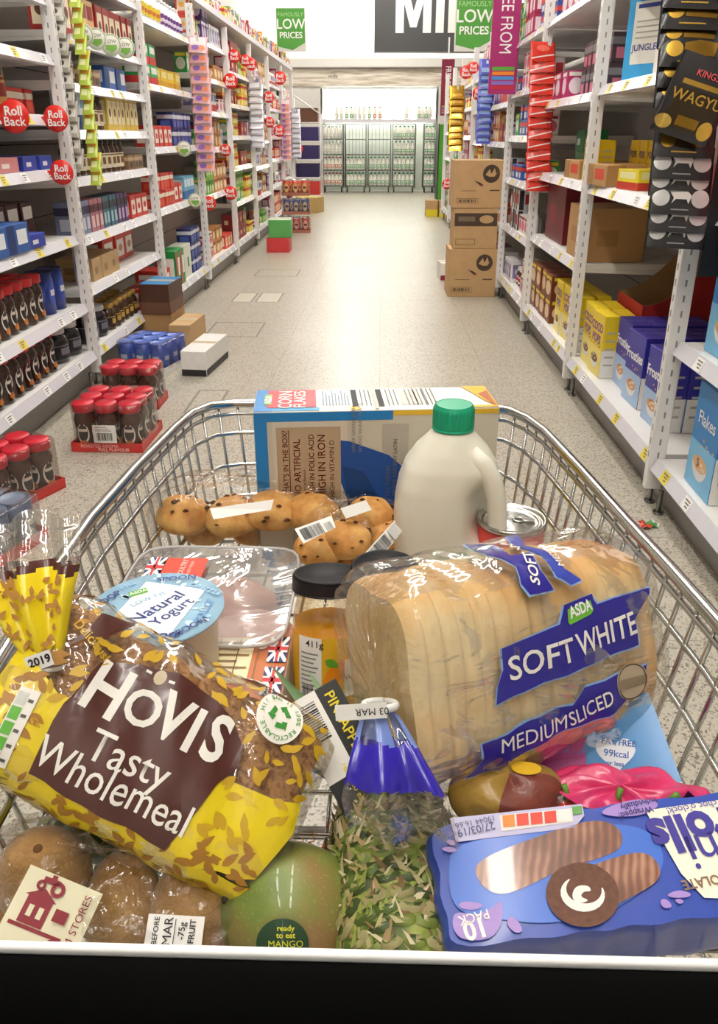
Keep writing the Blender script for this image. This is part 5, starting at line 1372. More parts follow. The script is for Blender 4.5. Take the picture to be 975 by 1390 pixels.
# ---------------------------------------------------------------- corn flakes box
CA, CB = onz(343, 560, .948), onz(679, 553, .948)
cw = (CB - CA).length; cd, ch = .088, .205
ang = math.atan2(CB.y - CA.y, CB.x - CA.x)
cc = (CA + CB) / 2
t = thing('cereal_box', 'blue and beige CORN FLAKES box lying on its side at the front of the trolley', 'cereal box', (cc.x, cc.y, .948 - ch), ang)
BL_ = mat('1f7fc4', .4, noise=.03); BG = mat('cfc7b6', .5, noise=.03); YE = mat('e3b62c', .45, noise=.03); RDD = mat('d6404a', .45, noise=0); DBL = mat('1b4f9c', .4, noise=.04)
b = MB(); b.box(-cw / 2, cw / 2, 0, cd, 0, ch, BG, bev=.0018, mats={'+z': mat('f1eee6', .45, noise=.02), '+x': YE, '-x': BL_, '+y': BL_})
ff = lambda e: (lambda x, y: V((x - cw / 2, -.0006 - e, ch - y)))       # x from left, y down from the top edge
tf = lambda e: (lambda x, y: V((x - cw / 2, y, ch + .0006 + e)))
S_ = cw / 337.0
r_ = lambda x0, y0, x1, y1: rect(x0 * S_, y0 * S_, x1 * S_, y1 * S_)
b.decal(r_(1, 1, 18, 175), ff(0), BL_); b.decal(r_(18, 1, 190, 14), ff(0), BL_); b.decal(r_(190, 1, 336, 8), ff(0), YE)
b.decal(r_(25, 14, 128, 150), ff(.0003), mat('d5cdbc', .5, noise=.02)); b.decal(r_(30, 22, 118, 132), ff(.0006), mat('b8a183', .6, noise=.05))
b.decal(poly([(x * S_, y * S_) for x, y in [(114, 42), (130, 44), (185, 66), (236, 112), (236, 175), (132, 175), (126, 130), (116, 100)]]), ff(.0004), DBL)
b.decal(poly([(x * S_, y * S_) for x, y in [(120, 80), (150, 90), (172, 130), (180, 175), (135, 175)]]), ff(.0007), mat('16427f', .4))
b.decal(r_(176, 20, 212, 140), ff(.0002), mat('b9b1a2', .6))
RT_ = mat('6d2b1f', .6, noise=0)
def vtext(b, s_, x, ytop, size, m_, bold=.02, e=.001, cx=None):
    sh = text2d(s_, size, bold, 'LEFT'); sh = ([(x * S_ - p[1] * 1, ytop * S_ - p[0]) for p in sh[0]], sh[1]); b.decal(sh, ff(e), m_)
for s_, x, sz, bd in (("WHAT'S IN THE BOX?", 42, .0092, .02), ('NO ARTIFICIAL', 58, .0115, .03), ('colours or flavours', 67, .0050, 0), ('HIGH IN FOLIC ACID', 78, .0090, .02), ('HIGH IN IRON', 92, .0130, .03), ('HIGH IN VITAMIN D', 106, .0085, .02)):
    vtext(b, s_, x, 128, sz, RT_, bd)
b.decal(r_(46.5, 26, 47.6, 128), ff(.001), RT_)
for k, (s_, x) in enumerate((('MULTIGRAIN', 184), ('BY THE ANCIENT LATIN', 194), ('AGRICULTURE.', 206))): vtext(b, s_, x, 128, .0070, mat('6f6a62', .6, noise=0), .01)
for k in range(4): vtext(b, ('OTHER GRAINS WITH', 'WHOLE WHEAT TASTE', 'BEST BEFORE DATE', 'SEE TOP FLAP')[k], 136 + k * 9, 60, .006, mat('8a8478', .6, noise=0), 0, .0012) if k < 2 else None
# top face (reads from the left end)
T = lambda x0, y0, x1, y1: rect(x0 * S_, y0 * cd, x1 * S_, y1 * cd)
b.decal(T(1, .01, 26, .99), tf(0), BL_); b.decal(T(26, .02, 90, .14), tf(0), mat('3f9fd2', .45)); b.decal(T(18, .16, 86, .96), tf(.0003), RDD)
b.decal(T(14, .28, 24, .75), tf(.0006), mat('78b43c', .4, noise=0))
def ttext(s_, x, size, m_, y=.5, bold=.03, e=.0009, al='CENTER', sx=1.0):
    sh = text2d(s_, size, bold, al); b.decal(([(x * S_ - p[1], y * cd + p[0] * sx) for p in sh[0]], sh[1]), tf(e), m_)
def ttext2(s_, x, size, m_, y=.5, bold=.03, e=.0009, sx=1.0):
    sh = text2d(s_, size, bold); b.decal(([(x * S_ - p[1], y * cd + p[0] * sx) for p in sh[0]], sh[1]), tf(e), m_)
ttext('ASDA', 19.5, .012, WT); ttext('CORN', 44, .024, WT); ttext('FLAKES', 64, .0205, WT)
LTX = mat('8a9cae', .6, noise=0)
for k in range(9): b.decal(T(95 + k * 4.4, .2, 96.8 + k * 4.4, .9 - (k % 3) * .12), tf(.0004), LTX)
for x0 in (136, 172): b.decal(T(x0, .14, x0 + 8, .92), tf(.0004), INK)
for x0 in (149, 186, 214, 226, 240):
    for k in range(3): b.decal(T(x0 + k * 6, .16, x0 + k * 6 + 1.6, .92), tf(.0004), mat('77756f', .6, noise=0))
for k in range(4): b.decal(T(204 + k * 8, .2 , 210 + k * 8, .88), tf(.0002), mat('d9d6cc', .6, noise=0))
b.decal(T(132, .0 + .01, 146, .13), tf(.0003), YE); b.decal(T(262, .01, 336, .1), tf(.0003), YE)
b.decal(poly([(300 * S_, .99 * cd), (336 * S_, .99 * cd), (336 * S_, .02 * cd), (322 * S_, .3 * cd), (310 * S_, .7 * cd)]), tf(.0004), YE)
b.decal(poly([(318 * S_, .6 * cd), (328 * S_, .2 * cd), (334 * S_, .02 * cd), (334 * S_, .75 * cd)]), tf(.0008), mat('b5602a', .5, noise=.1))
b.build('printed_carton', t)
b = MB(); b.box(-.002, .002, cd * .02, cd * .98, ch + .0006, ch + .0014, BG); b.build('glued_flap', t)

# ---------------------------------------------------------------- milk
mp_ = ont(616, 640, .865); MX, MY = mp_.x, .83
t = thing('milk_bottle', 'large white plastic milk bottle with green cap, the biggest bottle in the trolley', 'milk bottle', (MX, MY, FZ))
MILK = mat('efebdc', .32, noise=.015, nscale=8, sss=.3, spec=.5)
b = MB(); HB = .2215
def msec(z):
    """half width, half depth at height"""
    pr = [(0, .055, .043), (.006, .060, .048), (.03, .064, .050), (.10, .064, .050), (.125, .063, .049), (.15, .059, .047), (.172, .052, .043), (.19, .041, .036), (.204, .029, .028), (.2135, .021, .021), (.2215, .0188, .0188)]
    for p, q in zip(pr[:-1], pr[1:]):
        if z <= q[0]:
            f_ = (z - p[0]) / (q[0] - p[0]); return p[1] + (q[1] - p[1]) * f_, p[2] + (q[2] - p[2]) * f_
    return pr[-1][1:]
def mfn(u, v):
    z = HB * v; a, d = msec(z); th = 2 * PI * u; c, s_ = math.cos(th), math.sin(th); e = 4 if z < .15 else 4 - 2 * min(1, (z - .15) / .06)
    k = (abs(c) ** e + abs(s_) ** e) ** (-1 / e); x, y = a * c * k, d * s_ * k
    # recess behind the handle at the front right corner
    g = math.exp(-((z - .118) / .042) ** 4); q = max(0, math.cos(th + .62)) ** 6
    dx = -.030 * g * q; dy = .024 * g * q
    return V((x + dx, y + dy, z))
b.grid(mfn, 72, 70, MILK, True, None, True); b.build('bottle_body', t)
b = MB(); hp = [(.018, -.022, .190), (.032, -.028, .180), (.042, -.032, .165), (.048, -.034, .145), (.051, -.035, .12), (.052, -.035, .095), (.050, -.033, .07), (.044, -.026, .050)]
b.tube([V(p) for p in hp], [.012, .012, .0115, .011, .011, .0115, .013, .013], MILK, 16); b.build('handle', t)
b = MB(); G_ = mat('17a67c', .35, noise=.03)
pr = []
def capf(u, v):
    th = 2 * PI * u; r = .0225 + (.0007 * (1 if math.sin(th * 30) > 0 else -.4) if .12 < v < .8 else 0)
    if v > .86: r = .0225 - (v - .86) * .014
    return V((r * math.cos(th), r * math.sin(th), .214 + .027 * v))
b.grid(capf, 180, 14, G_, True, None, True); b.lathe([(.0206, .241), (.0185, .2413), (.018, .2404), (.0001, .2404)], G_, 40)
b.lathe([(.0232, .213), (.0232, .2155), (.022, .2155)], G_, 40); b.build('cap', t)
b = MB(); b.decal(poly([(-.045, -.004), (.03, -.004), (.025, .02), (-.04, .02)]), lambda x, y: V((x, -.0505, y + .012)), mat('2f9a55', .5)); b.build('label', t)

# ---------------------------------------------------------------- tin can
p = onz(695, 704, .85)
t = thing('tin_can', 'tin can with shiny ring-pull lid between milk bottle and trolley side', 'can', (p.x, p.y, FZ))
b = MB(); b.lathe([(.036, 0), (.0375, .003), (.0372, .108)], mat('c8433a', .4), 36); b.build('paper_label', t)
b = MB(); TIN = mat('c4c3bf', .22, 1.0, noise=.03)
b.lathe([(.0374, .106), (.039, .109), (.039, .1125), (.0372, .1135), (.036, .1095), (.0335, .1085), (.033, .1095), (.031, .1095), (.0305, .1085), (.022, .1085), (.0215, .1092), (.0001, .1092)], TIN, 44); b.build('lid', t)
b = MB(); b.tube([(.006 * math.cos(a) + .008, .0055 * math.sin(a), .1105) for a in [i * PI / 8 for i in range(16)]], .0012, TIN, 6, closed=True); b.box(.012, .026, -.004, .004, .1096, .1112, TIN, bev=.0006); b.build('ring_pull', t)

# ---------------------------------------------------------------- buns in clear film
BUN = bread_mat('bun_crust', 'dfb26c', 'c48b45', '85501f', [(2, 5, .0)], .5, 42)
SPOT = mat('5f3a22', .6)
def bun(p, r, rz, lab, group, squash=.78):
    t = thing('bun', lab, 'bun', p, rz, group)
    b = MB(); rr = random.Random(int(rz * 100))
    ph = rr.uniform(0, 6)
    def fn(u, v):
        th, q = 2 * PI * u, PI * v; k = r * (1 + .05 * math.sin(2 * th + ph) * math.sin(q) + .03 * math.sin(5 * q + 3 * th))
        return V((k * math.sin(q) * math.cos(th), k * math.sin(q) * math.sin(th), -k * squash * math.cos(q) * (1 if v > .5 else .7)))
    b.grid(fn, 30, 18, BUN, True, None, True); b.build('crust', t)
    b = MB()
    for _ in range(9):
        th, q = rr.uniform(0, 2 * PI), rr.uniform(.55, .92) * PI; c = V((math.sin(q) * math.cos(th), math.sin(q) * math.sin(th), -math.cos(q) * squash)); s0 = r * rr.uniform(.07, .15)
        M_ = Matrix.Translation(c * r * 1.0); b.lathe([(.0001, -s0 * .6), (s0, 0), (.0001, s0 * .6)], SPOT, 8, M=M_)
    b.build('fruit_spots', t)
g1 = 'spotted buns in the far clear pack'; g2 = 'spotted buns in the near clear pack'
for q, (px, py, z, r) in enumerate([(250, 706, .815, .031), (316, 707, .818, .031), (372, 700, .825, .031), (424, 702, .825, .029), (420, 668, .835, .026), (280, 722, .775, .029), (345, 722, .772, .029), (398, 722, .772, .029)]):
    p = onz(px, py - 4, z); bun(p, r * 1.13, q * .7 + .3, 'golden spotted bun in the far clear pack, %s' % ('far left one', 'second from left', 'middle one', 'right one of the upper row', 'topmost at the right', 'lower left one', 'lower middle one', 'lower right one')[q], g1)
for q, (px, py, z, r) in enumerate([(432, 748, .815, .025), (470, 735, .825, .027), (503, 703, .83, .028), (520, 728, .815, .026), (478, 762, .79, .025), (455, 712, .80, .024)]):
    p = onz(px, py, z); bun(p, r * 1.13, q * 1.1 + 2, 'golden spotted bun in the near clear pack, %s' % ('leftmost', 'middle one', 'far one', 'right one beside the milk', 'nearest one', 'lower far left one')[q], g2)
def film_blob(name, parent, C, hx, hy, hz, rz, m=FILM, e=3.2, amp=.004, seed=0):
    b = MB(); M_ = Matrix.Rotation(rz, 3, 'Z')
    def fn(u, v):
        th, q = 2 * PI * u, PI * v; c, s_ = math.cos(th), math.sin(th); k = (abs(c) ** e + abs(s_) ** e) ** (-1 / e); cz = -math.cos(q); sz = max(0, math.sin(q)) ** .5
        w_ = amp * (math.sin(9 * th + 4 * q + seed) * .5 + math.sin(15 * th - 6 * q) * .3 + math.sin(11 * q + 3 * th + seed) * .4)
        return M_ @ V(((hx + w_) * c * k * sz, (hy + w_) * s_ * k * sz, (hz + w_ * .6) * (abs(cz) ** .8) * (1 if cz > 0 else -1))) + V(C)
    b.grid(fn, 80, 40, m, True, None, True)
    return b.build(name, parent)
p = onz(335, 705, .80)
t = thing('bun_pack', 'clear film pack of spotted buns lying along the cereal box', 'pack', (p.x, p.y, FZ))
film_blob('clear_film', t, (0, 0, .062), .125, .052, .060, .08, seed=1)
b = MB(); a0, a1, a2, a3 = [onz(*q) - V((p.x, p.y, FZ)) for q in ((285, 690, .865), (372, 678, .868), (368, 692, .860), (290, 705, .860))]
b.quad([a0, a3, a2, a1], mat('e4e2dd', .5)); b.build('card_insert', t)
def label_quad(parent, name, base, pts, z, m, prints=(), nfac=1):
    q = [onz(x, y, zz) - V(base) for x, y, zz in pts]; b = MB()
    b.quad(q, m); o = b.build(name, parent); 
    o_, ux, uy = q[0], (q[1] - q[0]), (q[3] - q[0]); n = ux.cross(uy).normalized() * .0006
    if n.dot(EYE - (V(base) + q[0])) < 0: n = -n
    b = MB()
    for sh, mm in prints: b.decal(sh, lambda x, y: o_ + ux * x + uy * y + n, mm)
    if prints: b.build('print', o)
    return o
label_quad(t, 'barcode_label', (p.x, p.y, FZ), [(400, 718, .866), (450, 700, .868), (456, 716, .86), (412, 738, .858)], 0, PAPER, [(bars(.08, .15, .62, .85, 22, 5), INK), (bars(.7, .3, .9, .8, 5, 2), mat('777', .5) if False else INK)])
p = onz(475, 728, .80)
t = thing('bun_pack', 'clear film pack of spotted buns between milk bottle and jar', 'pack', (p.x, p.y, FZ))
film_blob('clear_film', t, (0, 0, .056), .058, .062, .054, -.5, seed=3)
label_quad(t, 'barcode_label', (p.x, p.y, FZ), [(496, 750, .856), (536, 706, .862), (541, 728, .85), (510, 766, .848)], 0, PAPER, [(bars(.06, .1, .62, .9, 24, 6), INK), (rect(.68, .1, .95, .9), mat('b9b8b4', .5))])
label_quad(t, 'card_insert', (p.x, p.y, FZ), [(462, 690, .866), (497, 679, .868), (505, 692, .86), (470, 704, .858)], 0, mat('e4e2dd', .5))

# ---------------------------------------------------------------- chicken tray
q0, q1 = onz(196, 738, .832), onz(410, 741, .832); q2 = onz(404, 850, .832)
tw, tl = (q1 - q0).length, .185; tcx = (q0 + q1) / 2; tcy = q0.y - tl / 2
t = thing('meat_tray', 'clear plastic tray of raw chicken under film with a red sticker', 'tray', (tcx.x, tcy, FZ))
TRM = film('clear_tray_plastic', 'e9e6e4', .06, .12, .25, 10, milk=.10); TFM = film('tray_lid_film', 'f2efee', .05, .10, .7, 12, milk=.16)
b = MB()
def trf(u, v):
    th = 2 * PI * u; c, s_ = math.cos(th), math.sin(th); k = (abs(c) ** 7 + abs(s_) ** 7) ** (-1 / 7); f_ = (.86 + .14 * v); return V((tw / 2 * c * k * f_, tl / 2 * s_ * k * f_, .022 + .068 * v))
b.grid(trf, 64, 8, TRM, True, None, True); b.grid(lambda u, v: trf(u, 0) * 1 * V((1, 1, 1)) if False else V((trf(u, 0).x * v, trf(u, 0).y * v, .022)), 64, 3, TRM, True, None, True)
b.tube([trf(i / 64, 1) for i in range(64)], .0018, mat('dedcda', .25, trans=.4, noise=0), 6, closed=True); b.build('tray_shell', t)
b = MB(); b.grid(lambda u, v: V((trf(u, 1).x * v, trf(u, 1).y * v, .0905 + .0015 * math.sin(v * 9 + 6 * u * PI) * (1 - v) - .004 * (1 - v))), 64, 14, TFM, True, None, True); b.build('lid_film', t)
CHK = mat('e3aa9c', .38, noise=.12, nscale=22, bump=.5, bscale=30, sss=.4, coat=.3)
for k, (cx_, cy_, rx, ry) in enumerate(((.045, -.03, .05, .035), (.02, .035, .045, .03), (-.045, .0, .035, .05))):
    b = MB(); b.grid(lambda u, v: V((cx_ + rx * math.sin(PI * v) * math.cos(2 * PI * u) * (1 + .12 * math.sin(4 * PI * u + k)), cy_ + ry * math.sin(PI * v) * math.sin(2 * PI * u) * (1 + .1 * math.sin(6 * PI * u)), .052 - .027 * math.cos(PI * v) + .004 * math.sin(6 * PI * u + v * 5))), 30, 16, CHK, True, None, True)
    o = b.build('chicken_piece', t)
UK = lambda b, fn, x0, y0, w, h, e=.0006: [b.decal(rect(x0, y0, x0 + w, y0 + h), lambda x, y: fn(x, y), mat('26306e', .5, noise=0)),
    b.decal(join2(poly([(x0, y0), (x0 + w * .12, y0), (x0 + w, y0 + h * .9), (x0 + w, y0 + h), (x0 + w * .88, y0 + h), (x0, y0 + h * .12)]), poly([(x0, y0 + h), (x0, y0 + h * .88), (x0 + w * .88, y0), (x0 + w, y0), (x0 + w, y0 + h * .12), (x0 + w * .12, y0 + h)])), lambda x, y: fn(x, y) + V((0, 0, e)), WT),
    b.decal(join2(rect(x0 + w * .36, y0, x0 + w * .64, y0 + h), rect(x0, y0 + h * .36, x0 + w, y0 + h * .64)), lambda x, y: fn(x, y) + V((0, 0, e * 1.6)), WT),
    b.decal(join2(rect(x0 + w * .43, y0, x0 + w * .57, y0 + h), rect(x0, y0 + h * .43, x0 + w, y0 + h * .57)), lambda x, y: fn(x, y) + V((0, 0, e * 2.2)), mat('cc2f3a', .5, noise=0))]
a = onz(226, 757, .832) - V((tcx.x, tcy, FZ)); a2 = onz(272, 786, .832) - V((tcx.x, tcy, FZ))
b = MB(); fl = lambda x, y: V((x, y, .0935))
UK(b, fl, a.x - .016, a2.y, .018, a.y - a2.y); b.decal(rect(a.x, a2.y, a2.x, a.y), fl, mat('d8452f', .45, noise=0))
b.decal(move(text2d('POULTRY', .009, .02), (a.x + a2.x) / 2, (a.y + a2.y) / 2, PI / 2, .9, .9), lambda x, y: V((x, y, .0942)), mat('f3cfc4', .5, noise=0))
b.decal(move(text2d('FARM FRESH', .005, .02), (a.x + a2.x) / 2 + .008, (a.y + a2.y) / 2, PI / 2), lambda x, y: V((x, y, .0942)), mat('f3cfc4', .5, noise=0)); b.build('sticker', t)
# sleeve with flag edge
A0, A1 = onz(272, 862, .822), onz(398, 856, .822); B1 = onz(372, 925, .822)
sw = (A1 - A0).length; sc = (A0 + A1) / 2
t = thing('card_sleeve_pack', 'small pack in orange and cream card sleeve with flag edge, behind wholemeal loaf', 'pack', (sc.x, A0.y - .05, FZ), 0)
b = MB(); b.box(-sw / 2, sw / 2, -.05, .05, .0, .083, mat('d9cbb8', .5), bev=.003, mats={'+z': mat('bd6a3a', .45, noise=.05)})
sf = lambda x, y: V((x, y, .0838)); sg = lambda x, y: V((x, y, .0844))
b.decal(rect(-sw * .42, -.02, sw * .12, .046), sf, mat('f0e2b8', .5, noise=.02))
for k in range(6): b.decal(rect(-sw * .39 + 0, .036 - k * .009, sw * .09 - (k % 2) * .01, .0385 - k * .009), sg, mat('8a6a3a', .5, noise=0))
for k in range(3): b.decal(rect(-sw * .25 + k * .018, -.015, -sw * .25 + k * .018 + .001, .043), sg, mat('8a6a3a', .5, noise=0))
UK(b, sf, sw * .28, .01, sw * .2, .038); UK(b, sf, sw * .28, -.035, sw * .2, .038)
b.decal(ell(sw * .2, .034, .005, .005, 12), sf, mat('f0e8d8', .5, noise=0)); b.build('printed_sleeve', t)

# ---------------------------------------------------------------- yogurt pot
p = onz(213, 825, .877)
t = thing('yogurt_pot', 'large Natural Yogurt pot with pale blue foil lid', 'pot', (p.x, p.y, FZ), -.05)
H_ = .877 - FZ
b = MB(); b.lathe([(.042, 0), (.044, .004), (.052, H_ - .004), (.0555, H_ - .004), (.0555, H_ - .001), (.05, H_ - .001)], mat('eef2f5', .35), 48); b.build('tub', t)
b = MB(); LB = mat('a9d3ee', .3, noise=.05, nscale=40)
b.lathe([(.056, H_ - .003), (.0575, H_ - .0005), (.0575, H_ + .0008), (.0001, H_ + .0012)], LB, 60)
def lf_(e): return lambda x, y: V((x, y, H_ + .0016 + e))
rr = random.Random(4)
for k in range(26):
    a_ = rr.uniform(0, 2 * PI); q = rr.uniform(.03, .052); b.decal(ell(q * math.cos(a_), q * math.sin(a_), rr.uniform(.002, .006), rr.uniform(.0015, .004), 10, a_), lf_(0), mat(rr.choice(('d3ebf7', '8fc3e6', 'c3e2f4')), .35, noise=0))
b.decal(move(rect(-.028, -.036, .030, .036), 0, -.001, -.16), lf_(.0003), mat('f6f9fb', .4, noise=0))
NV = mat('2a3c82', .4, noise=0); LBT = mat('9cc6e6', .4, noise=0)
b.decal(move(rect(-.008, -.0042, .008, .0042), -.023, .020, PI / 2 - .95), lf_(.0006), mat('5faf3c', .4, noise=0)); b.decal(move(text2d('ASDA', .006, .02), -.023, .020, PI / 2 - .95), lf_(.0009), WT)
b.decal(move(text2d('LOW Fat', .0085, .01), -.011, .010, PI / 2 - .75), lf_(.0006), LBT)
b.decal(move(text2d('Natural', .0185, .02), .001, -.002, PI / 2 - .55), lf_(.0006), NV); b.decal(move(text2d('Yogurt', .016, .01), .016, -.008, PI / 2 - .5), lf_(.0006), NV)
for s_, x, y, r0, sz, mm in (('SCOOP', -.047, .004, PI / 2 - .45, .0105, NV), ('SPOON', .004, .046, .25, .0105, NV), ('DRIZZLE', .035, .030, -.45, .009, LBT), ('DOLLOP', .043, -.004, PI / 2 - .1, .0095, mat('6f9fd0', .4, noise=0)), ('SPOON', .037, -.030, .9, .010, NV), ('STIR', -.036, .030, .8, .008, LBT), ('SWIRL', -.030, -.034, -.7, .009, LBT), ('SCOOP', .02, -.043, .2, .009, NV)):
    b.decal(move(text2d(s_, sz, .025), x, y, r0), lf_(.0009), mm)
b.build('foil_lid', t)

# ---------------------------------------------------------------- jars
def grocery_jar(P, R_, Hh, tilt, lab, labelled):
    t = thing('glass_jar', lab, 'jar', P, 0); t.rotation_euler = (tilt, 0, 0)
    b = MB(); b.lathe([(R_ * .7, 0), (R_ * .94, .004), (R_, .014), (R_, Hh * .72), (R_ * .93, Hh * .80), (R_ * .88, Hh * .84), (R_ * .88, Hh * .89)], film('jar_glass_' + str(labelled), 'fbf6e8', .06, .04, .1, 4), 40); b.build('glass', t)
    b = MB(); b.lathe([(R_ * .6, .004), (R_ * .92, .008), (R_ * .955, .016), (R_ * .955, Hh * .70), (.0001, Hh * .70)], mat('f2ac1e', .4, noise=.08, nscale=25), 40); b.build('fruit_filling', t)
    b = MB()
    def lid(u, v):
        th = 2 * PI * u; r = R_ * 1.0 + .0003 * math.sin(th * 50); return V((r * math.cos(th), r * math.sin(th), Hh * .905 + (Hh * .095 - .002) * v))
    b.grid(lid, 120, 5, BLACK, True, None, True); b.lathe([(R_ * 1.0, Hh - .002), (R_ * .96, Hh), (R_ * .90, Hh), (R_ * .87, Hh - .0015), (.0001, Hh - .0015)], mat('161519', .55, spec=.3), 48); b.lathe([(R_ * .9, Hh * .905), (R_ * 1.02, Hh * .905), (R_ * 1.02, Hh * .915)], BLACK, 40); b.build('lid', t)
    if labelled:
        b = MB(); fn = lambda e: (lambda x, y: V(((R_ + .0006 + e) * math.sin(x / R_), -(R_ + .0006 + e) * math.cos(x / R_), y)))
        W0, W1, y0, y1 = -.050, .062, .022, Hh * .66
        b.decal(rect(W0, y0, W1, y1), fn(0), mat('e7b52c', .45, noise=.04), cut=.006)
        b.decal(rect(-.027, y0, -.004, y1), fn(.0003), PAPER, cut=.006)
        b.decal(bars(-.023, y0 + .004, -.011, y0 + .03, 12, 8), fn(.0006), INK, cut=.006)
        for k in range(9): b.decal(rect(-.024, y1 - .016 - k * .0042, -.007 - (k % 3) * .002, y1 - .0146 - k * .0042), fn(.0006), mat('8a8a86', .5, noise=0), cut=.006)
        b.decal(move(text2d('411g', .0085, .01), -.0105, y1 - .006), fn(.0006), INK, cut=.006)
        b.decal(ell(.014, y0 + .030, .017, .024, 24), fn(.0004), mat('f08f1e', .4, noise=.08), cut=.006); b.decal(ell(.019, y0 + .024, .011, .017, 20), fn(.0007), mat('f7b02c', .4), cut=.006)
        b.decal(leaf(-.001, y0 + .056, .014, .008, -.5), fn(.0007), mat('6aa832', .45), cut=.006); b.decal(rect(.016, y0 + .02, .034, y0 + .055), fn(.001), mat('f2ede0', .4), cut=.006)
        b.decal(move(text2d('MANGO', .006, .02), .025, y0 + .038), fn(.0013), mat('c2581e', .5, noise=0), cut=.006)
        b.build('label', t)
    return t
p = onz(446, 777, .888); tl_ = .22
J = V((p.x, p.y - .148 * math.sin(tl_), p.z - .148 * math.cos(tl_)))
grocery_jar(J, .0325, .148, -tl_, 'jar of orange fruit sauce with a black lid and 411g label, leaning back', True)
p = onz(520, 775, .885); grocery_jar(V((p.x + .002, p.y + .01, p.z - .146)), .0320, .146, 0, 'second black-lidded jar almost hidden behind the white loaf', False)
# ================================================================== wholemeal loaf
ANG = math.radians(27.5)
P0 = ont(214, 1006, .500)
Mh = camframe(P0, ANG, .06)
lh = Loaf(.212, .0605, .052, 4.5)
cen = P0 - Mh.to_3x3() @ V((0, 0, .052))
t = thing('bread_loaf', 'sliced wholemeal loaf in a yellow and brown HOVIS bag', 'bread', cen)
t.rotation_euler = Mh.to_euler()
NH = Mh.to_3x3()
WM = bread_mat('wholemeal_crust', 'b98a52', '9c6c38', '6d4520', [], .7, 26, 'a9825a')
bread_body('sliced_bread', lh, WM, t, .0115, .005, .0014, 3, bread_mat('wholemeal_end', 'b08048', '94632f', '6d4520', [], .8, 40, 'a07848'))
b, fnb = bag_skin('bag_film', lh, FILM2, t, .0040, .0010)
px2 = lambda x, y: (((x - 214) * math.cos(ANG) + (y - 1006) * math.sin(ANG)) / 2110, ((x - 214) * math.sin(ANG) - (y - 1006) * math.cos(ANG)) / 2110)
def hv(pts): return poly([px2(x, y) for x, y in pts])
def hz(pts): return hv([(x / 2.216, 840 + y / 2.216) for x, y in pts])      # from the enlarged crop
LMAX = lh.L / 2
def hm(e): return lambda x, y: lh.pt(max(-LMAX, min(LMAX, x)), y, .0040 + e)
neck = t.matrix_basis.inverted() @ ont(66, 908, .500) if False else (NH.to_4x4().inverted() @ (ont(66, 908, .505) - cen))
cone_film(b, lambda u: fnb(u, 0), neck, FILM2, 15, .008, .006, seed=2)
# folded right-hand end
cone_film(b, lambda u: fnb(u, 1), V((LMAX + .004, 0, -.01)), FILM2, 9, .02, .003, seed=4)
b.build('bag_film', t)
YEL = mat('ecd21a', .28, noise=.05, coat=.5, bump=.5, bscale=25); BRN = mat('4f2620', .3, noise=.05, coat=.5, bump=.35, bscale=30); LFB = mat('a8762a', .4, noise=.08); GLD = mat('c9a227', .35, noise=.1)
CR = mat('f3efe6', .4, noise=0)
b = MB()
# yellow print: full wrap along the bottom edge and the left end
yl = hz([(-40, 330), (60, 140), (120, 150), (190, 235), (260, 250), (330, 330), (640, 478), (700, 490), (830, 548), (905, 560), (880, 640), (770, 752), (600, 700), (120, 590), (0, 500), (-30, 450)])
b.decal(yl, hm(.0005), YEL, cut=.008)
xs0, ys0 = -LMAX, -.067
b.decal(rect(-LMAX, -.15, LMAX * .92, -.050), hm(.0004), YEL, cut=.008)
b.decal(rect(-LMAX, -.16, -LMAX * .82, .03), hm(.00035), YEL, cut=.008)
b.build('yellow_print', t)
b = MB(); rr = random.Random(11)
pan = [(292, 152), (268, 180), (250, 215), (246, 250), (205, 255), (180, 300), (130, 435), (515, 652), (560, 600), (650, 492), (712, 450), (722, 400), (690, 325), (640, 268), (580, 225), (520, 192), (400, 158), (340, 148)]
def inpoly(x, y, P):
    c = False; j = len(P) - 1
    for i in range(len(P)):
        if (P[i][1] > y) != (P[j][1] > y) and x < (P[j][0] - P[i][0]) * (y - P[i][1]) / (P[j][1] - P[i][1]) + P[i][0]: c = not c
        j = i
    return c
pp = [px2(x / 2.216, 840 + y / 2.216) for x, y in pan]
for _ in range(330):
    x, y = rr.uniform(-.10, .10), rr.uniform(-.10, .085)
    if inpoly(x, y, pp): continue
    low = y < -.030 + .0 * x or x < -.075
    ang_ = rr.choice((.5, 1.1, 2.3, -.4)) + rr.uniform(-.3, .3); l_ = rr.uniform(.008, .0125)
    if inpoly(x + l_ * math.cos(ang_), y + l_ * math.sin(ang_), pp): continue
    b.decal(leaf(x, y, l_, l_ * .42, ang_), hm(.0009), LFB if low else GLD, cut=.012)
b.build('wheat_print', t)
b = MB(); b.decal((pp, [tuple(range(len(pp)))]), hm(.0016), BRN, cut=.008)
b.decal(hz([(280, 5), (390, 8), (385, 25), (330, 60), (300, 80), (250, 80), (190, 105), (250, 50)]), hm(.0016), BRN, cut=.008)
b.decal(hz([(735, 118), (800, 125), (905, 245), (880, 262), (740, 172)]), hm(.0016), BRN, cut=.008)
b.build('brown_panel', t)
b = MB(); hc = lambda x, y: px2(x / 2.216, 840 + y / 2.216)
def ht(s_, x, y, size, m_, bold=.02, rot=0, sx=1, sy=1, e=.0022):
    c = hc(x, y); b.decal(move(text2d(s_, size, bold), c[0], c[1], rot, sx, sy), hm(e), m_, cut=.01)
ht('H', 318, 232, .036, CR, .028, -.02, 1.0, 1.1); ht('O', 422, 285, .030, CR, .02, 0, 1.0, .95); ht('V', 510, 318, .032, CR, .028, 0, 1.0, 1.1); ht('I', 572, 352, .032, CR, .03, 0, 1, 1.1); ht('S', 640, 378, .034, CR, .028, .02, .95, 1.1)
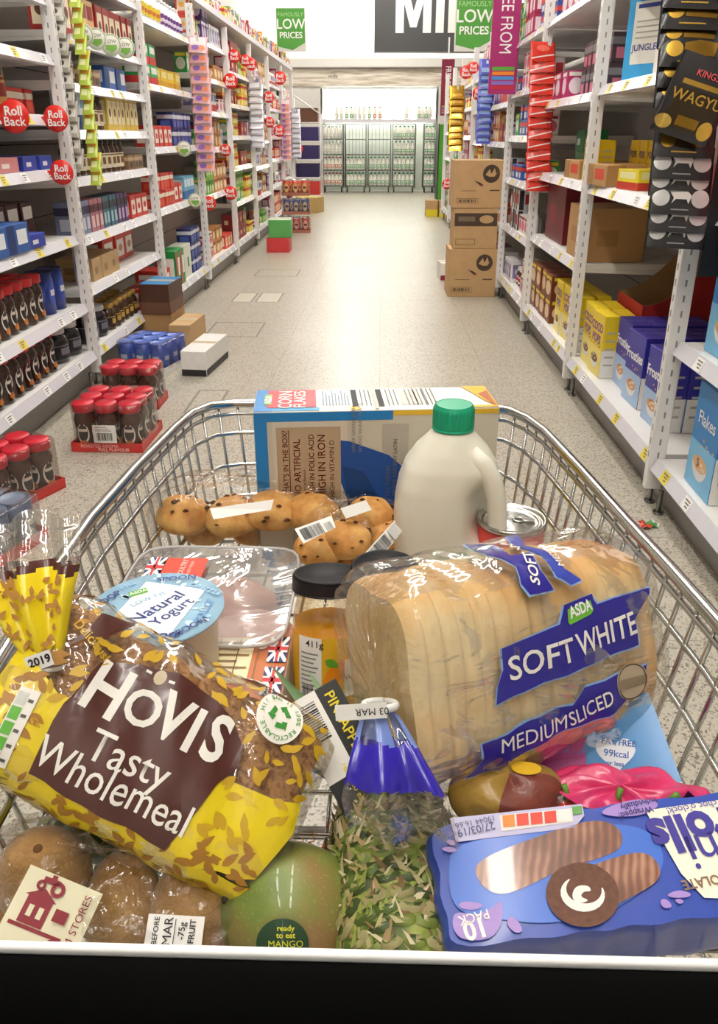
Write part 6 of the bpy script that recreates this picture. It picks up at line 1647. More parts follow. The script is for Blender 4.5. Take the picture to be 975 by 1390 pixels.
ht('Tasty', 400, 415, .0245, CR, .004, .04, 1, .98); ht('Wholemeal', 365, 480, .0252, CR, .004, .02, .88, .98)
ht('HO', 785, 165, .016, CR, .03, -.2); ht('IN', 868, 215, .008, CR, .02, -.2)
c = hc(465, 200); b.decal(ell(c[0], c[1], .004, .0045, 12), hm(.0022), mat('c9b79a', .4, noise=0)); b.decal(rect(c[0] - .010, c[1] - .0008, c[0] - .006, c[1] + .0008), hm(.0022), CR); b.decal(rect(c[0] + .006, c[1] - .0008, c[0] + .010, c[1] + .0008), hm(.0022), CR)
ht('Deliciously', 265, 95, .008, GLD, .01, -.35); 
b.build('lettering', t)
b = MB(); c = hc(832, 322)
b.decal(ell(c[0], c[1], .0165, .0165, 32), hm(.0018), CR, cut=.01)
GR_ = mat('3f8f3a', .45, noise=0)
for k, ch_ in enumerate('BAG IS 100% RECYCLABLE. HI! '):
    a_ = 2.35 - k * 2 * PI / 28
    if ch_ != ' ': b.decal(move(text2d(ch_, .0042, .01), c[0] + .0130 * math.cos(a_), c[1] + .0130 * math.sin(a_), a_ - PI / 2), hm(.0023), GR_)
for k in range(3):
    a_ = k * 2 * PI / 3 + .3; b.decal(poly([(c[0] + r * math.cos(a_ + q), c[1] + r * math.sin(a_ + q)) for r, q in ((.0045, 0), (.0080, .1), (.0082, 1.0), (.0095, 1.05), (.0062, 1.65), (.0032, 1.05), (.0045, 1.0))]), hm(.0023), GR_)
b.build('recycling_sticker', t)
b = MB(); c = hc(75, 315)
b.decal(move(rect(-.0065, -.021, .0065, .023), c[0], c[1], .12), hm(.0018), CR, cut=.01)
for k, cc_ in enumerate(('cfd0c8', '5fae3c', '5fae3c', '5fae3c', 'd9922c')):
    b.decal(move(rect(-.0058, .0135 - k * .0084, .0005, .0205 - k * .0084), c[0], c[1], .12), hm(.0022), mat(cc_, .45, noise=0)); b.decal(move(rect(.0015, .0160 - k * .0084, .0048, .0178 - k * .0084), c[0], c[1], .12), hm(.0022), mat('55534f', .5, noise=0))
for k in range(6): b.decal(move(rect(-.012, -.028 - k * .0028, .010 - (k % 2) * .004, -.0268 - k * .0028), c[0], c[1], .12), hm(.0012), mat('8a7a2a', .5, noise=0))
b.build('nutrition_panel', t)
# gathered tail of the bag, up to the left of the loaf
nk = ont(66, 908, .505)
def lt(m): return NH.to_4x4().inverted() @ (V(m) - cen)
R3 = NH.inverted()
end = ont(28, 752, .53)
def mf(u, v):
    v = v + .03 * math.sin(u * 25)
    if v < .06: return FILM2
    if v < .60: return YEL
    if v < .66: return BRN
    return FILM2
# end runs past the print into clear film
tip = ont(40, 700, .545)
tl2 = tail('bag_tail', t, lt(nk), lt(tip), R3 @ (RT + UP * .1), R3 @ (-FW), .014, .070, .016, mf, 3.4, 40, .012, .006, 1)
b = MB(); rr = random.Random(5)
Sd, Nn = (RT + UP * .1).normalized(), (-FW)
for _ in range(48):
    u_, v_ = rr.uniform(-.42, .42), rr.uniform(.12, .56); A_, B_ = nk, tip; w = .014 + (.066 - .014) * min(1, v_ * 1.5) ** .8
    c = A_ + (B_ - A_) * v_ + Nn * (.012 * math.sin(PI * v_) + .008 * math.sqrt(1 - (2 * abs(u_)) ** 2) * (.5 + .5 * math.sin(PI * min(1, v_ + .15))) + .006 * min(1, v_ * 2) * math.sin(3.4 * 2 * u_ * 2.2 + 1 + v_ * 1.3) + .0012)
    c += Sd * (u_ * w); a_ = rr.uniform(0, PI); pl = plane(lt(c), R3 @ Sd, R3 @ (B_ - A_).normalized())
    b.decal(leaf(0, 0, rr.uniform(.006, .009), .0035, a_), pl, LFB)
b.build('tail_wheat_print', tl2)
b = MB(); c = ont(52, 898, .494); pl = lambda e: plane(lt(c + (-FW) * e), R3 @ (RT + UP * .35), R3 @ (UP - RT * .35))
b.decal(rect(-.008, -.005, .009, .005), pl(0), PAPER); b.decal(move(text2d('2019', .0072, .03), .001, 0), pl(.0005), INK); b.build('date_tag', t)
b = MB(); b.tube([lt(nk + RT * (.0085 * math.cos(a_)) + FW * (.0085 * math.sin(a_)) + UP * .001) for a_ in [i * PI / 8 for i in range(16)]], .0016, PAPER, 6, closed=True); b.build('tie', t)

# ================================================================== white loaf
C1, C2 = ont(520, 920, .560), ont(815, 850, .632)
ax = (C2 - C1); Lw = ax.length
X_ = ax.normalized(); tilt = math.radians(20)
side = X_.cross(V((0, 0, 1))).normalized()      # towards the viewer
upv = side.cross(X_) * -1 if (side.cross(X_)).z < 0 else side.cross(X_)
Nf = (side * math.cos(tilt) + upv * math.sin(tilt)).normalized(); Yf = Nf.cross(X_).normalized()
Mw = Matrix((X_, Yf, Nf)).transposed()
lw = Loaf(Lw + .02, .075, .064, 3.6)
cenw = (C1 + C2) / 2
t = thing('bread_loaf', 'thick sliced SOFT WHITE loaf in a clear bag with purple-blue print', 'bread', cenw)
t.rotation_euler = Mw.to_euler()
WB = bread_mat('white_loaf_crust', 'ecd9b0', 'ddb273', 'b4702c', [(0, 5.0, -.28), (1, 5.0, -.20)], .35, 13)
WE = bread_mat('white_loaf_end', 'e9d3a4', 'dcbc84', 'c99a5a', [], .5, 16)
bread_body('sliced_bread', lw, WB, t, .0128, .005, .0030, 8, WE)
b, fnw = bag_skin('bag_film', lw, FILM2, t, .0045, .0012, seed=3)
R3w = Mw.inverted()
def lw_(p): return R3w @ (V(p) - cenw)
nkw = ont(516, 957, .497)
cone_film(b, lambda u: fnw(u, 0), lw_(nkw), FILM2, 19, .008, .008, seed=1)
cone_film(b, lambda u: fnw(u, 1), V((Lw / 2 + .012, 0, 0)), FILM2, 9, .035, .002, seed=6)
b.build('bag_film', t)
PB = mat('2c2690', .28, noise=.06, coat=.5, bump=.4, bscale=25); PBE = mat('8fb4e6', .4, noise=0); PB2 = mat('3a49ac', .3, noise=.05, coat=.4)
LM = lw.L / 2
def wm(e): return lambda x, y: lw.pt(max(-LM, min(LM, x)), y, .0046 + e)
# print coordinates: find (x, arc) seen at a pixel by marching the ray onto the tube
_cand = None
def wpx(x, y):
    """loaf surface coordinates under pixel (x, y)"""
    global _cand
    if _cand is None:
        _cand = []
        for i in range(61):
            for j in range(-75, 80):
                xx = -LM + 2 * LM * i / 60; arc = j * .0022; q0_ = lw.pt(xx, arc, .0046); q = Mw @ q0_ + cenw - EYE; zc = q.dot(FW)
                tn = lw.pt(xx, arc + .003, .0046) - lw.pt(xx, arc - .003, .0046); nn_ = Mw @ V((1, 0, 0)).cross(tn); nn_ = nn_ if nn_.dot(Mw @ V((0, q0_.y, q0_.z))) > 0 else -nn_
                if nn_.normalized().dot(q.normalized()) > -.04: continue
                _cand.append((CX + F_PX * q.dot(RT) / zc, CY - F_PX * q.dot(UP) / zc, xx, arc))
    best = sorted(_cand, key=lambda c: (c[0] - x) ** 2 + (c[1] - y) ** 2)[:4]
    wsum = sum(1 / (1 + (c[0] - x) ** 2 + (c[1] - y) ** 2) for c in best)
    return (sum(c[2] / (1 + (c[0] - x) ** 2 + (c[1] - y) ** 2) for c in best) / wsum, sum(c[3] / (1 + (c[0] - x) ** 2 + (c[1] - y) ** 2) for c in best) / wsum)
def wp(pts): return poly([wpx(x, y) for x, y in pts])
def grow(sh, k):
    cx_ = sum(p[0] for p in sh[0]) / len(sh[0]); cy_ = sum(p[1] for p in sh[0]) / len(sh[0])
    return ([(cx_ + (p[0] - cx_) * (1 + k / max(.004, abs(p[0] - cx_))) if abs(p[0] - cx_) > .004 else p[0], cy_ + (p[1] - cy_) * (1 + k / max(.004, abs(p[1] - cy_))) if abs(p[1] - cy_) > .004 else p[1]) for p in sh[0]], sh[1])
b = MB()
z6 = lambda pts: [(600 + x / 2.6, 640 + y / 2.6) for x, y in pts]
band1 = wp(z6([(210, 625), (415, 540), (430, 480), (520, 438), (545, 470), (728, 412), (732, 430), (680, 520), (692, 612), (450, 715), (190, 822), (195, 760), (215, 700)]))
band2 = wp(z6([(80, 1080), (150, 1010), (140, 960), (300, 880), (460, 822), (500, 760), (660, 700), (720, 680), (715, 740), (640, 815), (590, 862), (480, 895), (380, 940), (250, 1010), (200, 1050)]))
for bd in (band1, band2): b.decal(grow(bd, .0012), wm(.0004), PBE, cut=.008); b.decal(bd, wm(.0009), PB, cut=.008)
tb = wp(z6([(78, 262), (130, 245), (170, 262), (240, 300), (310, 290), (345, 350), (395, 420), (310, 438), (280, 400), (260, 335), (160, 300)]))
tb2 = wp(z6([(225, 232), (262, 218), (290, 262), (360, 280), (430, 345), (490, 385), (455, 402), (400, 370), (350, 300), (265, 272)]))
for bd, m_ in ((tb, PB), (tb2, PB2)): b.decal(grow(bd, .001), wm(.0004), PBE, cut=.008); b.decal(bd, wm(.0009), m_, cut=.008)
b.build('blue_print', t)
b = MB()
def wt(s_, p0, p1, hpx, m_, bold=.02, e=.0018, flip=False):
    """lettering running between two pixels on the loaf, hpx letter height in pixels"""
    A_, B_ = V((*wpx(*p0), 0)), V((*wpx(*p1), 0)); d = B_ - A_; a_ = math.atan2(d.y, d.x); sh = text2d(s_, 1, bold)
    w = max(p[0] for p in sh[0]) - min(p[0] for p in sh[0]); mid = (A_ + B_) / 2; k = d.length / w; h_ = hpx
    b.decal(move(sh, mid.x, mid.y, a_, k, h_ / .72), wm(e), m_, cut=.008)
wt('SOFT', (690, 910), (778, 882), .0150, CR, .012); wt('WHITE', (782, 878), (862, 846), .0150, CR, .012)
wt('MEDIUM', (680, 1012), (768, 978), .0105, CR, .006); wt('SLICED', (772, 975), (830, 944), .0105, CR, .006)
wt('SOFT', (727, 795), (716, 752), .0075, CR, .02); wt('WHITE', (708, 748), (648, 742), .0060, CR, .02); wt('MEDIUM', (762, 770), (735, 742), .0052, CR, .012)
b.build('lettering', t)
b = MB()
lg = wp(z6([(432, 478), (525, 440), (540, 495), (528, 510), (450, 560), (436, 545)])); b.decal(grow(lg, .0008), wm(.0012), PB, cut=.01); b.decal(wp(z6([(440, 490), (520, 458), (532, 492), (522, 506), (450, 545), (442, 535)])), wm(.0017), mat('6ab43c', .35, noise=0), cut=.01)
wt('ASDA', (772, 835), (801, 822), .0072, WT, .03, .0022); b.build('logo_badge', t)
b = MB(); c = wpx(856, 923)
b.decal(ell(c[0], c[1], .0135, .0125, 26), wm(.0014), mat('b8a98e', .4, noise=.05), cut=.01); b.decal(ring(c[0], c[1], .0115, .0123, 26), wm(.0018), mat('4a3a2a', .5, noise=0)); b.decal(rect(c[0] - .013, c[1] - .003, c[0] + .013, c[1] + .003), wm(.0018), mat('8a7a62', .4)); b.build('stamp', t)
b = MB(); c = wp([(752, 700), (775, 702), (812, 712), (800, 716), (770, 712)]); b.decal(c, wm(.001), mat('5f9a3c', .4), cut=.01); b.build('green_print', t)
# tied neck, paper tag and blue-banded tail hanging towards the pineapple
b = MB(); b.tube([lw_(nkw + RT * (.010 * math.cos(a_)) + FW * (.009 * math.sin(a_)) + UP * .0) for a_ in [i * PI / 8 for i in range(16)]], .0026, mat('ecebe8', .5), 8, closed=True)
pl = lambda e: plane(lw_(ont(492, 966, .482) + (-FW) * e), R3w @ (RT + UP * .06), R3w @ (UP - RT * .06))
b.decal(rect(-.0165, -.0048, .0150, .0048), pl(0), PAPER); b.decal(rect(-.0165, -.0048, .0150, .0048), pl(-.0006), PAPER); b.build('paper_tie', t)
b = MB(); b.decal(move(text2d('03 MAR', .0062, .02), .006, 0, PI, 1, 1), pl(.0006), INK); b.build('date_print', t)
BP = mat('2f21a8', .22, noise=.1, coat=.7, bump=.5, bscale=22); BP2 = mat('6f86c8', .3, noise=.1, coat=.5)
def mw(u, v):
    e_ = .02 * math.sin(u * 40)
    if v < .20 + e_: return FILM2 if (u * 5) % 1 > .45 else BP2
    if v < .54 + e_: return BP
    return FILM2
e_ = ont(548, 1140, .475)
tail('bag_tail', t, lw_(nkw - UP * .004), lw_(e_), R3w @ (RT - UP * .05), R3w @ (-FW), .020, .066, .016, mw, 2.6, 44, .012, .0050, 2.2)
# ================================================================== pineapple
def pine_mat():
    m = bpy.data.materials.new('pineapple_skin'); m.use_nodes = True; nt = m.node_tree; b = nt.nodes['Principled BSDF']; L = nt.links.new
    tc = nt.nodes.new('ShaderNodeTexCoord'); n = nt.nodes.new('ShaderNodeTexNoise'); n.inputs['Scale'].default_value = 45; n.inputs['Detail'].default_value = 6
    r = nt.nodes.new('ShaderNodeValToRGB'); e = r.color_ramp.elements; e[0].position = .32; e[0].color = (*lin('2c3a18'), 1); e[1].position = .75; e[1].color = (*lin('c9bd86'), 1)
    q = e.new(.48); q.color = (*lin('5a6f2a'), 1); q = e.new(.58); q.color = (*lin('94a044'), 1)
    L(tc.outputs['Object'], n.inputs['Vector']); L(n.outputs['Fac'], r.inputs[0]); L(r.outputs[0], b.inputs['Base Color']); b.inputs['Roughness'].default_value = .5
    bp = nt.nodes.new('ShaderNodeBump'); bp.inputs['Strength'].default_value = .6; bp.inputs['Distance'].default_value = .003; L(n.outputs['Fac'], bp.inputs['Height']); L(bp.outputs['Normal'], b.inputs['Normal'])
    return m
PC = onz(540, 1200, .792); PC = V((PC.x, PC.y, .788))
t = thing('pineapple', 'green pineapple lying under the hanging tail of the white bread bag', 'pineapple', PC, .08)
b = MB(); PS = pine_mat(); EYE_ = mat('5b6a2c', .45, noise=.3, nscale=60); SPK = mat('b9a06a', .7, noise=.2); BRC = mat('7c6240', .7, noise=.25, nscale=80)
PR, PL = .046, .083
def psf(th, y): k = max(.02, 1 - abs(y / PL) ** 2.8) ** .5; return V((PR * k * math.cos(th), y, PR * k * math.sin(th)))
b.grid(lambda u, v: psf(2 * PI * u, -PL + 2 * PL * v), 48, 40, PS, True, None, True); b.build('skin', t)
b = MB(); rr = random.Random(9)
rows_ = 19
STRAWS = [mat('b9ad80', .6, noise=.2), mat('a98f62', .7, noise=.25), mat('7c6240', .7, noise=.25), mat('8f9a4c', .5, noise=.2), mat('d6caa4', .6, noise=.2)]
EYS = [mat('55682a', .45, noise=.35, nscale=90), mat('78863a', .45, noise=.35, nscale=90), mat('3d4c20', .45, noise=.35, nscale=90), mat('a39a68', .6, noise=.35, nscale=90)]
for r_i in range(rows_):
    y = -PL * .95 + 2 * PL * .95 * r_i / (rows_ - 1); n_ = 17
    for k in range(n_):
        th = 2 * PI * (k + .5 * (r_i % 2) + rr.uniform(-.12, .12)) / n_; c = psf(th, y + rr.uniform(-.001, .001)); n = V((math.cos(th), .0, math.sin(th))); tx = V((-math.sin(th), 0, math.cos(th))); ty = V((0, 1, 0)); s0 = .0100 * max(.35, math.hypot(c.x, c.z) / PR)
        ring_ = [c + tx * (s0 * math.cos(a_)) + ty * (s0 * .6 * math.sin(a_)) - n * .001 for a_ in [i * PI / 4 for i in range(8)]]
        mid = [c + tx * (s0 * .62 * math.cos(a_) + rr.uniform(-.0006, .0006)) + ty * (s0 * .36 * math.sin(a_)) + n * rr.uniform(.0012, .003) for a_ in [i * PI / 4 for i in range(8)]]
        vr = [b.bm.verts.new(q) for q in ring_]; vm = [b.bm.verts.new(q) for q in mid]; vt = b.bm.verts.new(c + n * .0012)
        mm = rr.choice(EYS)
        for i in range(8): b.face([vr[i], vr[(i + 1) % 8], vm[(i + 1) % 8], vm[i]], mm, True); b.face([vm[i], vm[(i + 1) % 8], vt], rr.choice(EYS), True)
        for _ in range(3):
            p0 = c + n * .0015 - ty * s0 * rr.uniform(-.3, .5) + tx * s0 * rr.uniform(-.5, .5); l_ = rr.uniform(.008, .017); d = (ty * rr.uniform(.4, 1) + n * rr.uniform(.02, .30) + tx * rr.uniform(-.8, .8)).normalized()
            w = rr.uniform(.0008, .0030) ; bm_ = rr.choice(STRAWS)
            b.quad([p0 - tx * w, p0 + tx * w, p0 + tx * w * .6 + d * l_ * .6, p0 - tx * w * .6 + d * l_ * .6], bm_, True)
            b.quad([p0 - tx * w * .6 + d * l_ * .6, p0 + tx * w * .6 + d * l_ * .6, p0 + d * l_ - n * .0015], bm_, True)
b.build('eyes', t)
def leaf3(b, A_, d, up_, l_, w, m, bend=.4):
    sd = d.cross(up_).normalized(); N_ = 7; pr = None
    for i in range(N_):
        s_ = i / (N_ - 1); c = A_ + d * (l_ * s_) + up_ * (bend * l_ * s_ * s_); ww = w * (1 - s_) ** .7 * (.8 + .4 * math.sin(PI * s_))
        cur = [b.bm.verts.new(c - sd * ww + up_ * ww * .35), b.bm.verts.new(c), b.bm.verts.new(c + sd * ww + up_ * ww * .35)]
        if pr:
            for k in (0, 1): b.face([pr[k], pr[k + 1], cur[k + 1], cur[k]], m, True)
        pr = cur
LG = mat('6f9160', .45, noise=.25, nscale=25)
b = MB()
for k in range(16):
    a_ = 2 * PI * k / 16 + .3; o = V((math.cos(a_) * .014, PL - .004, math.sin(a_) * .014)); d = (V((-.55, 1, .12)) + V((math.cos(a_), 0, math.sin(a_))) * (.20 + .12 * (k % 3))).normalized()
    leaf3(b, o, d, V((math.cos(a_), 0, math.sin(a_))), .085 + .018 * (k % 3), .009, LG, .12)
b.build('leaf_crown', t)
# black tag with barcode
def slab(name, parent, P, M3, w, h, th, m, prints):
    b = MB(); M4 = Matrix.Translation(P) @ M3.to_4x4(); b.box(-w / 2, w / 2, -h / 2, h / 2, -th, 0, m, M=M4, bev=min(th * .3, .001))
    for k, (sh, mm) in enumerate(prints): b.decal(sh, lambda x, y, k=k: M4 @ V((x, y, .0005 + .0003 * k)), mm)
    return b.build(name, parent)
tp = ont(462, 1012, .56); tg = thing('pineapple_tag', 'black and white PINEAPPLE tag with barcode beside the bread bag tail', 'tag', tp)
n = (EYE - tp).normalized(); Mt = camframe(tp, math.radians(62), .1)
slab('card', tg, V((0, 0, 0)), Mt.to_3x3(), .085, .040, .0012, mat('1c1d1a', .4), [(rect(-.0425, -.02, .020, .002), PAPER), (bars(-.036, -.017, -.008, -.002, 16, 4), INK), (move(text2d('PINEAPPLE', .0105, .02), -.012, .010), mat('e8d21f', .4, noise=0)), (move(text2d('ready to eat', .006, .0), .026, -.004), mat('e8d21f', .4, noise=0))])

# ================================================================== mango
MC = onz(390, 1240, .784); MC = V((MC.x, MC.y, .7855))
def mango_mat():
    m = bpy.data.materials.new('mango_skin'); m.use_nodes = True; nt = m.node_tree; b = nt.nodes['Principled BSDF']; L = nt.links.new
    tc = nt.nodes.new('ShaderNodeTexCoord'); n = nt.nodes.new('ShaderNodeTexNoise'); n.inputs['Scale'].default_value = 16; n.inputs['Detail'].default_value = 4
    r = nt.nodes.new('ShaderNodeValToRGB'); e = r.color_ramp.elements; e[0].position = .30; e[0].color = (*lin('5c7430'), 1); e[1].position = .62; e[1].color = (*lin('927248'), 1)
    q = e.new(.45); q.color = (*lin('76843a'), 1)
    L(tc.outputs['Object'], n.inputs['Vector']); L(n.outputs['Fac'], r.inputs[0])
    n2 = nt.nodes.new('ShaderNodeTexNoise'); n2.inputs['Scale'].default_value = 500; n2.inputs['Detail'].default_value = 1; r2 = nt.nodes.new('ShaderNodeValToRGB'); r2.color_ramp.elements[0].position = .62; r2.color_ramp.elements[1].position = .72; r2.color_ramp.elements[1].color = (.55, .6, .35, 1); r2.color_ramp.elements[0].color = (0, 0, 0, 1)
    L(tc.outputs['Object'], n2.inputs['Vector']); L(n2.outputs['Fac'], r2.inputs[0]); mx = nt.nodes.new('ShaderNodeMix'); mx.data_type = 'RGBA'; mx.blend_type = 'ADD'; mx.inputs[0].default_value = .12
    L(r.outputs[0], mx.inputs[6]); L(r2.outputs[0], mx.inputs[7]); L(mx.outputs[2], b.inputs['Base Color']); b.inputs['Roughness'].default_value = .38; b.inputs['Coat Weight'].default_value = .25; b.inputs['Subsurface Weight'].default_value = .1; b.inputs['Subsurface Radius'].default_value = (.01, .01, .004)
    return m
t = thing('mango', 'green and brownish ripe mango with a dark green sticker', 'mango', MC, -.15)
def mgf(u, v):
    th, q = 2 * PI * u, PI * v; x = -math.cos(q); k = math.sin(q) * (1 + .10 * x)
    return V((.051 * x, .041 * k * math.cos(th) + .004 * x * x, .0445 * k * math.sin(th) + .003 * math.sin(q * 2)))
b = MB(); b.grid(mgf, 56, 40, mango_mat(), True, None, True); b.build('skin', t)
b = MB(); sp = V((-.034, -.018, .026)); b.lathe([(.0001, .003), (.0022, .0015), (.003, 0)], mat('2c2418', .7), 8, M=Matrix.Translation(sp) @ Matrix.Rotation(-.8, 4, 'Y')); b.build('stem_scar', t)
M_ = Matrix.Rotation(.15, 3, 'Z')
def mproj(px, py):
    """point on the mango under a pixel (local)"""
    d = M_ @ ray(px, py); o = M_ @ (EYE - MC); a_, b_, c_ = .0515, .0415, .0450
    A_ = (d.x / a_) ** 2 + (d.y / b_) ** 2 + (d.z / c_) ** 2; B_ = 2 * (o.x * d.x / a_ ** 2 + o.y * d.y / b_ ** 2 + o.z * d.z / c_ ** 2); C_ = (o.x / a_) ** 2 + (o.y / b_) ** 2 + (o.z / c_) ** 2 - 1
    D_ = B_ * B_ - 4 * A_ * C_
    return o + d * ((-B_ - math.sqrt(max(0, D_))) / (2 * A_))
def on_mango(e): return lambda x, y: (lambda p: p + p.normalized() * e)(mproj(384 + x, 1279 - y))
b = MB(); b.decal(ell(0, 0, 34, 33, 28), on_mango(.0022), mat('173f22', .35, coat=.4), cut=8)
YT = mat('d9d83a', .4, noise=0)
for s_, y, sz in (('ready', 20, 10), ('to eat', 11, 10), ('MANGO', 0, 12)): b.decal(move(text2d(s_, sz, .02), 4, y), on_mango(.0027), YT)
b.build('sticker', t)

# ================================================================== kiwi fruit in a clear bag
def kiwi_mat():
    m = bpy.data.materials.new('kiwi_skin'); m.use_nodes = True; nt = m.node_tree; b = nt.nodes['Principled BSDF']; L = nt.links.new
    tc = nt.nodes.new('ShaderNodeTexCoord'); n = nt.nodes.new('ShaderNodeTexNoise'); n.inputs['Scale'].default_value = 24; n.inputs['Detail'].default_value = 8; n.inputs['Roughness'].default_value = .7
    r = nt.nodes.new('ShaderNodeValToRGB'); e = r.color_ramp.elements; e[0].position = .3; e[0].color = (*lin('86602f'), 1); e[1].position = .72; e[1].color = (*lin('c39a62'), 1); q = e.new(.5); q.color = (*lin('a57c48'), 1)
    L(tc.outputs['Object'], n.inputs['Vector']); L(n.outputs['Fac'], r.inputs[0]); L(r.outputs[0], b.inputs['Base Color']); b.inputs['Roughness'].default_value = .85; b.inputs['Sheen Weight'].default_value = .4
    n2 = nt.nodes.new('ShaderNodeTexNoise'); n2.inputs['Scale'].default_value = 420; n2.inputs['Detail'].default_value = 3; L(tc.outputs['Object'], n2.inputs['Vector'])
    bp = nt.nodes.new('ShaderNodeBump'); bp.inputs['Strength'].default_value = .7; bp.inputs['Distance'].default_value = .002; L(n2.outputs['Fac'], bp.inputs['Height']); L(bp.outputs['Normal'], b.inputs['Normal'])
    return m
KM = kiwi_mat()
def kiwi(px, py, z, rx, rl, rot, lab):
    p = onz(px, py, z); t = thing('kiwi_fruit', lab, 'kiwi', p, 0, 'kiwi fruit in the clear bag'); t.rotation_euler = rot
    b = MB(); b.grid(lambda u, v: V((rx * math.sin(PI * v) ** .92 * math.cos(2 * PI * u), rx * .94 * math.sin(PI * v) ** .92 * math.sin(2 * PI * u), -rl * math.cos(PI * v))), 36, 28, KM, True, None, True); b.build('fuzzy_skin', t)
    b = MB(); b.lathe([(.0035, rl - .0008), (.0022, rl + .0006), (.0001, rl + .001)], mat('6b4a2a', .9), 10); b.build('stem_end', t)
    return p
k1 = kiwi(60, 1190, .812, .030, .037, (.25, .15, 0), 'large kiwi fruit at the left behind the cream label')
k2 = kiwi(166, 1232, .790, .0245, .036, (-.45, .05, 0), 'kiwi fruit in the middle of the clear bag')
k3 = kiwi(262, 1238, .789, .0275, .033, (-.5, -.1, 0), 'kiwi fruit at the right end of the clear bag, beside the mango')
kiwi(10, 1240, .770, .027, .032, (1.4, .2, 0), 'kiwi fruit low at the far left under the large one')
kc = (k1 + k3) / 2
t = thing('kiwi_bag', 'clear plastic bag of kiwi fruit in the near left corner of the trolley', 'bag', (kc.x, kc.y, FZ))
b = MB()
def kb(u, v):
    th, q = 2 * PI * u, PI * v; c, s_ = math.cos(th), math.sin(th); cz = -math.cos(q); sz = max(0, math.sin(q)) ** .6
    x = .098 * c * sz; w_ = .004 * (math.sin(8 * th + 5 * q) + .6 * math.sin(13 * th - 7 * q) + .6 * math.sin(21 * q + 2 * th))
    zt = .052 + (.048 + .018 * max(0, -x / .098) + w_ * .5) * cz
    return V((x - .012 + w_, (.053 + w_) * s_ * sz, zt))
b.grid(kb, 96, 60, FILM, True, None, True); b.build('clear_bag', t)
base = V((kc.x, kc.y, FZ))
def cam_label(parent, name, base, px, py, tt, angd, w, h, m, prints, tilt_=0):
    P = ont(px, py, tt); M = camframe(P, math.radians(angd), tilt_)
    return slab(name, parent, P - V(base), M.to_3x3(), w, h, .0005, m, prints)
RDK = mat('8a2a34', .5, noise=0)
cam_label(t, 'paper_label', base, 62, 1253, .455, 22, .046, .048, mat('ece6c6', .5, noise=.03), [
    (join2(rect(-.016, -.004, -.001, .010), poly([(-.018, .010), (-.0085, .0155), (.001, .010)]), rect(-.020, -.0065, .012, -.0045)), RDK), (join2(rect(-.013, .000, -.010, .006), rect(-.007, .000, -.004, .006)), mat('ece6c6', .5, noise=.03)),
    (join2(ring(-.002, .017, .002, .0042, 14), ring(-.012, .0165, .0012, .0028, 12), rect(-.012, .0185, -.002, .0215), rect(-.008, .0215, -.005, .0235)), RDK),
    (move(text2d('FARM STORES', .0062, .03), .0165, .001, PI / 2), RDK), (move(text2d('ASDA', .006, .04), .008, -.013, PI / 2), RDK), (join2(rect(.002, .002, .010, .0085)), RDK)])
cam_label(t, 'price_label', base, 236, 1274, .462, 3, .033, .024, PAPER, [(move(text2d('BEFORE', .0042, .01), -.011, .0035, PI / 2), INK), (move(text2d('MAR', .0072, .02), -.004, .0035, PI / 2), INK), (move(text2d('-75g', .0052, .01), .004, .004, PI / 2), INK), (move(text2d('FRUIT', .0048, .02), .010, .004, PI / 2), INK), (rect(-.0005, -.010, .0, .010), INK)])
# ---------------------------------------------------------------- cucumber
A_, B_ = onz(70, 1118, .782), onz(330, 1178, .776)
t = thing('cucumber', 'dark green cucumber lying under the wholemeal loaf', 'cucumber', (A_ + B_) / 2)
c0 = (A_ + B_) / 2; b = MB(); n_ = 16; d_ = (B_ - A_)
b.tube([A_ - c0 + d_ * (i / n_) + V((0, 0, .004 * math.sin(PI * i / n_))) for i in range(n_ + 1)], [.006, .015, .0195] + [.021] * (n_ - 5) + [.0195, .016, .007], mat('2f4a22', .35, noise=.25, nscale=50, bump=.3, coat=.3), 22); b.build('skin', t)
b = MB(); e0 = A_ - c0; b.tube([e0, e0 - d_.normalized() * .008], [.0045, .003], mat('8a9a5a', .7), 8); b.build('stem', t)
# orange net scraps under the loaf
t = thing('net_bag', 'bit of orange netting lying on the basket floor beside the mango', 'net', onz(420, 1160, .748))
b = MB(); rr = random.Random(2); NM = mat('d9702c', .5)
for k in range(16):
    p0 = V((rr.uniform(-.03, .03), rr.uniform(-.02, .02), rr.uniform(-.006, .012))); pts = [p0]
    for _ in range(9): pts.append(pts[-1] + V((rr.uniform(-.006, .006), rr.uniform(-.006, .006), rr.uniform(-.003, .003))))
    b.tube(pts, .0005, NM, 5)
o = b.build('netting', t); o['kind'] = 'stuff'

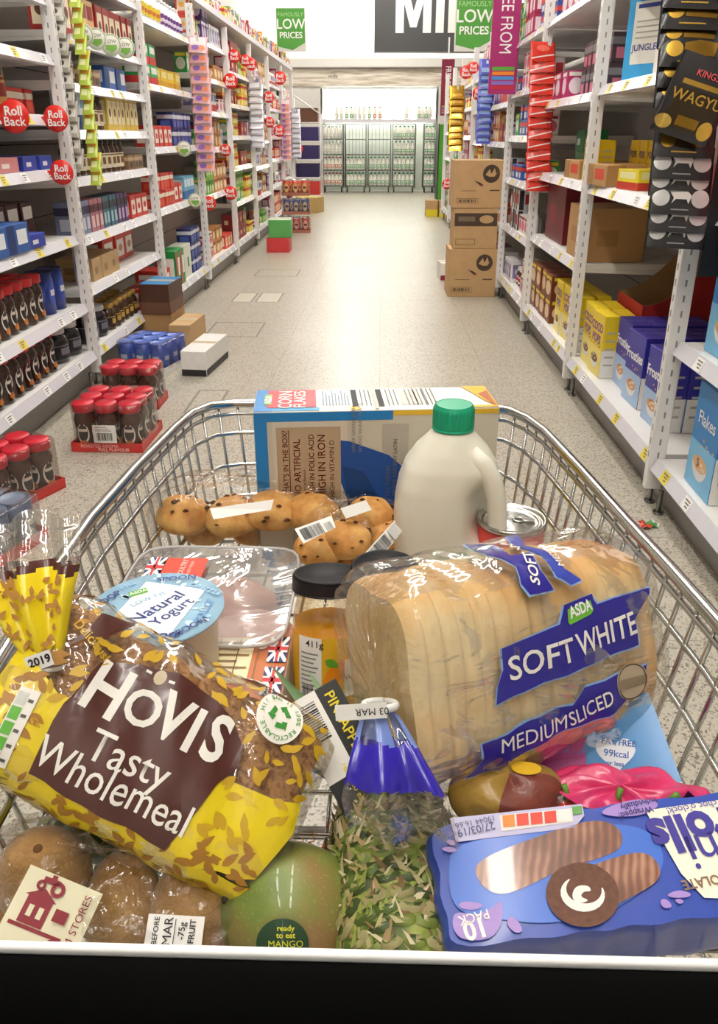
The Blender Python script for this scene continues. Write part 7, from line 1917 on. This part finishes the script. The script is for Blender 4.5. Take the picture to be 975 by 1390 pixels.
# ================================================================== chocolate mini rolls pack
TLc = onz(577, 1120, .853); e1_ = onz(975, 1074, .866) - TLc; e2_ = onz(609, 1283, .832) - TLc
ex = e1_.normalized(); nz_ = (-e2_).cross(ex) * -1; nz_ = ex.cross(-e2_).normalized(); ey = nz_.cross(ex)
RL = .216; RWd = abs(e2_.dot(ey)) + .003
MR = Matrix((ex, ey, nz_)).transposed()
rc = TLc + ex * (RL / 2) - ey * (RWd / 2) - nz_ * .062
t = thing('cake_roll_pack', 'blue shiny pack of ten chocolate mini rolls in the near right corner', 'cake pack', rc); t.rotation_euler = MR.to_euler()
RB = mat('2747aa', .32, noise=.06, coat=.35, bump=.35, bscale=14); RB2 = mat('3a6bcc', .35, noise=.04, coat=.2)
b = MB()
def rpf(u, v):
    th = 2 * PI * u; c, s_ = math.cos(th), math.sin(th); e = 16; k = (abs(c) ** e + abs(s_) ** e) ** (-1 / e); q = min(1, v, ) ; zz = v
    ed = 1 if .12 < v < .88 else (1 - (.12 - min(v, 1 - v)) ** 2 * 2.2)
    return V((RL / 2 * c * k * ed + .001 * math.sin(9 * th), RWd / 2 * s_ * k * ed + .0008 * math.sin(23 * th), .062 * v))
b.grid(rpf, 120, 12, RB, True, None, True)
b.grid(lambda u, v: V((rpf(u, 1).x * v, rpf(u, 1).y * v, .062 + .0008 * (1 - v ** 4))), 120, 10, RB, True, None, True); b.grid(lambda u, v: V((rpf(u, 0).x * v, rpf(u, 0).y * v, 0)), 120, 2, RB, True, None, True)
b.build('wrapper', t)
# print coordinates from the picture, mapped on the flat top
def rpx(x, y):
    d = ray(x, y); tt = (TLc - EYE).dot(nz_) / d.dot(nz_); p = MR.inverted() @ (EYE + d * tt - rc); return (p.x, p.y)
def rp(pts, it=2): return poly([rpx(x, y) for x, y in (smooth(pts, it) if it else pts)])
zz8 = lambda pts: [(420 + x / 1.7568, 960 + y / 1.7568) for x, y in pts]
top = lambda e: (lambda x, y: V((x, y, .0636 + e)))
b = MB()
b.decal(rp(zz8([(340, 330), (330, 400), (340, 470), (380, 500), (470, 510), (560, 520), (700, 500), (800, 440), (850, 380), (830, 310), (760, 280), (640, 285), (500, 300)])), top(0), RB2, cut=.02)
def choc_mat(nm, ang_):
    m = bpy.data.materials.new(nm); m.use_nodes = True; nt = m.node_tree; b = nt.nodes['Principled BSDF']; L = nt.links.new
    tc = nt.nodes.new('ShaderNodeTexCoord'); mp = nt.nodes.new('ShaderNodeMapping'); mp.inputs['Rotation'].default_value = (0, 0, ang_)
    wv = nt.nodes.new('ShaderNodeTexWave'); wv.inputs['Scale'].default_value = 62; wv.inputs['Distortion'].default_value = 3.5; wv.inputs['Detail'].default_value = 2; wv.inputs['Detail Scale'].default_value = .6
    n = nt.nodes.new('ShaderNodeTexNoise'); n.inputs['Scale'].default_value = 38; mx = nt.nodes.new('ShaderNodeMath'); mx.operation = 'MULTIPLY_ADD'; mx.inputs[1].default_value = .25
    r = nt.nodes.new('ShaderNodeValToRGB'); e = r.color_ramp.elements; e[0].position = .28; e[0].color = (*lin('4f2a1a'), 1); e[1].position = 1.0; e[1].color = (*lin('c08e70'), 1); q = e.new(.62); q.color = (*lin('7d4a32'), 1)
    L(tc.outputs['Object'], mp.inputs[0]); L(mp.outputs[0], wv.inputs[0]); L(tc.outputs['Object'], n.inputs['Vector']); L(wv.outputs['Fac'], mx.inputs[0]); L(n.outputs['Fac'], mx.inputs[2]); L(mx.outputs[0], r.inputs[0]); L(r.outputs[0], b.inputs['Base Color']); b.inputs['Roughness'].default_value = .3; b.inputs['Coat Weight'].default_value = .5
    return m
RC2 = choc_mat('chocolate_print', .35); CRM = mat('6a4230', .6, noise=.4, nscale=260); CRM = mat('6a4230', .6, noise=.4, nscale=260)
roll1 = zz8([(390, 385), (430, 355), (520, 320), (620, 285), (690, 270), (740, 290), (748, 330), (720, 355), (600, 390), (500, 440), (450, 452), (410, 430)])
roll2 = zz8([(565, 440), (600, 410), (700, 370), (790, 345), (830, 370), (838, 410), (800, 440), (700, 490), (630, 502), (585, 490)])
b.decal(rp(roll1), top(.0004), RC2, cut=.02); b.decal(rp(roll2), top(.0008), RC2, cut=.02)
b.decal(rp(zz8([(562, 440), (600, 412), (625, 402), (650, 405), (740, 455), (735, 475), (700, 492), (630, 504), (583, 492)])), top(.0012), mat('7a4a34', .35, coat=.5), cut=.02)
c = rpx(*zz8([(650, 450)])[0]); b.decal(ell(c[0], c[1], .0215, .0175, 28, .15), top(.0016), CRM); 
sw_ = [(.0128 * math.cos(a_), .0098 * math.sin(a_)) for a_ in [2.0 + i * .28 for i in range(17)]]
sw_ += [((.0128 - .0048 * math.sin(PI * i / 16) - .0008) * math.cos(2.0 + i * .28), (.0098 - .0040 * math.sin(PI * i / 16) - .0006) * math.sin(2.0 + i * .28)) for i in range(16, -1, -1)]
b.decal(poly([(c[0] + x, c[1] + y) for x, y in sw_]), top(.0019), mat('f3efe8', .5, noise=0))
b.decal(poly([(c[0] + x, c[1] + y) for x, y in smooth([(-.006, .001), (-.002, .0048), (.005, .004), (.0055, .0005), (.001, .0012), (-.002, -.0015), (.003, -.004), (-.003, -.0052), (-.0065, -.003)])]), top(.0019), mat('f3efe8', .5, noise=0))
LIL = mat('a78ad0', .35, noise=.03)
b.decal(rp(zz8([(340, 510), (350, 490), (400, 500), (440, 480), (455, 462), (462, 490), (455, 530), (430, 558), (370, 560), (345, 540)])), top(.0006), LIL)
for pts in ([(355, 470), (380, 465), (420, 475), (395, 488), (360, 484)], [(468, 520), (478, 498), (500, 515), (510, 538), (490, 543)], [(310, 340), (340, 335), (355, 345), (335, 352)], [(325, 322), (345, 318), (350, 335), (335, 333)], [(850, 450), (880, 438), (912, 448), (900, 458), (860, 458)], [(835, 462), (850, 460), (866, 478), (850, 484), (838, 478)], [(868, 462), (885, 460), (893, 468), (880, 474)]):
    b.decal(rp(zz8(pts)), top(.0006), LIL)
b.decal(rp(zz8([(685, 255), (740, 230), (790, 222), (830, 228), (828, 245), (790, 262), (730, 266)])), top(.0006), LIL)
b.build('pack_print', t)
b = MB()
def rt_(s_, px, py, size, m_, bold=.03, rot=PI, e=.0012, sx=1, sy=1):
    c = rpx(px, py); b.decal(move(text2d(s_, size, bold), c[0], c[1], rot, sx, sy), top(e), m_)
rt_('10', 645, 1262, .014, WT, .03, PI + .12); rt_('PACK', 643, 1247, .0072, WT, .02, PI + .12)
rt_('Individually', 866, 1093, .0055, mat('2a2a6a', .5, noise=0), .01, PI + .1); rt_('Wrapped!', 862, 1105, .0055, mat('2a2a6a', .5, noise=0), .01, PI + .1)
b.decal(rp(zz8([(800, 250), (975, 225), (1000, 222), (1000, 460), (940, 458), (885, 400), (845, 330)]), 0), top(.0006), mat('f2efdc', .4, noise=0))
rt_('Mini', 986, 1150, .030, mat('3a3090', .4, noise=0), .04, PI + .05); rt_('rolls', 938, 1128, .030, mat('3a3090', .4, noise=0), .04, PI + .05); rt_('choc o\'clock!', 938, 1098, .0062, mat('4a3aa0', .4, noise=0), .0, PI + .05); rt_('CHOCOLATE', 975, 1195, .0075, mat('8a6a4a', .4, noise=0), .02, PI + .05)
b.build('lettering', t)
b = MB(); b.decal(rp(zz8([(335, 268), (650, 234), (655, 262), (632, 290), (350, 325)]), 0), top(.0004), mat('c3bfe0', .4, noise=.02))
b.decal(rp(zz8([(452, 262), (625, 245), (628, 278), (458, 300)]), 0), top(.0008), mat('ece4e0', .4, noise=0))
for k, cc_ in enumerate(('e0862c', 'd9402c', 'd9402c', 'd9402c', 'efe9e4')):
    x = 460 + k * 33; b.decal(rp(zz8([(x, 263 - k * 3), (x + 28, 260 - k * 3), (x + 30, 288 - k * 3), (x + 2, 291 - k * 3)]), 0), top(.0012), mat(cc_, .4, noise=0))
rt_('27/03/19', 646, 1128, .0068, mat('55557a', .5, noise=0), .01, PI + .1); rt_('19044 16.66', 645, 1118, .0052, mat('55557a', .5, noise=0), .0, PI + .1)
b.decal(rp(zz8([(625, 243), (648, 240), (650, 258), (628, 262)]), 0), top(.0014), mat('5f9a4a', .4, noise=0)); b.build('nutrition_panel', t)
# end fin of the wrapper
b = MB(); rr = random.Random(6)
b.grid(lambda u, v: V((-RL / 2 - .002 - .004 * v * (1 + .3 * math.sin(u * 30)), (u - .5) * RWd * .94, .026 + .004 * math.sin(u * 22) * v)), 40, 3, RB); b.build('sealed_fin', t)

# ================================================================== fat free pack and pink bag
P1 = ont(820, 1028, .566); Mf = camframe(P1, math.radians(-14), .10)
t = thing('yogurt_multipack', 'magenta and blue card pack marked FAT FREE under the white loaf', 'pack', P1)
M3 = Mf.to_3x3(); b = MB(); M4 = M3.to_4x4(); MGT = mat('b52a90', .35, noise=.04, coat=.3); BLU = mat('2a86c8', .35, noise=.04, coat=.3)
b.box(-.085, .045, -.028, .036, -.05, 0, MGT, M=M4, bev=.003)
b.decal(poly([(-.020, -.0275), (.045, -.0275), (.045, .0355), (.000, .0355), (-.010, .01)]), lambda x, y: M4 @ V((x, y, .0006)), BLU)
hp_ = []
for i in range(30):
    a_ = 2 * PI * i / 30; hp_.append((.00062 * 16 * math.sin(a_) ** 3 + .002, .00062 * (13 * math.cos(a_) - 5 * math.cos(2 * a_) - 2 * math.cos(3 * a_) - math.cos(4 * a_)) + .001))
b.decal(move((hp_, [tuple(range(30))]), .006, 0, -.25, 1.5, 1.5), lambda x, y: M4 @ V((x, y, .0009)), mat('3a8fd0', .4, noise=0)); b.decal(move((hp_, [tuple(range(30))]), .006, 0, -.25, 1.38, 1.38), lambda x, y: M4 @ V((x, y, .0012)), mat('e9f2f8', .4, noise=0))
for s_, dx, dy, sz in (('FAT FREE', .013, .007, .0058), ('99kcal', .009, .000, .0068), ('or less', .006, -.006, .0045)): b.decal(move(text2d(s_, sz, .02), dx, dy, -.35), lambda x, y: M4 @ V((x, y, .0015)), mat('2a5fae', .4, noise=0))
b.build('card_sleeve', t)
p = ont(838, 1096, .530); t = thing('produce_bag', 'pink printed bag of red peppers behind the blue cake pack', 'bag', (p.x, p.y, p.z))
PK = mat('d8386e', .3, noise=.05, coat=.5, bump=.4, bscale=22); b = MB()
def pb(u, v): 
    th, q = 2 * PI * u, PI * v; w_ = .0025 * (math.sin(7 * th + 3 * q) + .6 * math.sin(12 * q + 4 * th))
    return V(((.064 + w_) * math.sin(q) ** .5 * math.cos(th), (.028 + w_) * math.sin(q) ** .5 * math.sin(th), (.017 + w_) * -math.cos(q))) + V((0, 0, 0))
b.grid(pb, 60, 36, PK, True, lambda u, v: (FILM if (.55 < v < .86 and (.52 < u < .98)) else PK), True); b.build('printed_bag', t)
RP_ = mat('cf2f22', .22, noise=.08, coat=.6)
for k, (dx, dy) in enumerate(((.030, -.008), (-.004, -.008), (-.036, -.006))):
    q = thing('red_pepper', 'red pepper inside the pink bag, %s' % ('right one', 'middle one', 'left one')[k], 'pepper', p + V((dx, dy, -.001)), k, 'red peppers in the pink bag')
    b = MB(); b.grid(lambda u, v: V((.017 * math.sin(PI * v) ** .7 * math.cos(2 * PI * u) * (1 + .10 * math.cos(6 * PI * u)), .014 * math.sin(PI * v) ** .7 * math.sin(2 * PI * u) * (1 + .1 * math.cos(6 * PI * u)), -.0125 * math.cos(PI * v))), 36, 16, RP_, True, None, True); b.build('flesh', q)
    b = MB(); b.tube([(0, 0, .014), (.002, 0, .019), (.005, 0, .022)], [.003, .002, .0022], mat('5f8a2c', .5), 8); b.build('stalk', q)
p = ont(690, 1066, .53); t = thing('snack_bag', 'clear bag with yellow and dark red print under the white loaf', 'bag', (p.x, p.y, p.z - .01))
b = MB(); b.grid(lambda u, v: V((.04 * math.sin(PI * v) ** .5 * math.cos(2 * PI * u), .026 * math.sin(PI * v) ** .5 * math.sin(2 * PI * u), -.020 * math.cos(PI * v) + .002 * math.sin(20 * u + 9 * v))), 48, 24, None, True, lambda u, v: mat('a8853c', .35, noise=.3, nscale=40, coat=.3, bump=.5) if (v > .35 and u < .7) else mat('7a3a2c', .4, noise=.3, coat=.2, bump=.5), True); b.build('printed_film', t)
b = MB(); b.decal(ell(0, 0, .010, .006, 16), lambda x, y: V((x + .012, y + .004, .0215)), mat('e9b92c', .4)); b.build('yellow_print', t)
drop_protos()
SC.view_settings.view_transform = 'Standard'
SC.view_settings.look = 'None'
SC.view_settings.gamma = 1
SC.view_settings.use_curve_mapping = False
SC.view_settings.exposure = 0.24
SC.cycles.max_bounces = 10
SC.cycles.transparent_max_bounces = 24
SC.cycles.sample_clamp_indirect = 6
SC.cycles.use_denoising = True
